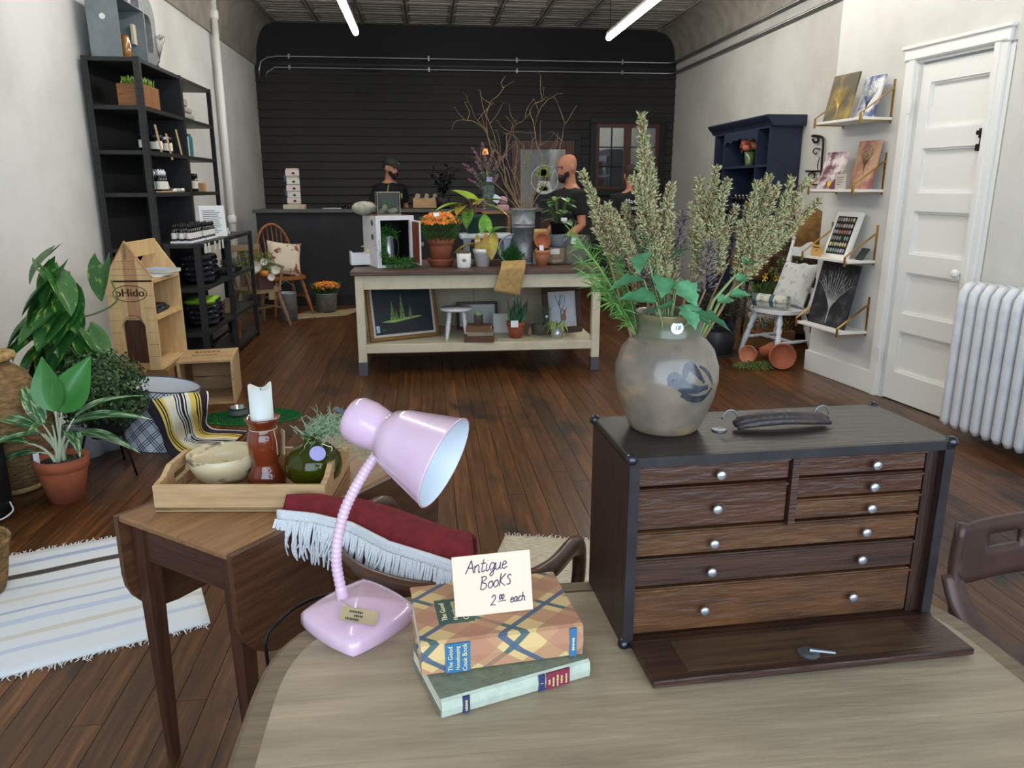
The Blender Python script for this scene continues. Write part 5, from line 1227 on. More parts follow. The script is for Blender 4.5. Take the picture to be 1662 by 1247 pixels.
for i,(x,y,az) in enumerate(spots):
    az = -PI/2 + (.95*math.cos(az)) + rnd(-.3,.3)
    q = aty(x,y,4.16+rnd(-.07,.10))-PO; root = Vector((.015,0,min(1.0,max(.25,q.z+.03))))
    st_ = q - Vector((math.cos(az),math.sin(az),0))*.09; sb.tube(bez(root, (root+st_)/2+Vector((0,-.01,.03)), st_, 4), .0035, 5)
    place_leaf(random.choice((pl1,pl2)), pm_, st_+Vector((0,-.03,.05)), az, rnd(-1.0,-.45), rnd(.85,1.2), rnd(-.35,.35))
q = aty(165,462,4.10)-PO; sb.tube(spline([(.02,0,.88),(.06,-.06,.83),(.16,-.12,.80),q+Vector((.06,0,-.09)),q+Vector((.05,0,.02))],4),.0045,6)
place_leaf(pl2, pm_, q+Vector((.02,0,.10)), -PI/2-.2, -1.15, .95, .2)
sb.build('vine', M('vine_green',(96,118,56),.6), pm_, True)
fe = thing('trailing_plant', 'dense dark green small leaved bush on a black wire stand', 'plant', (-1.68,3.98,0)); fmt = [M('bush_dark',(36,66,34),.5), M('bush_mid',(56,88,46),.5), M('bush_light',(84,112,62),.5)]
b = B()
for i in range(5200):
    d = Vector((random.gauss(0,1),random.gauss(0,1),random.gauss(0,1))).normalized(); r_ = rnd(.62,1.05); c_ = Vector((d.x*.215*r_, d.y*.21*r_, .46+d.z*.185*r_ - (.06 if d.z < 0 else 0)*abs(d.x)))
    n_ = (d+Vector((rnd(-.8,.8),rnd(-.8,.8),rnd(-.4,.8)))).normalized(); s_ = n_.orthogonal().normalized(); s_ = Quaternion(n_, rnd(0,6.28)) @ s_; t2 = n_.cross(s_); L_ = rnd(.012,.022)
    b.mat(random.choice((0,0,1,1,2))); b.add([c_, c_+s_*L_*.45+t2*L_*.5, c_+s_*L_, c_+s_*L_*.45-t2*L_*.5],[(0,1,2,3)])
stuff(b.build('foliage', fmt, fe))
sb = B()
for i in range(26): a = rnd(0,6.28); e = Vector((.2*math.cos(a),.2*math.sin(a),rnd(.25,.6))); sb.tube(bez((0,0,.36),(e.x*.5,e.y*.5,.55),e,5),.0015,4)
sb.build('stems', M('bush_mid'), fe); B().lathe([(0,.2),(.08,.2),(.105,.36),(.108,.37),(.098,.36),(0,.34)],24,cap=False).build('pot', M('dark_pot',(40,42,46),.5), fe, True)
for k in range(3):
    a = k*2*PI/3-.5; B().tube([(.10*math.cos(a),.10*math.sin(a),.24),(.17*math.cos(a),.17*math.sin(a),0)],.006,6).build('stand_leg', blk, fe, True)
B().tube([(.105*math.cos(a),.105*math.sin(a),.24) for a in [2*PI*i/24 for i in range(25)]],.005,6).build('stand_ring', blk, fe, True)
bw_ = thing('white_basin', 'white enamel basin on the floor behind the terracotta plant', 'basin', (-1.86,4.40,0)); B().lathe([(0,.0),(.10,0),(.16,.11),(.165,.115),(.155,.11),(.095,.01),(0,.008)],28,cap=False).build('basin_body', M('enamel_blue_white',(206,212,232),.3), bw_, True)
# aglaonema in terracotta
ag = thing('potted_aglaonema', 'striped leaf plant in a terracotta pot on the floor at left', 'plant', (-1.755,3.62,0)); AO = Vector((-1.755,3.62,0))
def tpot(parent, r, h, mat=None, n=30, z0=0): return B().lathe([(0,z0),(r*.66,z0),(r*.93,z0+h*.72),(r*.93,z0+h*.74),(r,z0+h*.75),(r*1.02,z0+h),(r*.93,z0+h),(r*.88,z0+h*.8),(0,z0+h*.8)],n,cap=False).build('pot', mat or tc_, parent, True)
tpot(ag, .115, .215); B().lathe([(.10,.19),(0,.195)],20,cap=False).build('soil', M('gravelly_soil',(40,36,34),.9,c2=(170,166,160),scale=80,lo=.58,hi=.66), ag)
agm = leafmat('aglaonema_leaf', (40,92,52), (176,204,158), 9, .50, .62, (1.2,9,1)); agp = leafmat('broad_leaf', (66,142,58), (52,122,48), 6, .3, .7); stw = M('pale_stem', (206,218,188), .5)
def midrib(b, L, w, n=8):
    b.tube([(u/n*L, 0, .0015) for u in range(n)], [.0018]*(n-1)+[.0006], 4)
l1 = leaf_mesh('leaf', .30, .10, agm, .35, .42, 10, 4); l2 = leaf_mesh('leaf', .26, .16, agp, .35, .05, 10, 4); 
sb = B()
for (x,y,az,el,me,sc) in ((90,668,1.9,1.20,l2,1.0),(100,670,.9,1.0,l2,1.12),(70,690,2.4,.9,l1,.95),(60,700,3.0,.55,l1,1.0),(45,720,3.2,.30,l1,.95),(115,690,.2,.35,l1,1.05),(120,705,-.1,.05,l1,.95),(108,700,-.9,.15,l1,.8),(120,680,.5,.6,l1,.95),(72,705,-2.5,.25,l1,.85),(85,690,-1.6,.5,l1,.7),(58,735,3.4,-.05,l1,.9)):
    q = aty(x,y,3.60+rnd(-.04,.04))-AO; sb.tube(bez((rnd(-.02,.02),rnd(-.02,.02),.18),(q.x*.35,q.y*.4,(q.z+.2)*.55),q,6),[.009,.008,.007,.006,.005,.004,.0035],7)
    if me is l2: place_leaf(me, ag, q, PI/2, 1.35, sc, 0, tilt=-.22 if x < 95 else .48)
    else: place_leaf(me, ag, q, az, el, sc, rnd(-.3,.3))
sb.build('stems', stw, ag, True); B().at((-.085,-.05,.19),(0,0,.4)).box(-.012,.012,0,.002,0,.06).build('plant_tag', wl, ag)
# big rattan bottle basket and black bag at the left edge
rb = thing('rattan_urn', 'large woven rattan urn with a rope handle at the left edge', 'basket', (-2.09,3.80,0)); ratt = M('rattan', (158,124,80), .8, c2=(102,78,50), scale=22, stretch=(1,1,3), bump=.9, bscale=50)
woven('body', [(0,0),(.12,0)]+[(.12+.11*math.sin(PI*(k/18)**.8),.62*k/18) for k in range(1,18)]+[(.075,.63),(.07,.68),(.06,.66),(0,.6)], None, 56, ratt, rb, 45)
B().tube([(.085*math.cos(a),.085*math.sin(a),.67) for a in [2*PI*i/24 for i in range(25)]],.022,8).build('rope_collar', M('seagrass',(196,164,112),.85,c2=(160,128,80),scale=50,bump=.8), rb, True)
B().tube([(.135*math.cos(a),.135*math.sin(a),.02) for a in [2*PI*i/24 for i in range(25)]],.02,8).build('base_ring', M('seagrass'), rb, True)
bg_ = thing('black_case', 'black case with pale tag at the far left edge on the floor', 'bag', (-2.02,3.42,0)); B().box(-.08,.08,-.10,.10,0,.34,.012).build('case_body', M('black_vinyl',(22,22,25),.5), bg_); B().tube(spline([(.082,-.05,.05),(.10,-.07,.02),(.12,0,.03),(.082,.06,.05)],5),.004,6).build('cord', wl, bg_)
# ---- windsor chairs at the back left
def turned(b, p0, p1, r, n=10, k=14, seed=0):
    p0, p1 = Vector(p0), Vector(p1); pts = [p0.lerp(p1,i/k) for i in range(k+1)]
    pr_ = [.7,.8,.95,1.15,.75,1.2,.8,1.0,1.1,1.05,.95,.85,.75,.65,.55]; b.tube(pts, [r*pr_[min(i,14)] for i in range(k+1)], n)
def windsor(label, loc, rz, mat, back, sw=.42, sd=.40, hz=.44, bh=.55, arms=False):
    t_ = thing('windsor_chair', label, 'chair', loc, rz)
    b = B(); b.prism([(sw/2*spw(math.cos(a),.7), sd/2*spw(math.sin(a),.7)) for a in [2*PI*i/28 for i in range(28)]], hz-.035, hz); b.build('seat', mat, t_)
    for sx in (-1,1):
        for sy in (-1,1): q = B(); turned(q, (sx*sw*.32,sy*sd*.32,hz-.03), (sx*sw*.5,sy*sd*.52,0), .022); q.build('leg', mat, t_, True)
        q = B(); turned(q, (sx*sw*.42,-sd*.42,.2), (sx*sw*.42,sd*.42,.2), .014); q.build('stretcher', mat, t_, True)
    B().tube([(-sw*.42,0,.2),(sw*.42,0,.2)],.011,8).build('stretcher', mat, t_, True)
    if back == 'bow':
        arc = [(sw*.50*math.cos(a), sd*.42+.10*math.sin(a)**.5 if math.sin(a) > 0 else sd*.42, hz+bh*max(0,math.sin(a))**.75) for a in [PI*i/24 for i in range(25)]]
        B().tube(arc, .016, 8).build('bow', mat, t_, True)
        for i in range(7):
            x = (-.5+(i+.5)/7)*sw*.85; h_ = hz+bh*math.sqrt(max(0,1-(x/(sw*.5))**2))**.75; q = B(); fl = i in (1,3,5)
            q.tube([(x*.8,sd*.40,hz),(x*.9,sd*.42+.05,(hz+h_)/2),(x,sd*.42+.095,h_)],[.008,.018 if fl else .010,.007],8,flat=.5); q.build('spindle', mat, t_, True)
    else:
        for sx in (-1,1): q = B(); turned(q,(sx*sw*.42,sd*.38,hz),(sx*sw*.47,sd*.5,hz+bh),.018); q.build('back_post', mat, t_, True)
        for i in range(4): q = B(); turned(q,((-.3+.2*i)*sw,sd*.40,hz),((-.33+.22*i)*sw,sd*.5,hz+bh*.9),.014); q.build('spindle', mat, t_, True)
        B().box(-sw*.5,sw*.5,sd*.47,sd*.52,hz+bh*.85,hz+bh,.006).build('crest_rail', mat, t_)
        for sx in (-1,1): B().tube([(sx*sw*.46,sd*.46,hz+.24),(sx*sw*.55,0,hz+.23),(sx*sw*.52,-sd*.35,hz+.21)],.016,8).build('arm', mat, t_, True); q = B(); turned(q,(sx*sw*.42,-sd*.3,hz),(sx*sw*.52,-sd*.33,hz+.21),.015); q.build('arm_post', mat, t_, True)
    return t_
honey = wood('honey_oak', (168,106,56), (126,76,40), 2, .4, 5); rough_w = wood('raw_wood', (160,136,106), (118,96,72), 2, .8, 6)
windsor('honey brown bow back chair with a floral pillow by the left wall', (-1.68,9.20,0), R(32), honey, 'bow', .46, .46, .45, .58)
windsor('rough unfinished armchair holding a flower box beside the low shelving', (-1.80,8.30,0), R(48), rough_w, 'arm', .44, .44, .42, .44)
pil = thing('throw_pillow', 'cream pillow with brown floral print on the bow back chair', 'pillow', (-1.66,9.10,.452), rot=(R(-18),R(8),R(22)))
fl_m = M('floral_print', (226,214,194), .9, c2=(136,82,60), scale=7, lo=.54, hi=.60, bump=.2, bscale=200)
def pw_(sg):
    def fn(u,v):
        a, c_ = (u-.5)*2, (v-.5)*2; k = max(0,(1-a**4)*(1-c_**4))**.5; pin = 1-.07*(1-abs(a)**2)*1
        return (a*.20*(1-.10*(1-c_*c_)), sg*.075*k, .21+c_*.20*(1-.10*(1-a*a)))
    return fn
b = B(); b.grid(pw_(-1),16,16); b.grid(pw_(1),16,16); b.build('cover', fl_m, pil, True)
fb = thing('flower_box', 'small wooden box of white daisies and greenery on the rough chair', 'flowers', (-1.70,8.22,.422), R(20)); B().box(-.075,.075,-.07,.07,0,.15,.003).build('box', wood('box_brown',(92,58,48),(70,44,38),2,.7,6), fb)
dz = M('daisy_white',(232,228,214),.8); b = B(); g_ = B()
for (x,y,z_,r_) in ((-.09,-.05,.24,.075),(.10,-.08,.20,.06),(.05,-.10,.13,.05),(-.12,.02,.19,.055),(.0,-.02,.28,.05)):
    for k in range(18):
        a = 2*PI*k/18; d = Vector((math.cos(a),-.5,math.sin(a))).normalized(); s_ = d.cross(Vector((0,1,0))).normalized()*r_*.13; c_ = Vector((x,y,z_)); b.add([c_,c_+d*r_*.6+s_,c_+d*r_,c_+d*r_*.6-s_],[(0,1,2,3)])
stuff(b.build('petals', dz, fb)); B().ball((-.01,-.075,.165),.045,12,8,(1,1,.8)).build('gourd', M('orange_gourd',(214,130,50),.4), fb, True)
for i in range(500): tuft(g_, Vector((rnd(-.20,.10),rnd(-.05,.14),rnd(.14,.36))), Vector((rnd(-1,1),rnd(-1,1),rnd(-.3,1))), rnd(.02,.05), .006)
g_.mi = [0]*len(g_.mi); stuff(g_.build('foliage', M('flower_green',(92,112,62),.7,c2=(132,140,70),scale=20), fb))
B().at((.02,-.25,-.085),(R(10),0,0)).box(-.03,.03,0,.002,0,.09).build('price_tag', kraft, fb)
t_ = thing('milk_can', 'tall grey galvanised can behind the rough chair', 'can', (-1.58,8.74,0)); B().lathe([(0,0),(.10,0),(.105,.30),(.107,.31),(.09,.31),(.085,.05),(0,.04)],24,cap=False).build('body', galv, t_, True); B().tube([(.1,0,.30),(.09,0,.38),(0,0,.44),(-.09,0,.38),(-.1,0,.30)],.003,6).build('handle', galv, t_, True)
mums = [M('mum_orange',(222,128,44),.7), M('mum_rust',(196,98,34),.7), M('mum_gold',(238,160,60),.7)]; mgreen = [M('mum_leaf',(56,92,40),.6), M('mum_leaf2',(78,116,52),.6)]
def mum(parent, rx, z0, z1, n, fs=.018, body=True):
    b = B()
    for i in range(n):
        a = rnd(0,2*PI); r_ = math.sqrt(rnd(0,1)); x, y = rx*r_*math.cos(a), rx*r_*math.sin(a); z_ = z1-(z1-z0)*.32*r_**3+rnd(-.012,.006); b.mat(random.choice((0,0,1,2))); nrm = Vector((x*1.6,y*1.6,.16)).normalized(); s_ = nrm.orthogonal().normalized(); t2 = nrm.cross(s_); c_ = Vector((x,y,z_)); f_ = fs*rnd(.75,1.2)
        vs = [c_+nrm*f_*.45]+[c_+(s_*math.cos(k*PI/4)+t2*math.sin(k*PI/4))*f_*(1 if k%2 else .75)+nrm*f_*.1 for k in range(8)]; b.add(vs,[(0,1+k,1+(k+1)%8) for k in range(8)])
    stuff(b.build('blossoms', mums, parent))
    b = B()
    for i in range(n*4):
        a = rnd(0,2*PI); zt = rnd(0,1); r_ = rx*(.68+.34*zt)*math.sqrt(rnd(.35,1)); c_ = Vector((r_*math.cos(a),r_*math.sin(a),z0+(z1-z0)*.80*zt)); b.mat(random.choice((0,1))); tuft(b,c_,Vector((math.cos(a),math.sin(a),rnd(.2,1.4))),fs*rnd(1.2,2.2),fs*.25); b.mi[-8:] = [random.choice((0,1))]*8
    stuff(b.build('foliage', mgreen, parent))
t_ = thing('mum_bucket', 'orange mums in a galvanised bucket on the floor by the counter', 'plant', (-1.22,9.27,0)); B().lathe([(0,0),(.105,0),(.112,.02),(.115,.02),(.13,.21),(.138,.225),(.138,.235),(.13,.235),(.12,.2),(0,.2)],28,cap=False).build('bucket', galv, t_, True); mum(t_, .165, .20, .36, 260, .02)
rugm2 = stripes('small_rug', [(0,(188,166,120)),(.4,(70,52,36)),(.6,(206,184,140)),(.8,(60,44,30))], (0.2,1,0), 9); rug('small_rug', 'small tan striped mat on the floor under the mum bucket', [(-1.62,8.75,0),(-.95,8.98,0),(-.80,9.45,0),(-1.5,9.30,0)], rugm2, .03, 40, .004)
# ================================================================== CENTRE TABLE
crw = M('cream_paint', (214,204,178), .55, c2=(196,184,156), scale=5, lo=.45, hi=.8); crwh = M('cream_paint_panel', (206,196,172), .6, c2=(186,176,150), scale=3)
wtop = wood('worn_top', (104,80,70), (66,48,42), 0, .5, 4, bump=.2); greyfoot = M('grey_foot', (86,84,90), .6)
CT = thing('display_table', 'cream painted display table with a lower shelf in the shop centre', 'table', (-.56,5.945,0)); TW, TD, TH = 1.93, .90, .83
B().box(-.03,TW+.03,-.03,TD+.03,TH-.035,TH,.004).build('table_top', wtop, CT)
for x in (0, TW-.065):
    for y in (0, TD-.065):
        l_ = B().box(x,x+.065,y,y+.065,.11,TH-.035,.003).build('leg', crw, CT); B().box(x-.003,x+.068,y-.003,y+.068,0,.11,.003).build('foot_sleeve', greyfoot, l_)
B().box(.065,TW-.065,.008,.03,TH-.145,TH-.035,.002).build('apron', crw, CT); B().box(.065,TW-.065,TD-.03,TD-.008,TH-.145,TH-.035).build('apron', crw, CT)
for x in (.008,TW-.03): B().box(x,x+.022,.065,TD-.065,TH-.145,TH-.035).build('apron', crw, CT)
B().box(.02,TW-.02,.008,TD-.008,.18,.25,.004).build('lower_shelf', crw, CT)
for k in range(4): B().box(.065+k*.45,.065+(k+1)*.45-.004,TD-.06,TD-.04,.25,TH-.145).build('back_panel', crwh, CT)
TT, SS = TH+.001, .251
def tpt(x, y, z=TT): q = atz(x, y, z); return Vector((q.x, q.y, z))
# white enamel cabinet with moss and tin
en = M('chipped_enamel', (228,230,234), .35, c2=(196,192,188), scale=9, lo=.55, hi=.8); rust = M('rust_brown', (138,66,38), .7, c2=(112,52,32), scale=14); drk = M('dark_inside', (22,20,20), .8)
eb = thing('enamel_cabinet', 'chipped white enamel box cabinet with its rust brown door open on the display table', 'cabinet', (-.392,6.14,TT), R(22)); w_, d_, h_ = .315,.34,.405
b = B(); t = .035
for bxx in ((0,t,0,.03,0,h_),(w_-t,w_,0,.03,0,h_),(t,w_-t,0,.03,0,t*.6),(t,w_-t,0,.03,h_-t,h_),(0,.006,.03,d_,0,h_),(w_-.006,w_,.03,d_,0,h_),(0,w_,.03,d_,0,.006),(0,w_,.03,d_,h_-.006,h_),(0,w_,d_-.006,d_,0,h_)): b.box(*bxx)
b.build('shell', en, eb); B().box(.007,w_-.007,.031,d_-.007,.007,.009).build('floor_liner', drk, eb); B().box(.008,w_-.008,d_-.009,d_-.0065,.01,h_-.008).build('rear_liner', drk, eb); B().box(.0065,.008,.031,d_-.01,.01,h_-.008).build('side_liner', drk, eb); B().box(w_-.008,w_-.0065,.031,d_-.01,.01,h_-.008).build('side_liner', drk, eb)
B().box(.01,w_-.01,.03,d_-.01,h_,h_+.002).build('rust_top', rust, eb)
dd = B().at((w_-.005,0,0),(0,0,R(-98))).box(0,.25,-.012,0,.03,h_-.035,.003).build('cabinet_door', en, eb); B().at((w_-.005,0,0),(0,0,R(-98))).box(.012,.238,-.0135,-.0118,.042,h_-.047).build('door_lining', rust, dd)
B().at((w_-.005,0,0),(0,0,R(-98))).box(.238,.25,.0,.02,.18,.21).build('door_catch', M('dull_nickel'), dd)
for z_ in (.25,.36): B().at((-.001,.09,z_-.01),(0,R(-90),0)).lathe([(.022,0),(.022,.006),(0,.007)],14).build('vent_cap', M('grey_plastic'), eb)
mosg = [M('moss_bright',(74,132,48),.8), M('moss_dark',(46,92,36),.8)]
def moss(b, pts, rad, n, L=.03, w=.004):
    for i in range(n):
        f = rnd(0,len(pts)-1); k = min(int(f),len(pts)-2); c_ = Vector(pts[k]).lerp(Vector(pts[k+1]),f-k); d = Vector((random.gauss(0,1),random.gauss(0,1),random.gauss(0,1))).normalized()
        tuft(b, c_+d*rad*rnd(.2,1), d+Vector((0,0,.2)), L*rnd(.6,1.4), w*rnd(.6,1)); b.mi[-8:] = [random.choice((0,1))]*8
mo = thing('moss_garland', 'bright green moss garland curling out of the white enamel cabinet', 'moss', (-.392,6.14,TT), R(22)); b = B()
moss(b, [(.05,.06,.30),(.045,.03,.20),(.05,.0,.09),(.10,-.03,.04),(.19,-.05,.035),(.27,-.06,.035),(.30,-.04,.04)], .035, 800)
moss(b, [(.16,-.11,.02),(.175,-.15,-.03),(.165,-.16,-.10)], .022, 130, .035); stuff(b.build('moss_mass', mosg, mo))
tn = thing('tin_can', 'shiny tin can with moss inside the white enamel cabinet', 'can', Vector((-.392,6.14,TT+.01)) + Matrix.Rotation(R(22),3,'Z') @ Vector((.135,.12,0))); B().lathe([(0,.06),(.05,.06),(.05,.062),(.052,.066),(.05,.07),(.05,.225),(.052,.23),(.048,.23),(.046,.09),(0,.085)],22,cap=False).build('can_body', silver, tn, True); B().box(-.05,.05,-.05,.05,0,.06).build('riser', drk, tn)
b = B(); moss(b, [(-.03,0,.23),(.0,-.01,.27),(.05,-.02,.24)], .04, 220); b.tube(spline([(.04,-.02,.26),(.08,-.05,.2),(.08,-.06,.1),(.06,-.06,.07)],5),.002,4); b.mi += [0]*(len(b.f)-len(b.mi)); stuff(b.build('moss_tuft', mosg, tn))
te = thing('glass_terrarium', 'square glass terrarium with stones on top of the enamel cabinet', 'terrarium', Vector((-.392,6.14,TT+.409)) + Matrix.Rotation(R(22),3,'Z') @ Vector((.04,.06,0)), R(8)); glass = M('clear_glass', (236,242,240), .02, trans=1, ior=1.12); brass = M('brass_frame', (150,140,110), .35, metal=.8)
S_ = .175
for a in (0,S_):
    for c_ in (0,S_): B().cyl((a,c_,0),(a,c_,S_),.003,n=6).build('frame_bar', brass, te)
    for z_ in (0,S_): B().cyl((0,a,z_),(S_,a,z_),.003,n=6).build('frame_bar', brass, te); B().cyl((a,0,z_),(a,S_,z_),.003,n=6).build('frame_bar', brass, te)
B().box(0,S_,-.001,.001,0,S_).build('pane', glass, te); B().box(-.001,.001,0,S_,0,S_).build('pane', glass, te); B().box(S_-.001,S_+.001,0,S_,0,S_).build('pane', glass, te); B().box(0,S_,S_-.001,S_+.001,0,S_).build('pane', M('dusty_back',(58,54,46),.5), te)
st = M('river_stone',(150,142,124),.6,c2=(112,106,92),scale=20)
for (x,y,z_,r_,s_) in ((.03,.05,.022,.03,(1,.8,.7)),(.06,.04,.055,.026,(.8,.8,1.1)),(.11,.05,.025,.032,(1.2,.8,.7)),(.05,.10,.03,.03,(1,1,.8)),(.14,.10,.03,.025,(1,1,1))): B().ball((x,y,z_),r_,10,7,s_).build('pebble', st, te, True)
b = B(); moss(b, [(.04,.10,.07),(.09,.11,.08),(.13,.10,.06)], .03, 120, .02, .003); stuff(b.build('moss_tuft', mosg, te))
t_ = thing('fabric_bundle', 'pale lumpy fabric bundle behind the terrarium on the enamel cabinet', 'cloth', Vector((-.392,6.14,TT+.409)) + Matrix.Rotation(R(22),3,'Z') @ Vector((-.02,.22,0))); b = B(); b.ball((0,0,.05),.10,12,8,(1,.8,.55)); b.build('bundle', M('pale_cloth',(188,186,168),.9,c2=(150,150,132),scale=20), t_, True)
t_ = thing('white_trough', 'small white wooden trough sticking out left of the enamel cabinet', 'box', (-.60,6.30,TT+.012), R(12)); B().box(0,.20,0,.10,0,.012).build('base', en, t_); B().box(0,.20,-.012,0,0,.09).build('side_board', en, t_); B().box(0,.20,.10,.112,0,.09).build('side_board', en, t_); B().box(-.012,0,-.012,.112,0,.105).build('end_board', en, t_)
t_ = thing('bone_ornament', 'small pale animal figurine in the white trough', 'figurine', (-.50,6.36,TT+.026)); b = B(); b.ball((0,0,.05),.035,10,7,(1,.8,1.1)); b.ball((.03,-.02,.09),.024,10,7); b.tube([(.03,-.02,.10),(.0,-.03,.135),(-.03,-.02,.13)],.007,6); b.tube([(.035,-.02,.10),(.07,-.02,.13),(.08,.0,.125)],.007,6); b.build('figure', M('bone',(214,200,172),.6,c2=(120,84,54),scale=14,lo=.5,hi=.6), t_, True)
# mums in terracotta
t_ = thing('potted_mums', 'orange mums in a large terracotta pot with saucer on the display table', 'plant', tpt(716,432)); tcd = M('terracotta_dark',(150,84,60),.7,c2=(132,70,50),scale=9,bump=.1)
B().lathe([(0,0),(.085,0),(.092,.01),(.11,.05),(.112,.062),(.104,.062),(.095,.03),(0,.02)],32,cap=False).build('saucer', tcd, t_, True); B().lathe([(0,.025),(.078,.025),(.097,.17),(.097,.172),(.106,.174),(.110,.228),(.102,.228),(.095,.2),(0,.2)],32,cap=False).build('pot', tcd, t_, True)
mum(t_, .165, .20, .42, 270, .019); B().at((-.03,-.12,.40),(R(-20),0,.2)).box(-.022,.022,0,.002,0,.03).build('plant_tag', wl, t_)
# bee mug, white pot plant
t_ = thing('mug_planter', 'small white mug planter with a printed bee on the display table', 'planter', tpt(753,434.5)); B().lathe([(0,0),(.052,0),(.055,.006),(.058,.115),(.054,.115),(.050,.10),(0,.10)],28,cap=False).build('mug', M('glazed_white',(232,232,230),.25,coat=.4), t_, True)
b = B(); b.at((0,-.0583,.06),(R(90),0,0)); b.lathe([(.018,0),(.018,.0008),(0,.001)],20); bee = b.build('bee_print', M('bee_grey',(140,142,140),.6), t_); bee.scale = (1,1,.75); bee.location = (0,0,.017)
B().tube([(-.012,-.0585,.092),(-.004,-.059,.082)],.0012,5).build('bee_print', M('bee_grey'), t_); B().tube([(.012,-.0585,.092),(.004,-.059,.082)],.0012,5).build('bee_print', M('bee_grey'), t_)
b = B(); [tuft(b, Vector((rnd(-.045,.045),rnd(-.045,.045),.10)), Vector((rnd(-.7,.7),rnd(-.7,.7),1)), rnd(.03,.06), .003) for i in range(90)]; b.mi = [0]*len(b.mi); stuff(b.build('dry_moss', M('dry_moss',(120,108,88),.9), t_))
phl = leafmat('philo_leaf', (116,168,48), (176,190,70), 10, .45, .7); phy = leafmat('philo_yellow', (170,160,60), (150,104,44), 12, .45, .65); phg = leafmat('philo_green', (78,138,46), (140,176,70), 14, .5, .7)
hA = heart(.20,.15,.3,.25); hA.materials.append(phl); hB = heart(.17,.12,.3,.35); hB.materials.append(phy); hC = heart(.18,.13,.25,.3); hC.materials.append(phg)
t_ = thing('potted_philodendron', 'yellow green leaf plant in a white pot on the display table', 'plant', tpt(783,432)); PO = t_.location.copy()
B().lathe([(0,0),(.055,0),(.070,.105),(.076,.106),(.079,.14),(.073,.14),(.068,.12),(0,.12)],28,cap=False).build('pot', M('glazed_white'), t_, True)
sb = B()
for (x,y,me,az,el,sc) in ((765,398,hB,PI+.2,-.1,.9),(782,390,hB,-PI/2,-1.1,1.0),(795,385,hB,-PI/2+.2,-1.0,1.05),(788,372,hC,PI/2,1.1,.85),(800,375,hC,.4,.4,.95),(803,400,hC,-.3,-.6,.6)):
    q = aty(x,y,PO.y-.02)-PO; sb.tube(bez((0,0,.12),(q.x*.4,q.y,q.z*.8),q,5),.004,6); place_leaf(me, t_, q, az, el, sc)
sb.build('stems', M('vine_green'), t_, True)
# white step bench and green pot plant
bn = thing('step_bench', 'rustic white step bench standing behind the small pots on the display table', 'bench', (.27,6.36,TT)); B().box(0,.44,0,.20,.205,.25,.012).build('seat', en, bn)
for x in (.02,.35): 
    b = B(); b.prismy([(x,0),(x+.085,0),(x+.07,.07),(x+.06,.13),(x+.075,.205),(x+.01,.205),(x+.02,.13),(x+.012,.07)],.02,.18); b.build('leg', M('grey_white_paint',(170,174,182),.6), bn)
t_ = thing('potted_philodendron', 'broad lime leaf plant in a green nursery pot on the white bench', 'plant', (.385,6.46,TT+.251)); PO = t_.location.copy(); gpot = M('nursery_green',(34,74,66),.45)
B().lathe([(0,0),(.052,0),(.068,.125),(.073,.126),(.075,.15),(.070,.15),(.065,.12),(0,.12)],26,cap=False).build('pot', gpot, t_, True); sb = B()
for (x,y,me,az,el,sc) in ((760,322,hA,2.4,.5,1.15),(742,333,hA,PI+.3,.0,.95),(735,345,hA,PI+.1,-.3,.85),(790,335,hA,-.2,-.2,1.0),(795,325,hC,-.1,.1,.95),(760,345,hC,-PI/2-.3,-.8,.8),(775,330,hB,.9,.6,.7),(750,335,hB,-2.0,-.2,.8)):
    q = aty(x,y,PO.y-.04)-PO; sb.tube(bez((0,0,.13),(q.x*.4,q.y,q.z*.9),q,5),.005,6); place_leaf(me, t_, q, az, el, sc)
sb.build('stems', M('red_stem',(140,80,60),.5), t_, True)
# sieve with moss and burlap
sv = thing('metal_sieve', 'round metal sieve tilted up and filled with moss on the display table', 'sieve', tpt(833,430)+Vector((0,.03,0)), rot=(R(-12),0,R(4))); b = B(); b.at((0,0,.122),(R(90),0,0)); b.lathe([(.112,-.03),(.124,-.032),(.124,.05),(.116,.05),(.112,-.03)],40,cap=False); b.build('hoop', M('bright_tin',(186,190,194),.35,metal=.3), sv, True)
B().at((0,.035,.122),(R(90),0,0)).lathe([(.117,0),(0,.001)],40,cap=False).build('mesh_disc', M('dark_mesh',(104,108,118),.6), sv); B().at((.10,-.03,.18),(0,0,0)).box(-.022,.022,0,.002,-.022,.022).build('price_tag', M('mint_paper',(206,226,206),.6), sv)
b = B(); moss(b, [(-.06,-.04,.06),(0,-.05,.07),(.06,-.04,.06)], .055, 700, .028, .005); moss(b, [(-.01,-.04,.12),(.03,-.04,.11)], .03, 150, .028, .004); stuff(b.build('moss_mass', [M('moss_deep',(42,104,40),.8), M('moss_dark')], sv))
bu = thing('burlap_strip', 'tan burlap strip hanging over the front edge of the display table', 'cloth', (0,0,0)); C0 = [aty(814,424,6.03), aty(853,422,6.03)]; C1 = [aty(813,434,5.905), aty(853,432,5.905)]; C2 = [aty(801,472,5.885), aty(843,480,5.885)]
for c_ in (C0,): 
    for q in c_: q.z = max(q.z,TT+.004)
def bf(u,v):
    a,b_,c_ = [r_[0].lerp(r_[1],u) for r_ in (C0,C1,C2)]; q = a.lerp(b_,v/.35) if v < .35 else b_.lerp(c_,(v-.35)/.65); 
    if v >= .3: q = q + Vector((0,-.006-.004*math.sin(u*9),0))
    return q
o = B().grid(bf,12,16).build('weave', M('burlap',(190,158,104),.95,c2=(166,134,82),scale=30,stretch=(1,1,1),bump=.5,bscale=250), bu, True); solid(o,.003,0)
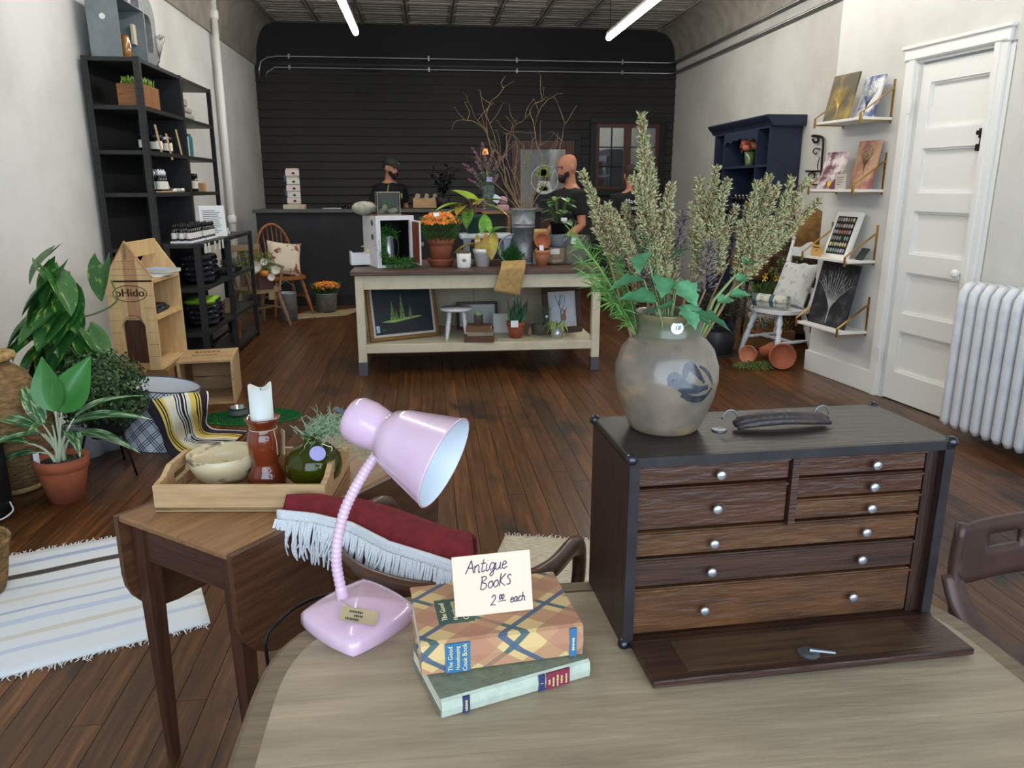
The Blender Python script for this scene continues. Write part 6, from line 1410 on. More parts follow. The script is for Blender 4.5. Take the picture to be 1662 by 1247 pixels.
# galvanised flower bucket with twisted branches
gb = thing('flower_bucket', 'tall galvanised florist bucket holding the curly branches on the display table', 'bucket', (.795,6.36,TT)); B().lathe([(0,0),(.095,0),(.095,.02),(.07,.02),(.092,.30),(.096,.30),(.096,.306),(.093,.306),(.094,.325),(.098,.326),(.098,.332),(.095,.333),(.101,.44),(.106,.445),(.104,.452),(.098,.45),(.088,.3),(.066,.05),(0,.04)],36,cap=False).build('bucket_body', galv, gb, True)
brm = M('willow_bark', (156,130,98), .8, c2=(120,96,70), scale=20)
GO = Vector((.795,6.36,TT+.06))
BR = [[(845,345),(820,300),(800,250),(790,215),(775,195),(752,150)],[(850,345),(830,310),(812,265),(805,225),(790,180),(810,150),(835,132)],[(842,345),(826,285),(800,235),(775,200),(745,195),(733,212)],[(855,345),(850,300),(858,255),(868,215),(862,180),(880,160),(885,140)],[(860,345),(872,300),(880,255),(868,225),(872,190),(890,160),(912,152)],[(862,345),(885,300),(905,260),(912,225),(916,205),(935,172)],[(848,345),(835,290),(840,240),(832,205),(850,195),(862,180)],[(850,345),(842,300),(822,255),(826,215),(846,215),(868,215)],[(840,345),(815,310),(795,290),(785,265),(765,255)],[(858,345),(868,310),(886,290),(892,260),(903,235),(905,215)],[(852,345),(845,290),(852,250),(840,225),(815,215)],[(846,345),(822,300),(815,255),(795,235),(790,190),(800,165)],[(856,345),(862,290),(850,262),(875,240),(900,215)]]
for i, pl_ in enumerate(BR):
    t_ = thing('willow_branch', 'curly willow branch '+('ending at the upper left of the fan','forking to the top centre','drooping to the far left tip','rising to the tall right of centre','curling to the upper right','leaning furthest right','ending in front of the framed glass','bending right below the top centre','shortest on the left side','ending above the bald man','curling left in the middle','rising left of the tallest one','crossing to the right in the middle')[i]+' of the galvanised bucket', 'branch', GO, 0, 'curly willow branches in the florist bucket')
    pts = [Vector((rnd(-.04,.04),rnd(-.03,.03),0))]+[aty(x,y,6.36+rnd(-.10,.12)*min(1,k*.3))-GO for k,(x,y) in enumerate(pl_)]; pts = spline(pts,6); pts = [p_+Vector((mnoise.noise(p_*14),mnoise.noise(p_*14+Vector((9,0,0))),mnoise.noise(p_*14+Vector((0,7,0)))))*.016 for p_ in pts]; n = len(pts)
    B().tube(pts,[.0046*(1-.72*k/n) for k in range(n)],6).build('main_stem', brm, t_, True)
    for k in range(3):
        b = B(); j = random.randint(n//3,n-4); q = pts[j]; d = Vector((rnd(-1,1),rnd(-1,1),rnd(0,1))).normalized()*rnd(.10,.22); b.tube(spline([q,q+d*.4+Vector((rnd(-.03,.03),0,.02)),q+d*.8+Vector((0,0,.05)),q+d+Vector((rnd(-.03,.03),0,.03))],4),[.0026,.0024,.0022,.002,.002,.0018,.0016,.0014,.0013,.0012,.001,.001,.0008],5); b.build('twig', brm, t_, True)
# wood stand with bottle of purple flowers
ws = thing('wooden_stand', 'small wooden stand at the back of the display table holding the flower bottle', 'stand', (.48,6.62,TT)); wsm = wood('stand_wood',(170,132,90),(132,98,64),0,.6,5)
B().box(0,.25,0,.16,.40,.425,.003).build('top_board', wsm, ws)
for x in (.01,.215): B().box(x,x+.025,.01,.15,0,.40).build('leg_panel', wsm, ws)
B().box(.035,.215,.01,.03,.1,.13).build('rail', wsm, ws)
fbt = thing('flower_bottle', 'square clear glass bottle with purple stems on the wooden stand', 'bottle', (.535,6.70,TT+.426)); lg_ = M('bottle_glass',(210,224,230),.03,trans=.9,ior=1.2)
b = B()
for (r_,z0_,z1_) in ((.05,.0,.21),): b.box(-r_,r_,-r_,r_,z0_,z1_,.012)
b.lathe([(.02,.205),(.016,.24),(.016,.29),(.022,.295)],16,cap=False); b.build('glass', lg_, fbt, True); B().box(-.018,.03,-.053,-.051,.24,.28).build('price_tag', M('lilac_paper'), fbt)
t_ = thing('pink_parcel', 'small pink wrapped parcel with a white tag beside the flower bottle', 'box', (.66,6.70,TT+.426)); B().box(-.05,.05,-.05,.05,0,.05,.008).build('wrap', M('pink_wrap',(190,146,154),.7), t_); B().ball((0,0,.085),.042,12,8,(1,1,.9)).build('bow', M('pink_wrap'), t_, True); B().at((-.06,-.05,.10),(0,R(30),0)).box(-.03,.03,0,.002,-.03,.03).build('gift_tag', wl, t_)
pu = [M('loose_purple',(166,104,140),.7), M('loose_green',(92,112,80),.7)]
for k,(tx,ty) in enumerate(((772,262),(750,265),(758,275),(765,240),(783,233),(792,262),(800,245),(812,255),(822,250),(760,292),(808,285))):
    t_ = thing('purple_flower_stem', 'purple flowering stem '+('with a curled tip left of centre','furthest left and upright','left and drooping slightly','tall left of the middle','tallest in the middle','just right of the middle','tall right of the middle','leaning right','furthest right','lowest on the left','lowest on the right')[k]+' in the glass bottle', 'flower', (.535,6.70,TT+.50), 0, 'purple stems in the glass bottle'); q = aty(tx,ty,6.66+rnd(-.05,.06))-Vector((.535,6.70,TT+.50)); pp = bez((0,0,0),(q.x*.25,q.y*.4,q.z*.75),q,8); B().tube(pp,.0022,5).build('stem', M('loose_green'), t_, True); b = B()
    for i in range(46): f = rnd(4.6,8) ; j = min(int(f),7); c_ = pp[j].lerp(pp[j+1],f-j); b2 = len(b.mi); tuft(b,c_,Vector((rnd(-1,1),rnd(-1,1),rnd(-.4,1))),rnd(.014,.026),.0035); b.mi[b2:] = [0]*8
    for i in range(40): f = rnd(1,6); j = min(int(f),7); c_ = pp[j].lerp(pp[j+1],f-j); b2 = len(b.mi); tuft(b,c_,Vector((rnd(-1,1),rnd(-1,1),rnd(0,1))),rnd(.02,.04),.003); b.mi[b2:] = [1]*8
    stuff(b.build('florets', pu, t_))
# right hand group on the table top
t_ = thing('wooden_block', 'rough wooden block under the grey pot on the display table', 'block', (1.0,6.34,TT)); B().box(0,.20,0,.16,0,.135,.006).build('block', rough_w, t_); B().box(.02,.10,-.002,0,.08,.125).build('paper_label', whl, t_)
t_ = thing('grey_planter', 'smooth grey planter with a round white sticker on the rough block', 'planter', (1.105,6.42,TT+.136)); B().lathe([(0,0),(.085,0),(.09,.02),(.09,.10),(.083,.105),(.078,.03),(0,.02)],28,cap=False).build('pot', M('slate_grey',(104,108,116),.5), t_, True); B().at((.04,-.0815,.06),(R(90),0,R(25))).lathe([(.012,0),(.012,.001),(0,.0012)],14).build('price_sticker', wl, t_)
t_ = thing('peperomia_plant', 'round leaf peperomia in a black nursery pot above the grey planter', 'plant', (1.105,6.42,TT+.243)); PO = t_.location.copy(); B().lathe([(0,0),(.06,0),(.073,.085),(.078,.086),(.078,.105),(.07,.10),(0,.09)],26,cap=False).build('pot', M('nursery_black',(20,20,22),.5), t_, True); rl = heart(.085,.085,.15,.1); rl.materials.append(leafmat('peperomia',(74,122,62),(150,182,124),18,.5,.65)); sb = B()
for i in range(24): a = i*2.4; el = rnd(-.2,.4); h_ = .10+.20*rnd(0,1); rr_ = rnd(.03,.12); q = Vector((rr_*math.cos(a),rr_*math.sin(a)-.02,h_)); sb.tube([(0,0,.09),q*.6+Vector((0,0,.04)),q],.003,5); place_leaf(rl, t_, q, a, el-.3, rnd(.8,1.15))
sb.build('stems', M('vine_green'), t_, True); B().at((.03,-.075,.09),(R(-10),0,0)).box(-.025,.025,0,.002,0,.045).build('plant_tag', wl, t_)
t_ = thing('terracotta_pot', 'empty terracotta pot lying tipped toward the room on the display table', 'pot', (.93,6.30,TT+.165), rot=(R(72),0,R(6))); tpot(t_, .065, .12, tc_); B().lathe([(.011,.006),(0,.0065)],10,cap=False).build('drain_hole', drk, t_); t_.location = (.93,6.36,TT+.16)
t_ = thing('wooden_block', 'low plank block under the tipped terracotta pot', 'block', (.87,6.27,TT)); B().box(0,.12,0,.12,0,.10,.005).build('block', rough_w, t_)
t_ = thing('potted_seedling', 'small green seedling in a little terracotta pot on the display table', 'plant', tpt(880,430.5)); tpot(t_, .066, .125, M('terracotta_light',(190,122,88),.75,c2=(172,104,74),scale=10)); sl = leaf_mesh('leaf',.09,.045,leafmat('seedling',(84,124,58),(134,160,84),12,.5,.7),.3,.3)
for i,(az,el) in enumerate(((PI+.2,.3),(PI-.6,.5),(.1,.35),(.7,.6),(-.5,.5),(2.2,.9))): place_leaf(sl, t_, (0,0,.115), az, el, 1.0)
B().at((-.01,-.03,.12),(R(-10),0,.2)).box(-.018,.018,0,.002,0,.045).build('plant_tag', wl, t_)
t_ = thing('river_stone', 'flat ring shaped grey stone on the display table', 'stone', tpt(901,429)+Vector((0,0,.002))); b = B()
b.grid(lambda u,v: ((.033+.024*math.cos(2*PI*v))*1.15*math.cos(2*PI*u), (.033+.024*math.cos(2*PI*v))*math.sin(2*PI*u), .022+.021*math.sin(2*PI*v)), 24, 10); b.build('stone', st, t_, True)
t_ = thing('glass_jar', 'wide clear glass cylinder at the right end of the display table', 'vase', tpt(937,429)+Vector((0,.04,0))); gl2 = M('thin_glass',(228,236,240),.02,trans=.95,ior=1.12); B().lathe([(0,0),(.10,0),(.104,.004),(.105,.235),(.102,.237),(.100,.235),(.099,.010),(0,.008)],36,cap=False).build('glass', gl2, t_, True); B().at((-.045,-.10,.20),(0,R(8),0)).box(-.022,.022,0,.0015,-.03,.025).build('price_tag', M('mint_paper'), t_)
# ---- lower shelf
gold = wood('gold_frame',(150,112,60),(104,72,38),0,.35,8); linen = M('linen_mat',(196,190,182),.8)
def framed(name, label, px0, px1, ht, lean, fw, fm, mat_w, z=SS, art=None, yoff=0):
    p0, p1 = atz(*px0,z), atz(*px1,z); w_ = (p1-p0).length; rz = math.atan2(p1.y-p0.y,p1.x-p0.x); t_ = thing(name, label, 'painting', (p0.x,p0.y,z+.002), rot=(R(-lean),0,rz))
    for bxx in ((0,w_,-.012,.018,0,fw),(0,w_,-.012,.018,ht-fw,ht),(0,fw,-.012,.018,fw,ht-fw),(w_-fw,w_,-.012,.018,fw,ht-fw)): B().box(*bxx,.006).build('frame_side', fm, t_)
    B().box(fw,w_-fw,.0,.006,fw,ht-fw).build('mat_board', linen, t_); a0 = fw+mat_w
    return t_, a0, w_, ht
navyp = M('night_paint',(22,30,38),.5,c2=(32,42,50),scale=12)
t_, a0, w_, ht = framed('landscape_painting', 'framed dark painting of green pines on a lake on the lower table shelf', (602,557), (714,545), .47, 12, .032, gold, .02)
cvs = B().box(a0,w_-a0,-.004,.0,a0,ht-a0).build('canvas', navyp, t_); gp = [M('pine_green',(96,138,70),.6), M('pine_light',(150,180,100),.6)]; b = B()
def pine(cx_, z0_, h_, w2):
    for i in range(26):
        f = i/25; z_ = z0_+h_*f; ww = w2*(1-f)*(.7+.3*math.sin(i*2.1)); b.mat(i%2); b.prismy([(cx_-ww,z_-.006),(cx_+ww*.9,z_-.004),(cx_+ww*.2,z_+.012),(cx_-ww*.2,z_+.012)],-.0052,-.0041)
k_ = w_/.55
for (cx_,z_,h_,w2) in ((.19*k_,.17,.15,.03),(.265*k_,.175,.20,.036),(.33*k_,.18,.10,.022),(.22*k_,.17,.08,.02)): pine(cx_,z_,h_,w2)
b.prismy([(.10*k_,.150),(.20*k_,.142),(.42*k_,.178),(.40*k_,.186),(.25*k_,.172),(.13*k_,.158)],-.0052,-.0041); stuff(b.build('painted_trees', gp, cvs)); B().box(.056,.085,-.0125,-.0045,.07,.125).build('price_tag', bp, t_)
text('signature','Ken',.02,gp[0],cvs,(.125,-.0046,.09),ext=.0003)
stl = thing('step_stool', 'small white round stool on the lower table shelf', 'stool', tpt(742,553,SS)+Vector((0,.08,0))); sw_ = M('stool_white',(224,224,228),.4); B().lathe([(0,.235),(.11,.235),(.128,.24),(.13,.25),(.125,.258),(0,.26)],32,cap=False).build('seat', sw_, stl, True)
for k in range(4): a = PI/4+k*PI/2; q = B(); turned(q,(.075*math.cos(a),.075*math.sin(a),.238),(.118*math.cos(a),.118*math.sin(a),0),.016); q.build('leg', sw_, stl, True)
dkf = M('dark_frame',(44,38,38),.4)
t_, a0, w_, ht = framed('picture_frame', 'dark framed pale print standing behind the white stool', (742,535), (808,533), .235, 6, .022, dkf, .01, art=None); B().box(a0,w_-a0,-.003,.0,a0,ht-a0).build('print', M('pale_print',(204,206,202),.7), t_); B().at((.27,-.0035,.06),(R(90),0,0)).lathe([(.018,0),(.014,.0004)],18,cap=False).build('print_mark', M('bee_grey'), t_)
t_ = thing('blank_canvas', 'small white canvas leaning behind the stacked old books', 'canvas', tpt(801,541,SS), rot=(R(-8),0,R(3))); B().box(0,.13,0,.016,0,.165,.002).build('canvas', M('canvas_white',(220,220,214),.8), t_)
bcol = [wood('book_brown',(112,82,60),(84,60,44),0,.7,10), M('book_grey',(150,138,120),.8), wood('book_tan',(132,98,66),(102,74,50),0,.7,10)]
zz = SS
for i,(w_,d_,h_,rz,lab) in enumerate(((.24,.16,.052,-6,'brown old book at the bottom of the stack on the table shelf'),(.21,.15,.03,4,'grey old book in the middle of the shelf stack'),(.20,.14,.045,-10,'brown worn book on top of the shelf stack under the cactus'))):
    t_ = thing('old_book', lab, 'book', (.40,6.03,zz+.001), R(rz), 'old books on the lower table shelf'); B().box(-w_/2+.003,w_/2-.003,-d_/2+.003,d_/2-.003,.004,h_-.004).build('pages', page, t_); B().box(-w_/2,w_/2,-d_/2,d_/2,0,.004).build('cover', bcol[i], t_); B().box(-w_/2,w_/2,-d_/2,d_/2,h_-.004,h_).build('cover', bcol[i], t_); B().box(-w_/2,w_/2,-d_/2-.002,-d_/2+.002,0,h_).build('spine', bcol[i], t_); zz += h_+.001
t_ = thing('tin_cactus', 'round cactus in a small tin on the old books', 'plant', (.395,6.03,zz+.001)); B().lathe([(0,0),(.036,0),(.038,.003),(.037,.075),(.039,.078),(.035,.078),(.033,.06),(0,.06)],22,cap=False).build('tin', M('old_tin',(130,128,124),.4,metal=.7,c2=(104,100,96),scale=20), t_, True)
b = B(); n = 24; vs = []; fs = []
for i in range(n):
    a = 2*PI*i/n; k = 1 if i%2 else .86
    for j in range(9): f = j/8*PI; vs.append((.030*k*math.sin(f)*math.cos(a),.030*k*math.sin(f)*math.sin(a),.088-.030*math.cos(f)))
for i in range(n):
    for j in range(8): fs.append((i*9+j,((i+1)%n)*9+j,((i+1)%n)*9+j+1,i*9+j+1))
b.add(vs,fs); b.build('cactus', M('cactus_green',(120,144,100),.7,c2=(150,166,124),scale=60), t_, True)
t_ = thing('snake_plant', 'dark banded snake plant in a terracotta pot on the lower table shelf', 'plant', tpt(838,549,SS)+Vector((0,.03,0))); tpot(t_, .076, .135, M('terracotta_red',(166,88,62),.7,c2=(146,74,52),scale=10)); snm = leafmat('snake_leaf',(30,72,48),(96,136,100),10,.5,.62,(14,1,1))
snb = B(); snb.grid(lambda u,v: ((v-.5)*.055*(math.sin(PI*min(1,u*.9+.25))), -.012*(1-(2*v-1)**2)*1.0, u*.24),8,4); sme = snb.build('leaf', snm, t_, True, loc=(0,0,.11)); sme.rotation_euler = (.05,.06,.2)
for (x,y,ry,rx,rz,s_) in ((-.035,.0,-.22,0,.6,.9),(.038,.0,.28,0,-.4,1.05),(.0,.02,.02,-.1,1.2,1.1),(-.015,-.02,-.1,.15,-.2,.85),(.02,.02,.15,-.05,.3,.95)): link('leaf', sme.data, t_, (x,y,.11), (rx,ry,rz), (s_,s_,s_))
B().at((-.02,-.085,.10),(R(-8),0,0)).box(-.03,.03,0,.002,0,.055).build('plant_tag', wl, t_)
t_, a0, w_, ht = framed('deer_painting', 'framed drawing of a deer under bare trees on the lower table shelf', (884,543), (945,538), .40, 10, .05, wood('brown_frame',(84,62,50),(54,40,34),0,.4,8), .022)
cvs = B().box(a0,w_-a0,-.003,.0,a0,ht-a0).build('paper', M('snow_paper',(206,212,220),.7,c2=(180,190,202),scale=8), t_); b = B(); cxx = w_/2
for (pts,r_) in (([(cxx-.02,0,a0),(cxx-.015,0,a0+.10),(cxx-.03,0,a0+.18),(cxx-.01,0,a0+.25)],.0035),([(cxx-.015,0,a0+.10),(cxx+.02,0,a0+.17),(cxx+.03,0,a0+.24)],.002),([(cxx-.025,0,a0+.15),(cxx-.05,0,a0+.2),(cxx-.06,0,a0+.25)],.002),([(cxx-.02,0,a0+.17),(cxx+.0,0,a0+.21),(cxx+.01,0,a0+.25)],.0015)): b.tube([(x,-.0045,z_) for x,y,z_ in pts],r_,5)
b.build('drawn_tree', M('ink_dark'), cvs); b = B(); b.ball((cxx+.01,-.003,a0+.06),.035,12,8,(.7,.06,1)); b.ball((cxx+.02,-.0035,a0+.105),.016,10,7,(.8,.1,1.1)); b.tube([(cxx+.01,-.004,a0+.115),(cxx-.005,-.004,a0+.135)],.004,5); b.tube([(cxx+.028,-.004,a0+.118),(cxx+.042,-.004,a0+.135)],.004,5); b.build('drawn_deer', M('deer_tan',(150,116,82),.8), cvs, True)
t_ = thing('oval_tub', 'grassy plant in a low galvanised oval tub on the lower table shelf', 'plant', tpt(881,545,SS)+Vector((0,.06,0))); o = B().lathe([(0,0),(.06,0),(.07,.085),(.073,.088),(.066,.086),(0,.07)],26,cap=False).build('tub', M('tarnished_tub',(120,118,104),.6,metal=.4), t_, True); o.scale = (1.25,.8,1); b = B()
for i in range(130): q = Vector((rnd(-.06,.06),rnd(-.04,.04),.07)); d = Vector((rnd(-.3,.3),rnd(-.3,.3),1)); L_ = rnd(.10,.22); b.tube([q,q+d*L_*.6,q+d*L_+Vector((rnd(-.04,.04),0,-.01))],[.0014,.0012,.0005],3,cap=False)
stuff(b.build('grass_blades', M('grey_grass',(112,120,104),.8), t_)); B().ball((.03,-.06,.16),.012,8,6).build('seed_ball', wl, t_, True)
t_ = thing('spider_plant', 'curling green plant in a shiny tin on the lower table shelf', 'plant', tpt(905,549,SS)+Vector((0,.03,0))); B().lathe([(0,0),(.046,0),(.048,.003),(.048,.03),(.05,.033),(.048,.036),(.05,.10),(.052,.104),(.047,.102),(0,.085)],24,cap=False).build('tin', silver, t_, True); b = B()
for i in range(34):
    a = rnd(0,2*PI); L_ = rnd(.07,.16); pp = bez((0,0,.09),(math.cos(a)*L_*.5,math.sin(a)*L_*.5,.09+L_*.7),(math.cos(a)*L_,math.sin(a)*L_,.05+rnd(-.04,.06)),6); s_ = Vector((-math.sin(a),math.cos(a),0))
    vs = []; [vs.extend([p_-s_*.008*math.sin(PI*(k/6*.9+.1)), p_+s_*.008*math.sin(PI*(k/6*.9+.1))]) for k,p_ in enumerate(pp)]; b.add(vs,[(2*k,2*k+1,2*k+3,2*k+2) for k in range(6)])
stuff(b.build('foliage', M('spider_green',(130,160,78),.6,c2=(178,196,140),scale=20), t_))
t_ = thing('wooden_scoop', 'small carved wooden pear beside the snake plant', 'ornament', tpt(861,547,SS)+Vector((0,.04,0))); B().lathe([(0,0),(.012,.002),(.02,.02),(.018,.04),(.010,.06),(.006,.075),(0,.078)],16,cap=False).build('pear', rough_w, t_, True)
# ================================================================== COUNTER
ctm = M('chalk_black',(34,36,40),.7,c2=(52,54,58),scale=2.5,lo=.45,hi=.85); cttop = M('counter_top',(92,92,92),.4,c2=(78,78,78),scale=10)
ct = thing('shop_counter', 'long black chalkboard counter with grey top in front of the black wall', 'counter', (-2.10,9.78,0)); B().box(.03,3.55,.02,.62,.10,1.15).build('front', ctm, ct); B().box(.0,3.60,-.03,.66,1.15,1.19,.004).build('counter_top', cttop, ct); B().box(.03,3.55,.0,.63,0,.10).build('kick_board', M('dark_kick',(30,28,28),.6), ct); B().box(.03,3.55,-.005,.02,.10,.13).build('rail', M('dark_kick'), ct)
cz = 1.191
t_ = thing('card_tower', 'cream display tower with pinned jewellery cards on the counter', 'display', (-1.63,10.0,cz)); twm = M('tower_cream',(206,196,174),.7); B().box(-.13,.13,-.09,.09,0,.055,.004).build('base', twm, t_); B().box(.05,.131,-.092,-.088,.002,.053).build('base_label', M('tan_card'), t_); B().box(-.07,.07,-.07,.07,.055,.49,.004).build('column', twm, t_)
for i,(z_,m_) in enumerate(((.40,pk),(.30,whl),(.22,pk),(.14,whl),(.07,pk))):
    c_ = B().box(-.075+.01*(i%2),.09,-.082,-.071,z_,z_+.065,.002).build('card', m_, t_); B().ball((.02,-.086,z_+.03),.016,10,6,(1.2,.3,.8)).build('charm', M('charm_dark',(60,58,66),.4,metal=.4), c_, True)
for z_ in (.33,.16): B().box(-.10,-.071,-.05,.03,z_,z_+.08,.002).build('card', M('card_blue',(70,100,130),.6), t_)
t_ = thing('pen_set', 'pink and white pens lying on the counter', 'pens', (-1.18,9.95,cz)); B().cyl((-.10,0,.006),(.05,.01,.006),.006,n=8).build('pen', pk, t_); B().cyl((-.02,.03,.006),(.12,.02,.006),.006,n=8).build('pen', wl, t_)
t_ = thing('beaded_bracelets', 'pile of black beaded bracelets on the counter', 'jewellery', (-1.02,10.08,cz)); b = B(); [b.ball((rnd(-.12,.12),rnd(-.04,.04),rnd(.008,.05)),.013,7,5) for i in range(60)]; stuff(b.build('beads', M('jet',(20,20,22),.2,coat=.5), t_, True))
t_ = thing('wooden_caddy', 'pale wooden box of wrapped goods on the counter beside the man', 'box', (-.16,9.95,cz)); 
for bxx in ((0,.31,0,.012,0,.13),(0,.31,.17,.182,0,.13),(0,.012,.012,.17,0,.13),(.298,.31,.012,.17,0,.13),(0,.31,0,.18,0,.01)): B().box(*bxx).build('side_board', trm, t_)
for i in range(5): B().at((.045+.055*i,.09,.10),(0,R(18),R(rnd(-10,10)))).box(-.03,.03,-.06,.06,0,.085,.015).build('parcel', (M('wrap_dark',(48,42,40),.6) if i%2 else M('wrap_light',(170,160,146),.5)), t_)
t_ = thing('dark_leaf_plant', 'nearly black glossy leaved plant behind the mums on the counter', 'plant', (.22,9.95,cz)); B().lathe([(0,0),(.08,0),(.10,.14),(.095,.14),(0,.12)],22,cap=False).build('pot', M('nursery_black'), t_, True); dl_ = leaf_mesh('leaf',.10,.045,M('raven_leaf',(26,25,28),.2,coat=.6),.3,.2); sb = B()
for i in range(11):
    a = i*2.4; q = Vector((.20*math.cos(a)*rnd(.4,1),.12*math.sin(a),.30+rnd(0,.22))); pp = bez((0,0,.12),(q.x*.3,q.y*.3,q.z*.7),q,8); sb.tube(pp,.006,6)
    for k in range(2,9): place_leaf(dl_, t_, pp[k], a+(1 if k%2 else -1)*1.2, .5, rnd(.8,1.1), rnd(-.4,.4))
sb.build('stems', M('raven_leaf'), t_, True)
# wooden tables behind the display table
t_ = thing('pine_worktable', 'light pine worktable behind the display table beside the bald man', 'table', (.95,7.75,0)); pnl = wood('pine_light_top',(214,180,112),(190,152,88),0,.5,5); B().box(0,.62,0,.5,.93,1.02,.004).build('table_top', pnl, t_)
for x in (.02,.56):
    for y in (.02,.44): B().box(x,x+.04,y,y+.04,0,.93).build('leg', pnl, t_)
t_ = thing('paper_cup', 'white paper cup on the pine worktable', 'cup', (1.36,7.9,1.021)); B().lathe([(0,0),(.035,0),(.045,.13),(.047,.132),(.043,.13),(0,.01)],20,cap=False).build('cup', wl, t_, True)
# ================================================================== RIGHT SIDE
brassb = M('satin_brass',(186,144,76),.32,metal=.75); shw = M('shelf_white',(236,234,228),.45)
def at_chase(s, n, z): return chase_pt(s, n, z)
shelf_z = [1.895,1.42,.93,.42]; names = ['topmost','second from top','third from top','lowest']
for zi, nm in zip(shelf_z, names):
    t_ = thing('wall_shelf', 'white wall shelf with brass strap brackets, '+nm+' on the white wall', 'shelf', at_chase(0,0,zi), CRZ, 'brass bracket shelves beside the door')
    B().box(.13,.665,-.235,-.006,0,.018,.002).build('board', shw, t_)
    for s_ in (.145,.645):
        b = B(); w2 = .011
        b.box(s_-w2,s_+w2,-.005,0,-.02,.265,.002); b.box(s_-w2,s_+w2,-.245,-.005,-.006,-.001); b.box(s_-w2,s_+w2,-.245,-.240,-.022,.045,.001)
        b.prismx([(-.243,.045),(-.238,.045),(-.004,.205),(-.004,.212)],s_-w2,s_+w2); b.build('bracket', brassb, t_)
def canvas(label, s0, s1, zi, h, lean, out, mat, th=.016, name='painting', cat='painting'):
    t_ = thing(name, label, cat, at_chase(s0, out, zi+.0185), 0); t_.rotation_euler = Euler((R(-lean),0,0)).to_matrix().to_4x4().to_euler(); t_.rotation_euler = (Matrix.Rotation(CRZ,3,'Z') @ Matrix.Rotation(R(-lean),3,'X')).to_euler()
    w_ = s1-s0; c_ = B().box(0,w_,0,th,0,h,.002).build('canvas', mat, t_); return t_, c_, w_
def paint(name, c, c2, scale, lo=.4, hi=.6, stretch=(1,1,1)): return M(name, c, .5, c2=c2, scale=scale, lo=lo, hi=hi, detail=9, stretch=stretch)
def branchy(w_, z0, h, mat, parent, seed, r=.002, n=9, spread=.9):
    random.seed(seed); b = B(); cxx = w_*.5
    for i in range(n):
        a = (i/(n-1)-.5)*2*spread; pts = [(cxx,-.001,z0),(cxx+.01*a,-.001,z0+h*.3),(cxx+w_*.30*a,-.001,z0+h*.65),(cxx+w_*.42*a,-.001,z0+h*(1-.25*abs(a)))]; pp = spline(pts,5); b.tube(pp,[r*(1.3-k/len(pp)) for k in range(len(pp))],4)
        for k in range(3): q = pp[random.randint(4,len(pp)-3)]; b.tube([q,q+Vector((rnd(-.3,.3)*w_*.5,0,rnd(.05,.18)*h))],[r*.6,r*.25],4)
    o = b.build('painted_tree', mat, parent); random.seed(seed+1); return o
t_,c_,w_ = canvas('dark gold abstract tree painting on the topmost wall shelf', .17,.45,1.895,.325,12,.20, paint('gold_art',(92,84,66),(170,142,74),6,.45,.7)); branchy(w_,.03,.22,M('gold_paint',(196,164,84),.4,metal=.4),c_,11)
t_,c_,w_ = canvas('blue and white tree painting on the topmost wall shelf', .42,.62,1.895,.29,14,.13, paint('blue_art',(222,222,222),(84,100,140),9,.48,.6)); branchy(w_,.03,.2,M('blue_paint',(44,58,100),.5),c_,12)
t_,c_,w_ = canvas('maroon and white poured paint canvas on the second wall shelf', .17,.41,1.42,.275,16,.20, paint('pour_art',(218,206,204),(96,44,66),8,.42,.55)); B().ball((.14,-.001,.04),.022,10,6,(1,.1,1)).build('yellow_spot', M('yellow_paint',(222,176,50),.5), c_, True)
t_,c_,w_ = canvas('pink canvas with a bare brown tree on the second wall shelf', .41,.64,1.42,.335,9,.10, paint('pinktree_art',(196,160,126),(156,92,96),7,.45,.62)); branchy(w_,.10,.22,M('brown_paint',(96,76,48),.6),c_,13)
t_ = thing('info_card', 'grey printed card in front of the canvases on the second wall shelf', 'sign', at_chase(.40,.205,1.4395), CRZ); B().box(0,.115,0,.002,0,.105).build('paper', M('grey_card',(196,184,176),.7), t_); b = B(); [b.box(.015,.015+rnd(.04,.08),-.0006,0,.03+.016*k,.035+.016*k) for k in range(4)]; b.build('printed_lines', pr, t_)
t_,c_,w_ = canvas('white framed tray of colourful stones on the third wall shelf', .27,.54,.93,.345,17,.16, shw, .03, 'stone_display', 'display'); B().box(.03,w_-.03,-.002,0,.03,.31).build('black_backing', black_flat, t_)
gem = [M('gem_'+str(i),c,.3) for i,c in enumerate(((196,176,170),(160,120,100),(120,150,130),(206,190,120),(180,110,90),(150,160,180)))]
for r_ in range(6):
    for k in range(7):
        if (r_ == 2 and k in (4,)): continue
        B().ball((.052+k*(w_-.104)/6,-.004,.055+r_*.046),.011,8,6,(1,.5,1.45)).build('stone', random.choice(gem), t_, True)
t_ = thing('info_card', 'tan printed card leaning on the stone display on the third wall shelf', 'sign', at_chase(.20,.215,.949), CRZ); B().at((0,0,0),(R(-8),0,0)).box(0,.135,0,.002,0,.085).build('paper', M('kraft_card',(206,160,92),.7), t_); blur_print('lettering', 10, .014, burn, t_, (.067,-.0009+.065*math.tan(R(8)),.066), (R(82),0,0)); blur_print('lettering', 4, .010, burn, t_, (.067,-.0009+.045*math.tan(R(8)),.045), (R(82),0,0))
t_ = thing('small_booklet', 'dark green booklet leaning behind the bracket on the third wall shelf', 'book', at_chase(.56,.10,.949), CRZ); B().at((0,0,0),(R(-35),0,0)).box(0,.075,0,.012,0,.10,.002).build('cover', M('dark_green_book',(48,60,56),.6), t_)
t_,c_,w_ = canvas('black canvas with a pale bare tree on the lowest wall shelf', .165,.60,.42,.475,11,.16, paint('black_art',(38,38,44),(92,92,96),9,.50,.72)); branchy(w_,.02,.42,M('silver_paint',(176,174,170),.5),c_,14,.003,13,1.1)
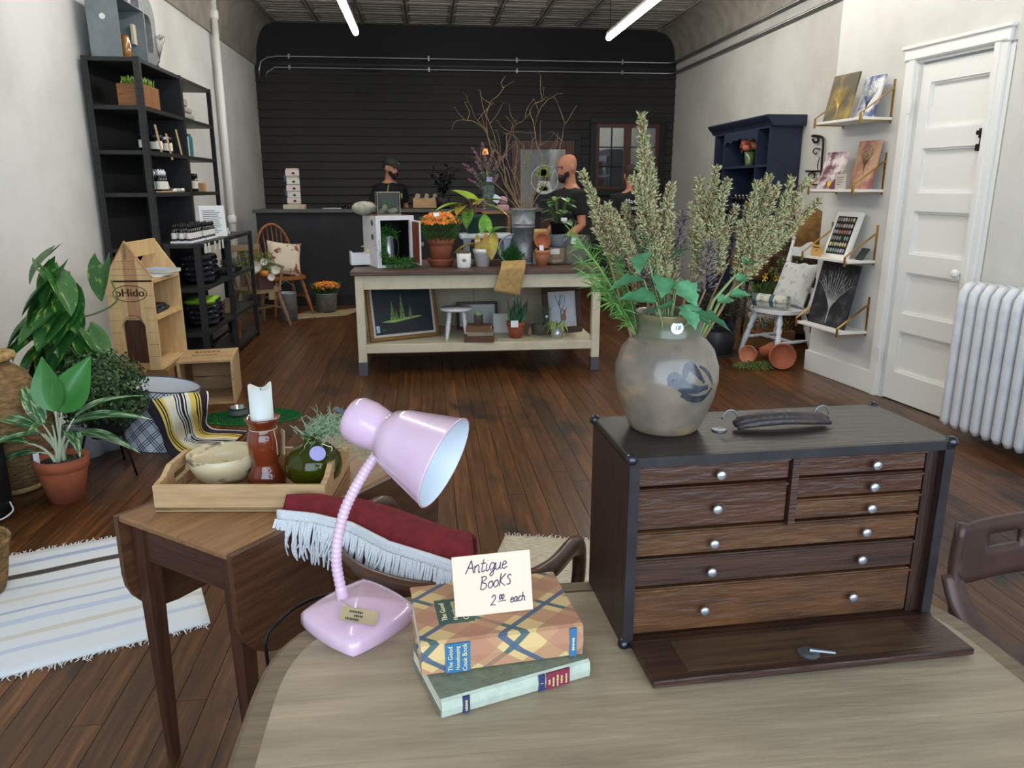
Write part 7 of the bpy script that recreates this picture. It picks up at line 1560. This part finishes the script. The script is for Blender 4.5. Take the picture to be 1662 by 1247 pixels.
# iron scroll bracket on the far wall
t_ = thing('iron_bracket', 'black wrought iron scroll bracket on the wall left of the shelves', 'bracket', (3.835,7.29,1.46), 0); iron = M('wrought_iron',(40,32,28),.5,metal=.5)
def ip(x,y): return atx(x,y,3.835)-t_.location
b = B(); b.tube(spline([ip(1319,226),ip(1322,231),ip(1328,229),ip(1326,221),ip(1318,221),ip(1333,222),ip(1336,232),ip(1334,260),ip(1332,303)],5),.011,8); b.build('back_bar', iron, t_, True)
B().tube(spline([ip(1326,248),ip(1323,250),ip(1320,246),ip(1323,241),ip(1331,242)],5),.006,6).build('scroll', iron, t_, True); B().tube(spline([ip(1317,290),ip(1322,287),ip(1320,280),ip(1313,283),ip(1311,291),ip(1318,299),ip(1332,300)],5),.007,6).build('scroll', iron, t_, True); B().tube([ip(1308,278),ip(1332,278)],.009,6).build('arm', iron, t_, True); B().tube(spline([ip(1331,255),ip(1327,268),ip(1328,278)],4),.005,6).build('scroll', iron, t_, True)
# ---- navy hutch
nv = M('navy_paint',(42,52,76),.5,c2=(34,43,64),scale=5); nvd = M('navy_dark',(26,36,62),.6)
HX, HY0, HY1 = 3.51, 7.80, 9.34
hu = thing('navy_hutch', 'navy blue painted hutch with cubbies and scalloped valance on the right wall', 'hutch', (HX,HY0,0)); D_ = WR-HX-.005; L_ = HY1-HY0
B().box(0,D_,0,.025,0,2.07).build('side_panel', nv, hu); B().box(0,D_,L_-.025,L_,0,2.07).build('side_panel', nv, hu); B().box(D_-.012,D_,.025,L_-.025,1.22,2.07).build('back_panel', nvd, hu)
for z_ in (1.24,1.66,2.045): B().box(0,D_-.012,.025,L_-.025,z_,z_+.025).build('shelf_board', nv, hu)
for y in (.30,L_-.32): B().box(.0,D_-.012,y,y+.022,1.265,2.045).build('divider', nv, hu)
b = B(); b.prismy([(-.0,2.06),(-.02,2.09),(-.05,2.12),(-.075,2.15),(-.075,2.165),(D_,2.165),(D_,2.06)],-.07,L_+.07); b.build('cornice', nv, hu)
po = [(.322,2.045),(L_-.32,2.045)]; low = []
for k in range(33):
    f = k/32; y = L_-.32-(L_-.642)*f; low.append((y, 2.045-.05-.075*abs(math.sin(f*PI*1.0))**0*(.35+.65*abs(f-.5)*2)*(.75+.25*math.cos(f*PI*10))))
b = B(); b.prismx([po[0],po[1]]+low,.0,.016); b.build('valance', nv, hu)
B().box(0,.03,.025,L_-.025,1.19,1.24).build('rail', nv, hu); B().box(D_-.03,D_,.025,L_-.025,1.0,1.10).build('peg_rail', nv, hu)
t_ = thing('rose_bouquet', 'coral roses in a glass vase in the navy hutch', 'flowers', (HX+.12,8.55,1.687)); B().lathe([(0,0),(.05,0),(.045,.03),(.065,.15),(.06,.15),(0,.02)],20,cap=False).build('vase', M('green_tint_glass',(96,110,70),.1,coat=.5), t_, True); b = B(); rs = [M('coral',(214,112,92),.7), M('peach',(196,130,100),.7), M('leaf_olive',(70,84,48),.7)]
for (y,z_,r_) in ((-.08,.24,.05),(-.02,.28,.045),(.05,.25,.05),(.0,.20,.05),(-.12,.20,.04),(.10,.28,.04),(.14,.22,.035)): B().ball((rnd(-.04,.0),y*1.2,z_),r_,12,8,(1,1,.85)).build('rose', random.choice(rs[:2]), t_, True)
for i in range(120): tuft(b,Vector((rnd(-.07,.05),rnd(-.22,.2),rnd(.13,.33))),Vector((rnd(-1,1),rnd(-1,1),rnd(0,1))),rnd(.03,.06),.008)
b.mi = [0]*len(b.mi); stuff(b.build('leaves', rs[2], t_))
for k in range(6):
    t_ = thing('dark_mug', 'black mug, '+('first','second','third','fourth','fifth','sixth')[k]+' along the lower cubby of the navy hutch', 'mug', (HX+.10,8.25+k*.105,1.266), 0, 'black mugs in the navy hutch'); B().lathe([(0,0),(.042,0),(.042,.115),(.038,.115),(.036,.02),(0,.015)],18,cap=False).build('cup', M('black_glaze',(20,20,22),.15,coat=.6), t_, True); B().tube([(-.04,-.01,.09),(-.07,-.02,.08),(-.07,-.02,.045),(-.04,-.01,.03)],.006,6).build('handle', M('black_glaze'), t_, True)
t_ = thing('framed_print', 'dark framed print in the lower cubby of the navy hutch', 'frame', (HX+.20,8.30,1.266), R(90)); B().box(-.16,.16,0,.02,0,.30,.004).build('frame', M('dark_frame'), t_); B().box(-.12,.12,-.0,.021,.04,.26).build('print', M('grey_print2',(84,86,92),.6), t_)
for k,(y,c) in enumerate(((8.2,(58,78,96)),(8.4,(120,84,74)),(8.6,(40,44,60)),(8.85,(90,96,90)))):
    t_ = thing('hanging_garment', ('blue grey','dusty rose','dark navy','sage grey')[k]+' garment hanging under the navy hutch shelf', 'clothes', (HX+.17,y,.45), 0, 'garments hung in the hutch'); gmx = M('garment_%d'%k,c,.95)
    def gf(u,v,k=k): a = 2*PI*u; w2 = .05+.05*(1-v); return (.10*math.cos(a)*(.6+.4*(1-v))*.6, w2*math.sin(a)*(1+.15*math.sin(5*a)), v*.66)
    B().grid(gf,20,8).build('cloth', gmx, t_, True); B().tube([(.0,-.03,.65),(0,0,.69),(0,.0,.73)],.004,5).build('hanger', blk, t_)
# stuff between hutch and chase: sack, basket, shade, flowers, boxes
burl = M('burlap_sack',(146,110,64),.95,c2=(112,82,46),scale=14,bump=.5,bscale=120)
def lumpy(name, label, cat, loc, rx, ry, h, mat, part):
    t_ = thing(name, label, cat, loc); sd = rnd(0,50)
    def fn(u,v): a = 2*PI*u; pr_ = (.80+.25*math.sin(PI*min(1,v*1.05)))*(1 if v < .75 else 1-.75*((v-.75)/.25)**2); k = 1+.12*mnoise.noise(Vector((math.cos(a)*1.5,math.sin(a)*1.5,v*3+sd))); return (rx*pr_*k*math.cos(a), ry*pr_*k*math.sin(a), h*v)
    b = B(); b.grid(fn,26,14); b.build(part, mat, t_, True); return t_
t_ = thing('old_dresser', 'dark brown dresser standing behind the white chair by the right wall', 'dresser', (3.40,6.85,0)); dw = wood('dresser_wood',(70,46,32),(46,30,22),0,.5,5); B().box(0,.42,0,.72,.08,.80,.006).build('carcass', dw, t_)
for k in range(3): d_ = B().box(-.012,0,.03,.69,.12+k*.225,.33+k*.225,.004).build('drawer', dw, t_); B().cyl((-.03,.36,.225+k*.225),(-.012,.36,.225+k*.225),.014,n=10).build('knob', brassb, d_)
lumpy('burlap_sack','full burlap sack slumped on the dark dresser by the right wall','sack',(3.62,6.98,.803),.17,.15,.46,burl,'sack')
lumpy('burlap_sack','smaller brown sack leaning at the left of the dresser top','sack',(3.52,7.40,.803),.13,.13,.30,M('brown_sack',(120,90,56),.95,c2=(92,66,40),scale=10,bump=.5),'sack')
t_ = thing('wire_basket', 'rusty wire basket on the front of the dark dresser', 'basket', (3.47,7.12,.803)); rw = M('rusty_wire',(120,104,92),.5,metal=.4)
for z_ in (0,.07,.14): B().tube([(-.06,-.13,z_),(.06,-.13,z_),(.06,.13,z_),(-.06,.13,z_),(-.06,-.13,z_)],.003,5).build('hoop_wire', rw, t_)
for k in range(6): B().tube([(-.06,-.13+k*.052,0),(-.06,-.13+k*.052,.14)],.0025,5).build('upright_wire', rw, t_)
lumpy('paper_lampshade','crumpled brown paper shade hanging below the weeds near the hutch','lampshade',aty(1262,445,7.3),.20,.20,.36,M('brown_paper',(150,108,62),.8,c2=(118,82,46),scale=6,bump=.4,bscale=20),'shade')  # brown paper lampshade with no lamp in it
bpy.data.objects[[o.name for o in bpy.data.objects if o.get('label','').startswith('crumpled brown paper')][0]].location = (3.28,7.45,.58)
t_ = thing('wooden_stool', 'low wooden stool carrying the brown paper shade near the hutch', 'stool', (3.28,7.45,0)); B().lathe([(0,.545),(.17,.545),(.17,.575),(0,.577)],24,cap=False).build('seat', dw, t_, True)
for k in range(4): a = PI/4+k*PI/2; B().tube([(.11*math.cos(a),.11*math.sin(a),.55),(.16*math.cos(a),.16*math.sin(a),0)],.016,8).build('leg', dw, t_, True)
t_ = thing('daffodil_pot', 'pale round seed heads and yellow daffodils in a pot behind the white chair', 'plant', (3.16,6.86,0)); B().lathe([(0,0),(.12,0),(.14,.30),(.13,.30),(0,.28)],24,cap=False).build('pot', M('stone_pot',(140,138,130),.7), t_, True); b = B(); sb = B(); yl = B()
for (x,y) in ((1268,425),(1255,440),(1262,450),(1275,435),(1290,430),(1300,415),(1298,440),(1280,455)):
    q = aty(x,y,6.84)-t_.location; sb.tube([(0,0,.28),q*.6+Vector((0,0,.15)),q],.003,5)
    for i in range(70): d = Vector((random.gauss(0,1),random.gauss(0,1),random.gauss(0,1))).normalized(); tuft(b,q+d*.018,d,.03,.004)
for (x,y) in ((1243,448),(1260,452),(1266,453),(1240,452)):
    q = aty(x,y,6.78)-t_.location; sb.tube([(0,0,.28),q],.0025,5); 
    for k in range(6): a = k*PI/3; d = Vector((math.cos(a),-.3,math.sin(a))); yl.add([q,q+d*.024+Vector((.008,0,0)),q+d*.034,q+d*.024-Vector((.008,0,0))],[(0,1,2,3)])
for i in range(260): tuft(b,Vector((rnd(-.12,.12),rnd(-.1,.1),rnd(.28,.55))),Vector((rnd(-.6,.6),rnd(-.6,.6),1)),rnd(.04,.08),.005); b.mi[-8:] = [1]*8
b.mi = [min(m_,1) for m_ in b.mi]; stuff(b.build('seed_heads', [M('allium',(150,156,112),.8), M('daff_leaf',(66,96,44),.7)], t_)); sb.build('stems', M('daff_leaf'), t_); stuff(yl.build('daffodils', M('daff_yellow',(236,200,40),.6), t_))
t_ = thing('orange_flower_crate', 'low crate of orange flowers under the white chair', 'crate', (2.98,6.62,0)); B().box(0,.40,0,.26,0,.16,.005).build('crate_box', pl, t_); b = B()
for i in range(420): tuft(b,Vector((rnd(0,.4),rnd(0,.26),rnd(.14,.26))),Vector((rnd(-1,1),rnd(-1,1),1)),rnd(.02,.05),.007); b.mi[-8:] = [random.choice((0,1,1,1))]*8
stuff(b.build('flowers', [M('mum_rust'), M('mum_leaf')], t_))
# ---- white ladder chair
wc_m = M('chair_white',(226,228,232),.4,c2=(206,208,212),scale=14,lo=.5,hi=.8)
wc = thing('white_chair', 'white painted wooden chair with turned legs beside the lowest wall shelf', 'chair', (3.05,6.30,0), R(-70)); 
b = B(); b.prism([(.235*spw(math.cos(a),.75), .215*spw(math.sin(a),.75)) for a in [2*PI*i/32 for i in range(32)]], .405, .435); b.build('seat', wc_m, wc)
LG = {}
for sx in (-1,1):
    for sy in (-1,1): q = B(); turned(q,(sx*.14,sy*.13,.41),(sx*.225,sy*.215,0),.024); q.build('leg', wc_m, wc, True)
    q = B(); turned(q,(sx*.195,-.18,.16),(sx*.195,.18,.16),.015); q.build('stretcher', wc_m, wc, True)
    q = B(); turned(q,(sx*.17,.16,.43),(sx*.235,.34,.99),.024,k=14); q.ball((sx*.238,.345,1.01),.018,10,7); q.build('back_post', wc_m, wc, True)
q = B(); turned(q,(-.19,0,.16),(.19,0,.16),.015); q.build('stretcher', wc_m, wc, True)
for (z_,h_) in ((.86,.13),(.70,.11),(.56,.09)):
    po = [(-.20,z_)]; 
    for k in range(17): f = k/16; po.append((-.20+.40*f, z_+h_*(.55+.45*math.sin(PI*f)+.12*math.cos(f*PI*4)-.12)))
    po.append((.20,z_)); y_ = .16+.18*(z_-.43)/.56; b = B(); b.prismy(po,y_-.008,y_+.008); b.build('back_slat', wc_m, wc)
cu = thing('linen_cushion', 'grey white printed cushion leaning on the white chair back', 'pillow', (3.12,6.33,.437), rot=(R(-22),0,R(-70))); b = B()
def cw2(sg):
    f0 = pw_(sg); return lambda u,v: tuple(c_*k for c_,k in zip(f0(u,v),(.95,.9,1.0)))
b.grid(cw2(-1),14,14); b.grid(cw2(1),14,14); b.build('cover', M('linen_print',(206,208,206),.95,c2=(150,154,160),scale=16,lo=.55,hi=.68), cu, True)
rl_ = thing('rolled_towel', 'rolled teal and cream striped towel on the white chair seat', 'towel', (2.94,6.24,.437), R(-48)); b = B()
def roll(u,v): a = v*5*PI; r_ = .018+.045*(v); x = (u-.5)*.30; return (x, r_*math.cos(a), .062+r_*math.sin(a)-.0)
b.grid(roll,8,60); seqr = 'aabbacba'; b.mi = [(0 if (i%4) else 1) for i in range(8) for j in range(60)]
o = b.build('cloth', [M('towel_cream',(206,204,186),.95,c2=(120,140,140),scale=26,lo=.55,hi=.62), M('towel_teal',(78,104,108),.95)], rl_, True); solid(o,.004,0)
# ---- pots on the floor
t_ = thing('terracotta_pot', 'large terracotta pot lying on its side in front of the white chair', 'pot', (2.90,5.94,.098), rot=(R(84),R(0),R(-14))); tpot(t_, .105, .175, tc_)
t_ = thing('terracotta_pot', 'small terracotta pot tipped left under the white chair', 'pot', (2.74,6.06,.07), rot=(R(78),0,R(-50))); tpot(t_, .075, .12, M('terracotta_light'))
t_ = thing('terracotta_pot', 'small terracotta pot lying mouth down beside the tipped one', 'pot', (2.84,6.16,.065), rot=(R(74),0,R(70))); tpot(t_, .07, .12, tc_)
t_ = thing('trailing_ivy', 'small leaved creeper spread on the floor by the terracotta pots', 'plant', (2.70,5.90,0)); b = B()
for i in range(620): a = rnd(0,2*PI); r_ = math.sqrt(rnd(0,1)); tuft(b,Vector((.20*r_*math.cos(a),.12*r_*math.sin(a),rnd(.005,.05)*(1.2-r_))),Vector((rnd(-1,1),rnd(-1,1),rnd(0,.8))),rnd(.015,.03),.005); b.mi[-8:] = [random.choice((0,1))]*8
stuff(b.build('foliage', [M('creeper',(112,124,60),.7), M('creeper_dark',(72,92,44),.7)], t_))
t_ = thing('black_planter', 'ribbed black planter with a dark wiry plant on the floor behind the crock', 'plant', (2.55,6.46,0)); b = B(); n = 48; prof = [(.13,0),(.15,.03),(.165,.12),(.165,.20),(.158,.215),(.158,.235),(.168,.24),(.168,.28),(.172,.285),(.16,.285),(.15,.2),(0,.18)]; b.lathe(prof,72,cap=False)
for i,v in enumerate(b.v):
    k = i//len(prof)
    if .025 < v[2] < .19 and math.hypot(v[0],v[1]) > .14: s_ = 1+.018*(1 if k%2 else -1); b.v[i] = (v[0]*s_,v[1]*s_,v[2])
b.build('pot', M('black_ceramic',(44,44,48),.4), t_, True); B().lathe([(.15,.0),(.16,-.0),(.165,.012),(.13,.012)],36,cap=False).build('saucer', M('black_ceramic'), t_, True); B().lathe([(.155,.24),(.154,.282)],36,cap=False).build('liner', M('liner_blue',(96,120,170),.5), t_, True); b = B()
for i in range(260):
    a = rnd(0,2*PI); L_ = rnd(.15,.38); e = Vector((math.cos(a)*rnd(.1,.34),math.sin(a)*rnd(.1,.3),.22+L_)); pp = bez((rnd(-.05,.05),rnd(-.05,.05),.2),(e.x*.4,e.y*.4,.2+L_*.9),e,5); b.tube(pp,[.003,.003,.0025,.002,.0015,.001],3,cap=False)
    for k in (2,3,4,5): tuft(b,pp[k],Vector((rnd(-1,1),rnd(-1,1),rnd(-1,.5))),rnd(.03,.06),.006)
b.mi = [random.choice((0,1)) for _ in b.f]; stuff(b.build('wiry_foliage', [M('wiry_dark',(44,42,36),.7), M('wiry_olive',(66,64,46),.7)], t_))
# ================================================================== PEOPLE
skin_a = M('skin_a',(196,140,112),.55); skin_b = M('skin_b',(184,124,96),.55); teeb = M('black_tee',(22,22,25),.85,bump=.15,bscale=30); beard = M('beard_dark',(40,28,24),.9,bump=.5,bscale=200); 
def loft(b, rings, n=20):
    vs = []; fs = []
    for (x,y,z,rx,ry) in rings:
        for i in range(n): a = 2*PI*i/n; vs.append((x+rx*math.cos(a), y+ry*math.sin(a), z))
    for k in range(len(rings)-1):
        for i in range(n): j = (i+1)%n; fs.append((k*n+i,k*n+j,(k+1)*n+j,(k+1)*n+i))
    fs.append(tuple(range(n-1,-1,-1))); fs.append(tuple((len(rings)-1)*n+i for i in range(n))); b.add(vs,fs)
def remesh(o, vox=.011, sm=4):
    m = o.modifiers.new('remesh','REMESH'); m.mode = 'VOXEL'; m.voxel_size = vox; m.use_smooth_shade = True
    s_ = o.modifiers.new('smooth','SMOOTH'); s_.factor = .5; s_.iterations = sm; return o
def person(label, loc, rz, H_, skin, arms, headyaw, headpitch, bot, botmat, hair, cap, shorts, bd, backtext=None, stripe=None):
    s_ = H_/1.78; t_ = thing('person', label, 'person', loc, rz)
    def S(v): return Vector(v)*s_
    # faces -Y
    tor = [(0,.01,.90,.155,.105),(0,.0,.98,.16,.11),(0,.0,1.08,.15,.105),(0,-.005,1.20,.165,.115),(0,-.005,1.32,.185,.12),(0,.005,1.40,.185,.105),(0,.015,1.455,.13,.08),(0,.02,1.49,.07,.065)]
    b = B(); loft(b,[(x*s_,y*s_,z*s_,rx*s_,ry*s_) for x,y,z,rx,ry in tor])
    b.tube([S((0,.02,1.45)),S((0,.01,1.53)),S((0,-.005,1.60))],[.062*s_,.058*s_,.055*s_],14)
    hm = Matrix.Translation(S((0,0,1.57))) @ Euler((headpitch,0,headyaw)).to_matrix().to_4x4(); keep = b.m; b.m = hm
    hd_ = [(0,-.035,-.025,.03,.03),(0,-.03,-.012,.048,.055),(0,-.02,.02,.062,.078),(0,-.008,.06,.072,.090),(0,.0,.10,.076,.096),(0,.006,.14,.074,.095),(0,.01,.175,.062,.08),(0,.012,.198,.036,.048),(0,.012,.206,.012,.015)]
    loft(b,[(x*s_,y*s_,z*s_,rx*s_,ry*s_) for x,y,z,rx,ry in hd_])
    b.ball((0,-.102*s_,.058*s_),.014*s_,10,7,(1,1.3,1.3)); b.tube([(0,-.092*s_,.095*s_),(0,-.110*s_,.060*s_)],[.008*s_,.013*s_],8)
    for sx in (-1,1): b.ball((sx*.081*s_,.012*s_,.075*s_),.025*s_,10,7,(.5,.9,1.4))
    b.m = keep
    for k,(sh,el,wr) in enumerate(arms):
        sh,el,wr = S(sh),S(el),S(wr); b.tube([sh,sh.lerp(el,.5),el,el.lerp(wr,.35),wr],[.055*s_,.048*s_,.041*s_,.043*s_,.028*s_],12); d = (wr-el).normalized(); pc = wr+d*.045*s_; b.ball(pc,.036*s_,10,7,(1,.7,1.2)); sd = d.cross(Vector((0,0,1))); sd = sd.normalized() if sd.length > .1 else Vector((1,0,0)); 
        for f in range(4): o_ = sd*((f-1.5)*.017*s_); L_ = (.062,.075,.07,.055)[f]*s_; b.tube([pc+o_+d*.02*s_,pc+o_*1.1+d*(.03*s_+L_*.5)+Vector((0,0,-.008*s_)),pc+o_*1.1+d*(.03*s_+L_)+Vector((0,0,-.024*s_))],[.0095*s_,.009*s_,.0075*s_],7)
        b.tube([pc-sd*.03*s_,pc-sd*.05*s_+d*.035*s_,pc-sd*.045*s_+d*.06*s_],[.011*s_,.010*s_,.008*s_],7)
    lg = []
    for sx in (-1,1):
        leg = [S((sx*.085,.0,.92)),S((sx*.095,-.01,.70)),S((sx*.10,-.005,.50)),S((sx*.10,.015,.33)),S((sx*.10,.02,.08))]; lg.append(leg); b.tube(leg,[.095*s_,.085*s_,.058*s_,.056*s_,.038*s_],14); b.tube([S((sx*.10,.03,.045)),S((sx*.105,-.05,.04)),S((sx*.11,-.15,.03))],[.04*s_,.042*s_,.032*s_],10)
    remesh(b.build('body', skin, t_, True), .0105)
    b = B(); loft(b,[(x*s_,y*s_,z*s_,(rx+.016)*s_,(ry+.016)*s_) for x,y,z,rx,ry in tor[:-1]]); b.tube([S((0,.018,1.455)),S((0,.016,1.485))],[.085*s_,.068*s_],14)
    for (sh,el,wr) in arms: sh,el = S(sh),S(el); b.tube([sh*.55+S((0,.005,1.40))*.45, sh, sh.lerp(el,.68)],[.07*s_,.073*s_,.064*s_],12)
    remesh(b.build('t_shirt', teeb, t_, True), .012)
    if bot:
        b = B(); loft(b,[(0,0,.93*s_,.17*s_,.125*s_),(0,0,.85*s_,.185*s_,.13*s_)])
        for leg in lg: e = leg[2] if shorts else leg[4]+Vector((0,0,.0)); b.tube([leg[0]-Vector((0,0,.04*s_)),leg[1],leg[2]+(Vector((0,0,.0))),]+([] if shorts else [leg[3],leg[4]]),[.108*s_,.10*s_,(.088 if shorts else .078)*s_]+([] if shorts else [.07*s_,.06*s_]),14)
        remesh(b.build('shorts' if shorts else 'trousers', botmat, t_, True), .013)
    for sx in (-1,1):
        b = B(); b.tube([S((sx*.10,.05,.05)),S((sx*.105,-.06,.045)),S((sx*.112,-.17,.032))],[.048*s_,.05*s_,.038*s_],12); b.tube([S((sx*.10,.03,.06)),S((sx*.10,.025,.11))],[.048*s_,.046*s_],12); remesh(b.build('shoe', blkcap, t_, True), .010)
    # face details in head space
    hb_ = B(); hb_.m = hm
    for sx in (-1,1): hb_.ball((sx*.030*s_,-.083*s_,.090*s_),.0095*s_,8,6,(1.2,.7,.8))
    hb_.build('eyes', M('eye_dark',(36,28,24),.3), t_, True)
    hb_ = B(); hb_.m = hm
    for sx in (-1,1): hb_.tube([(sx*.014*s_,-.095*s_,.106*s_),(sx*.032*s_,-.091*s_,.110*s_),(sx*.048*s_,-.078*s_,.104*s_)],.0045*s_,6)
    hb_.build('eyebrows', beard, t_, True); hb_ = B(); hb_.m = hm; hb_.tube([(-.022*s_,-.092*s_,.018*s_),(0,-.099*s_,.019*s_),(.022*s_,-.092*s_,.018*s_)],.005*s_,6); hb_.build('lips', M('lips',(150,88,78),.5), t_, True)
    if bd:
        hb_ = B(); hb_.m = hm
        for i in range(30): a = PI*1.12+PI*.76*i/29; r1, r2 = .070*s_, .092*s_; hb_.ball((r1*math.cos(a), -.012*s_+r2*math.sin(a)*.96, (-.012+.035*abs(math.cos(a))**1.5+ (.012 if abs(math.cos(a)) > .75 else 0))*s_),.020*s_,8,6,(.9,.9,1.35))
        hb_.ball((0,-.078*s_,-.022*s_),.030*s_,10,7,(1.1,.9,.9)); hb_.tube([(-.03*s_,-.088*s_,.030*s_),(0,-.1*s_,.036*s_),(.03*s_,-.088*s_,.030*s_)],.007*s_,6); remesh(hb_.build('beard', beard, t_, True), .007, 3)
    if hair:
        hb_ = B(); hb_.m = hm; loft(hb_,[(0,.03*s_,.05*s_,.076*s_,.075*s_),(0,.022*s_,.10*s_,.080*s_,.085*s_),(0,.014*s_,.145*s_,.079*s_,.099*s_),(0,.012*s_,.185*s_,.066*s_,.085*s_),(0,.012*s_,.212*s_,.03*s_,.045*s_)]); remesh(hb_.build('hair', hair, t_, True), .009, 3)
    if cap:
        hb_ = B(); hb_.m = hm; loft(hb_,[(0,.008*s_,.118*s_,.083*s_,.104*s_),(0,.008*s_,.15*s_,.084*s_,.105*s_),(0,.01*s_,.19*s_,.074*s_,.092*s_),(0,.012*s_,.218*s_,.045*s_,.058*s_),(0,.012*s_,.226*s_,.01*s_,.01*s_)],28); c_ = hb_.build('cap', cap, t_, True)
        hb_ = B(); hb_.m = hm
        hb_.grid(lambda u,v: ((u-.5)*.150*s_*(1-.25*v*v), (-.085-.085*v*(1-.55*abs(2*u-1)**2.4)+.045*abs(2*u-1)**2)*s_, (.122+.014*(1-abs(2*u-1)**2)-.014*v)*s_),14,6); o_ = hb_.build('cap_brim', cap, c_, True); solid(o_,.004,0)
        hb_ = B(); hb_.m = hm; hb_.tube(spline([(.02*s_,-.097*s_,.175*s_),(.028*s_,-.098*s_,.165*s_),(.024*s_,-.1*s_,.155*s_),(.03*s_,-.1*s_,.145*s_)],4),.003*s_,5); hb_.build('cap_logo', wl, c_)
    if backtext: 
        for k,tx in enumerate(backtext): text('shirt_lettering', tx, .075*s_, wl, t_, (0,.128*s_,(1.36-.075*k)*s_), (R(90),0,R(180)), ext=.002)
    if stripe:
        b = B(); b.tube(spline([S((-.085,-.085,1.44)),S((-.135,-.118,1.34)),S((-.150,-.110,1.25)),S((-.155,-.10,1.10))],6),.006*s_,6); b.build('shirt_stripe', M('lime_print',(170,176,96),.8), t_, True); b = B(); b.ball(S((.075,-.138,1.30)),.022*s_,8,6,(.7,.3,1.7)); b.build('shirt_logo', M('lime_print'), t_, True)
    return t_
capm_ = M('cap_grey',(62,60,56),.8)
person('man in a grey cap and black t shirt with lime piping behind the counter', (-.47,10.72,0), R(38), 1.84, skin_a, [((-.19,.0,1.40),(-.27,.08,1.14),(-.20,-.12,1.00)),((.19,.0,1.40),(.26,.03,1.13),(.20,-.20,1.06))], R(14), R(14), True, M('dark_jeans',(36,38,44),.9), M('hair_brown',(46,34,28),.8), capm_, False, True, None, True)
person('bald bearded man in a black t shirt looking left behind the display table', (1.37,7.42,0), R(-68), 1.76, skin_b, [((-.19,.0,1.40),(-.25,.02,1.13),(-.22,-.16,.94)),((.19,.0,1.40),(.24,.0,1.12),(.20,-.20,.96))], R(-4), R(12), True, M('grey_shorts',(120,112,98),.95,c2=(90,84,74),scale=18), None, None, True, True)
person('person in a black lettered t shirt facing away behind the weeds', (2.36,8.85,0), R(172), 1.70, skin_b, [((-.19,.0,1.40),(-.25,-.02,1.13),(-.20,-.14,.93)),((.19,.0,1.40),(.26,.02,1.13),(.22,-.16,.95))], R(10), R(10), True, M('print_shorts',(150,150,150),.95,c2=(70,72,78),scale=22,lo=.48,hi=.56), M('hair_brown'), None, True, False, ('Mads','Squad'))
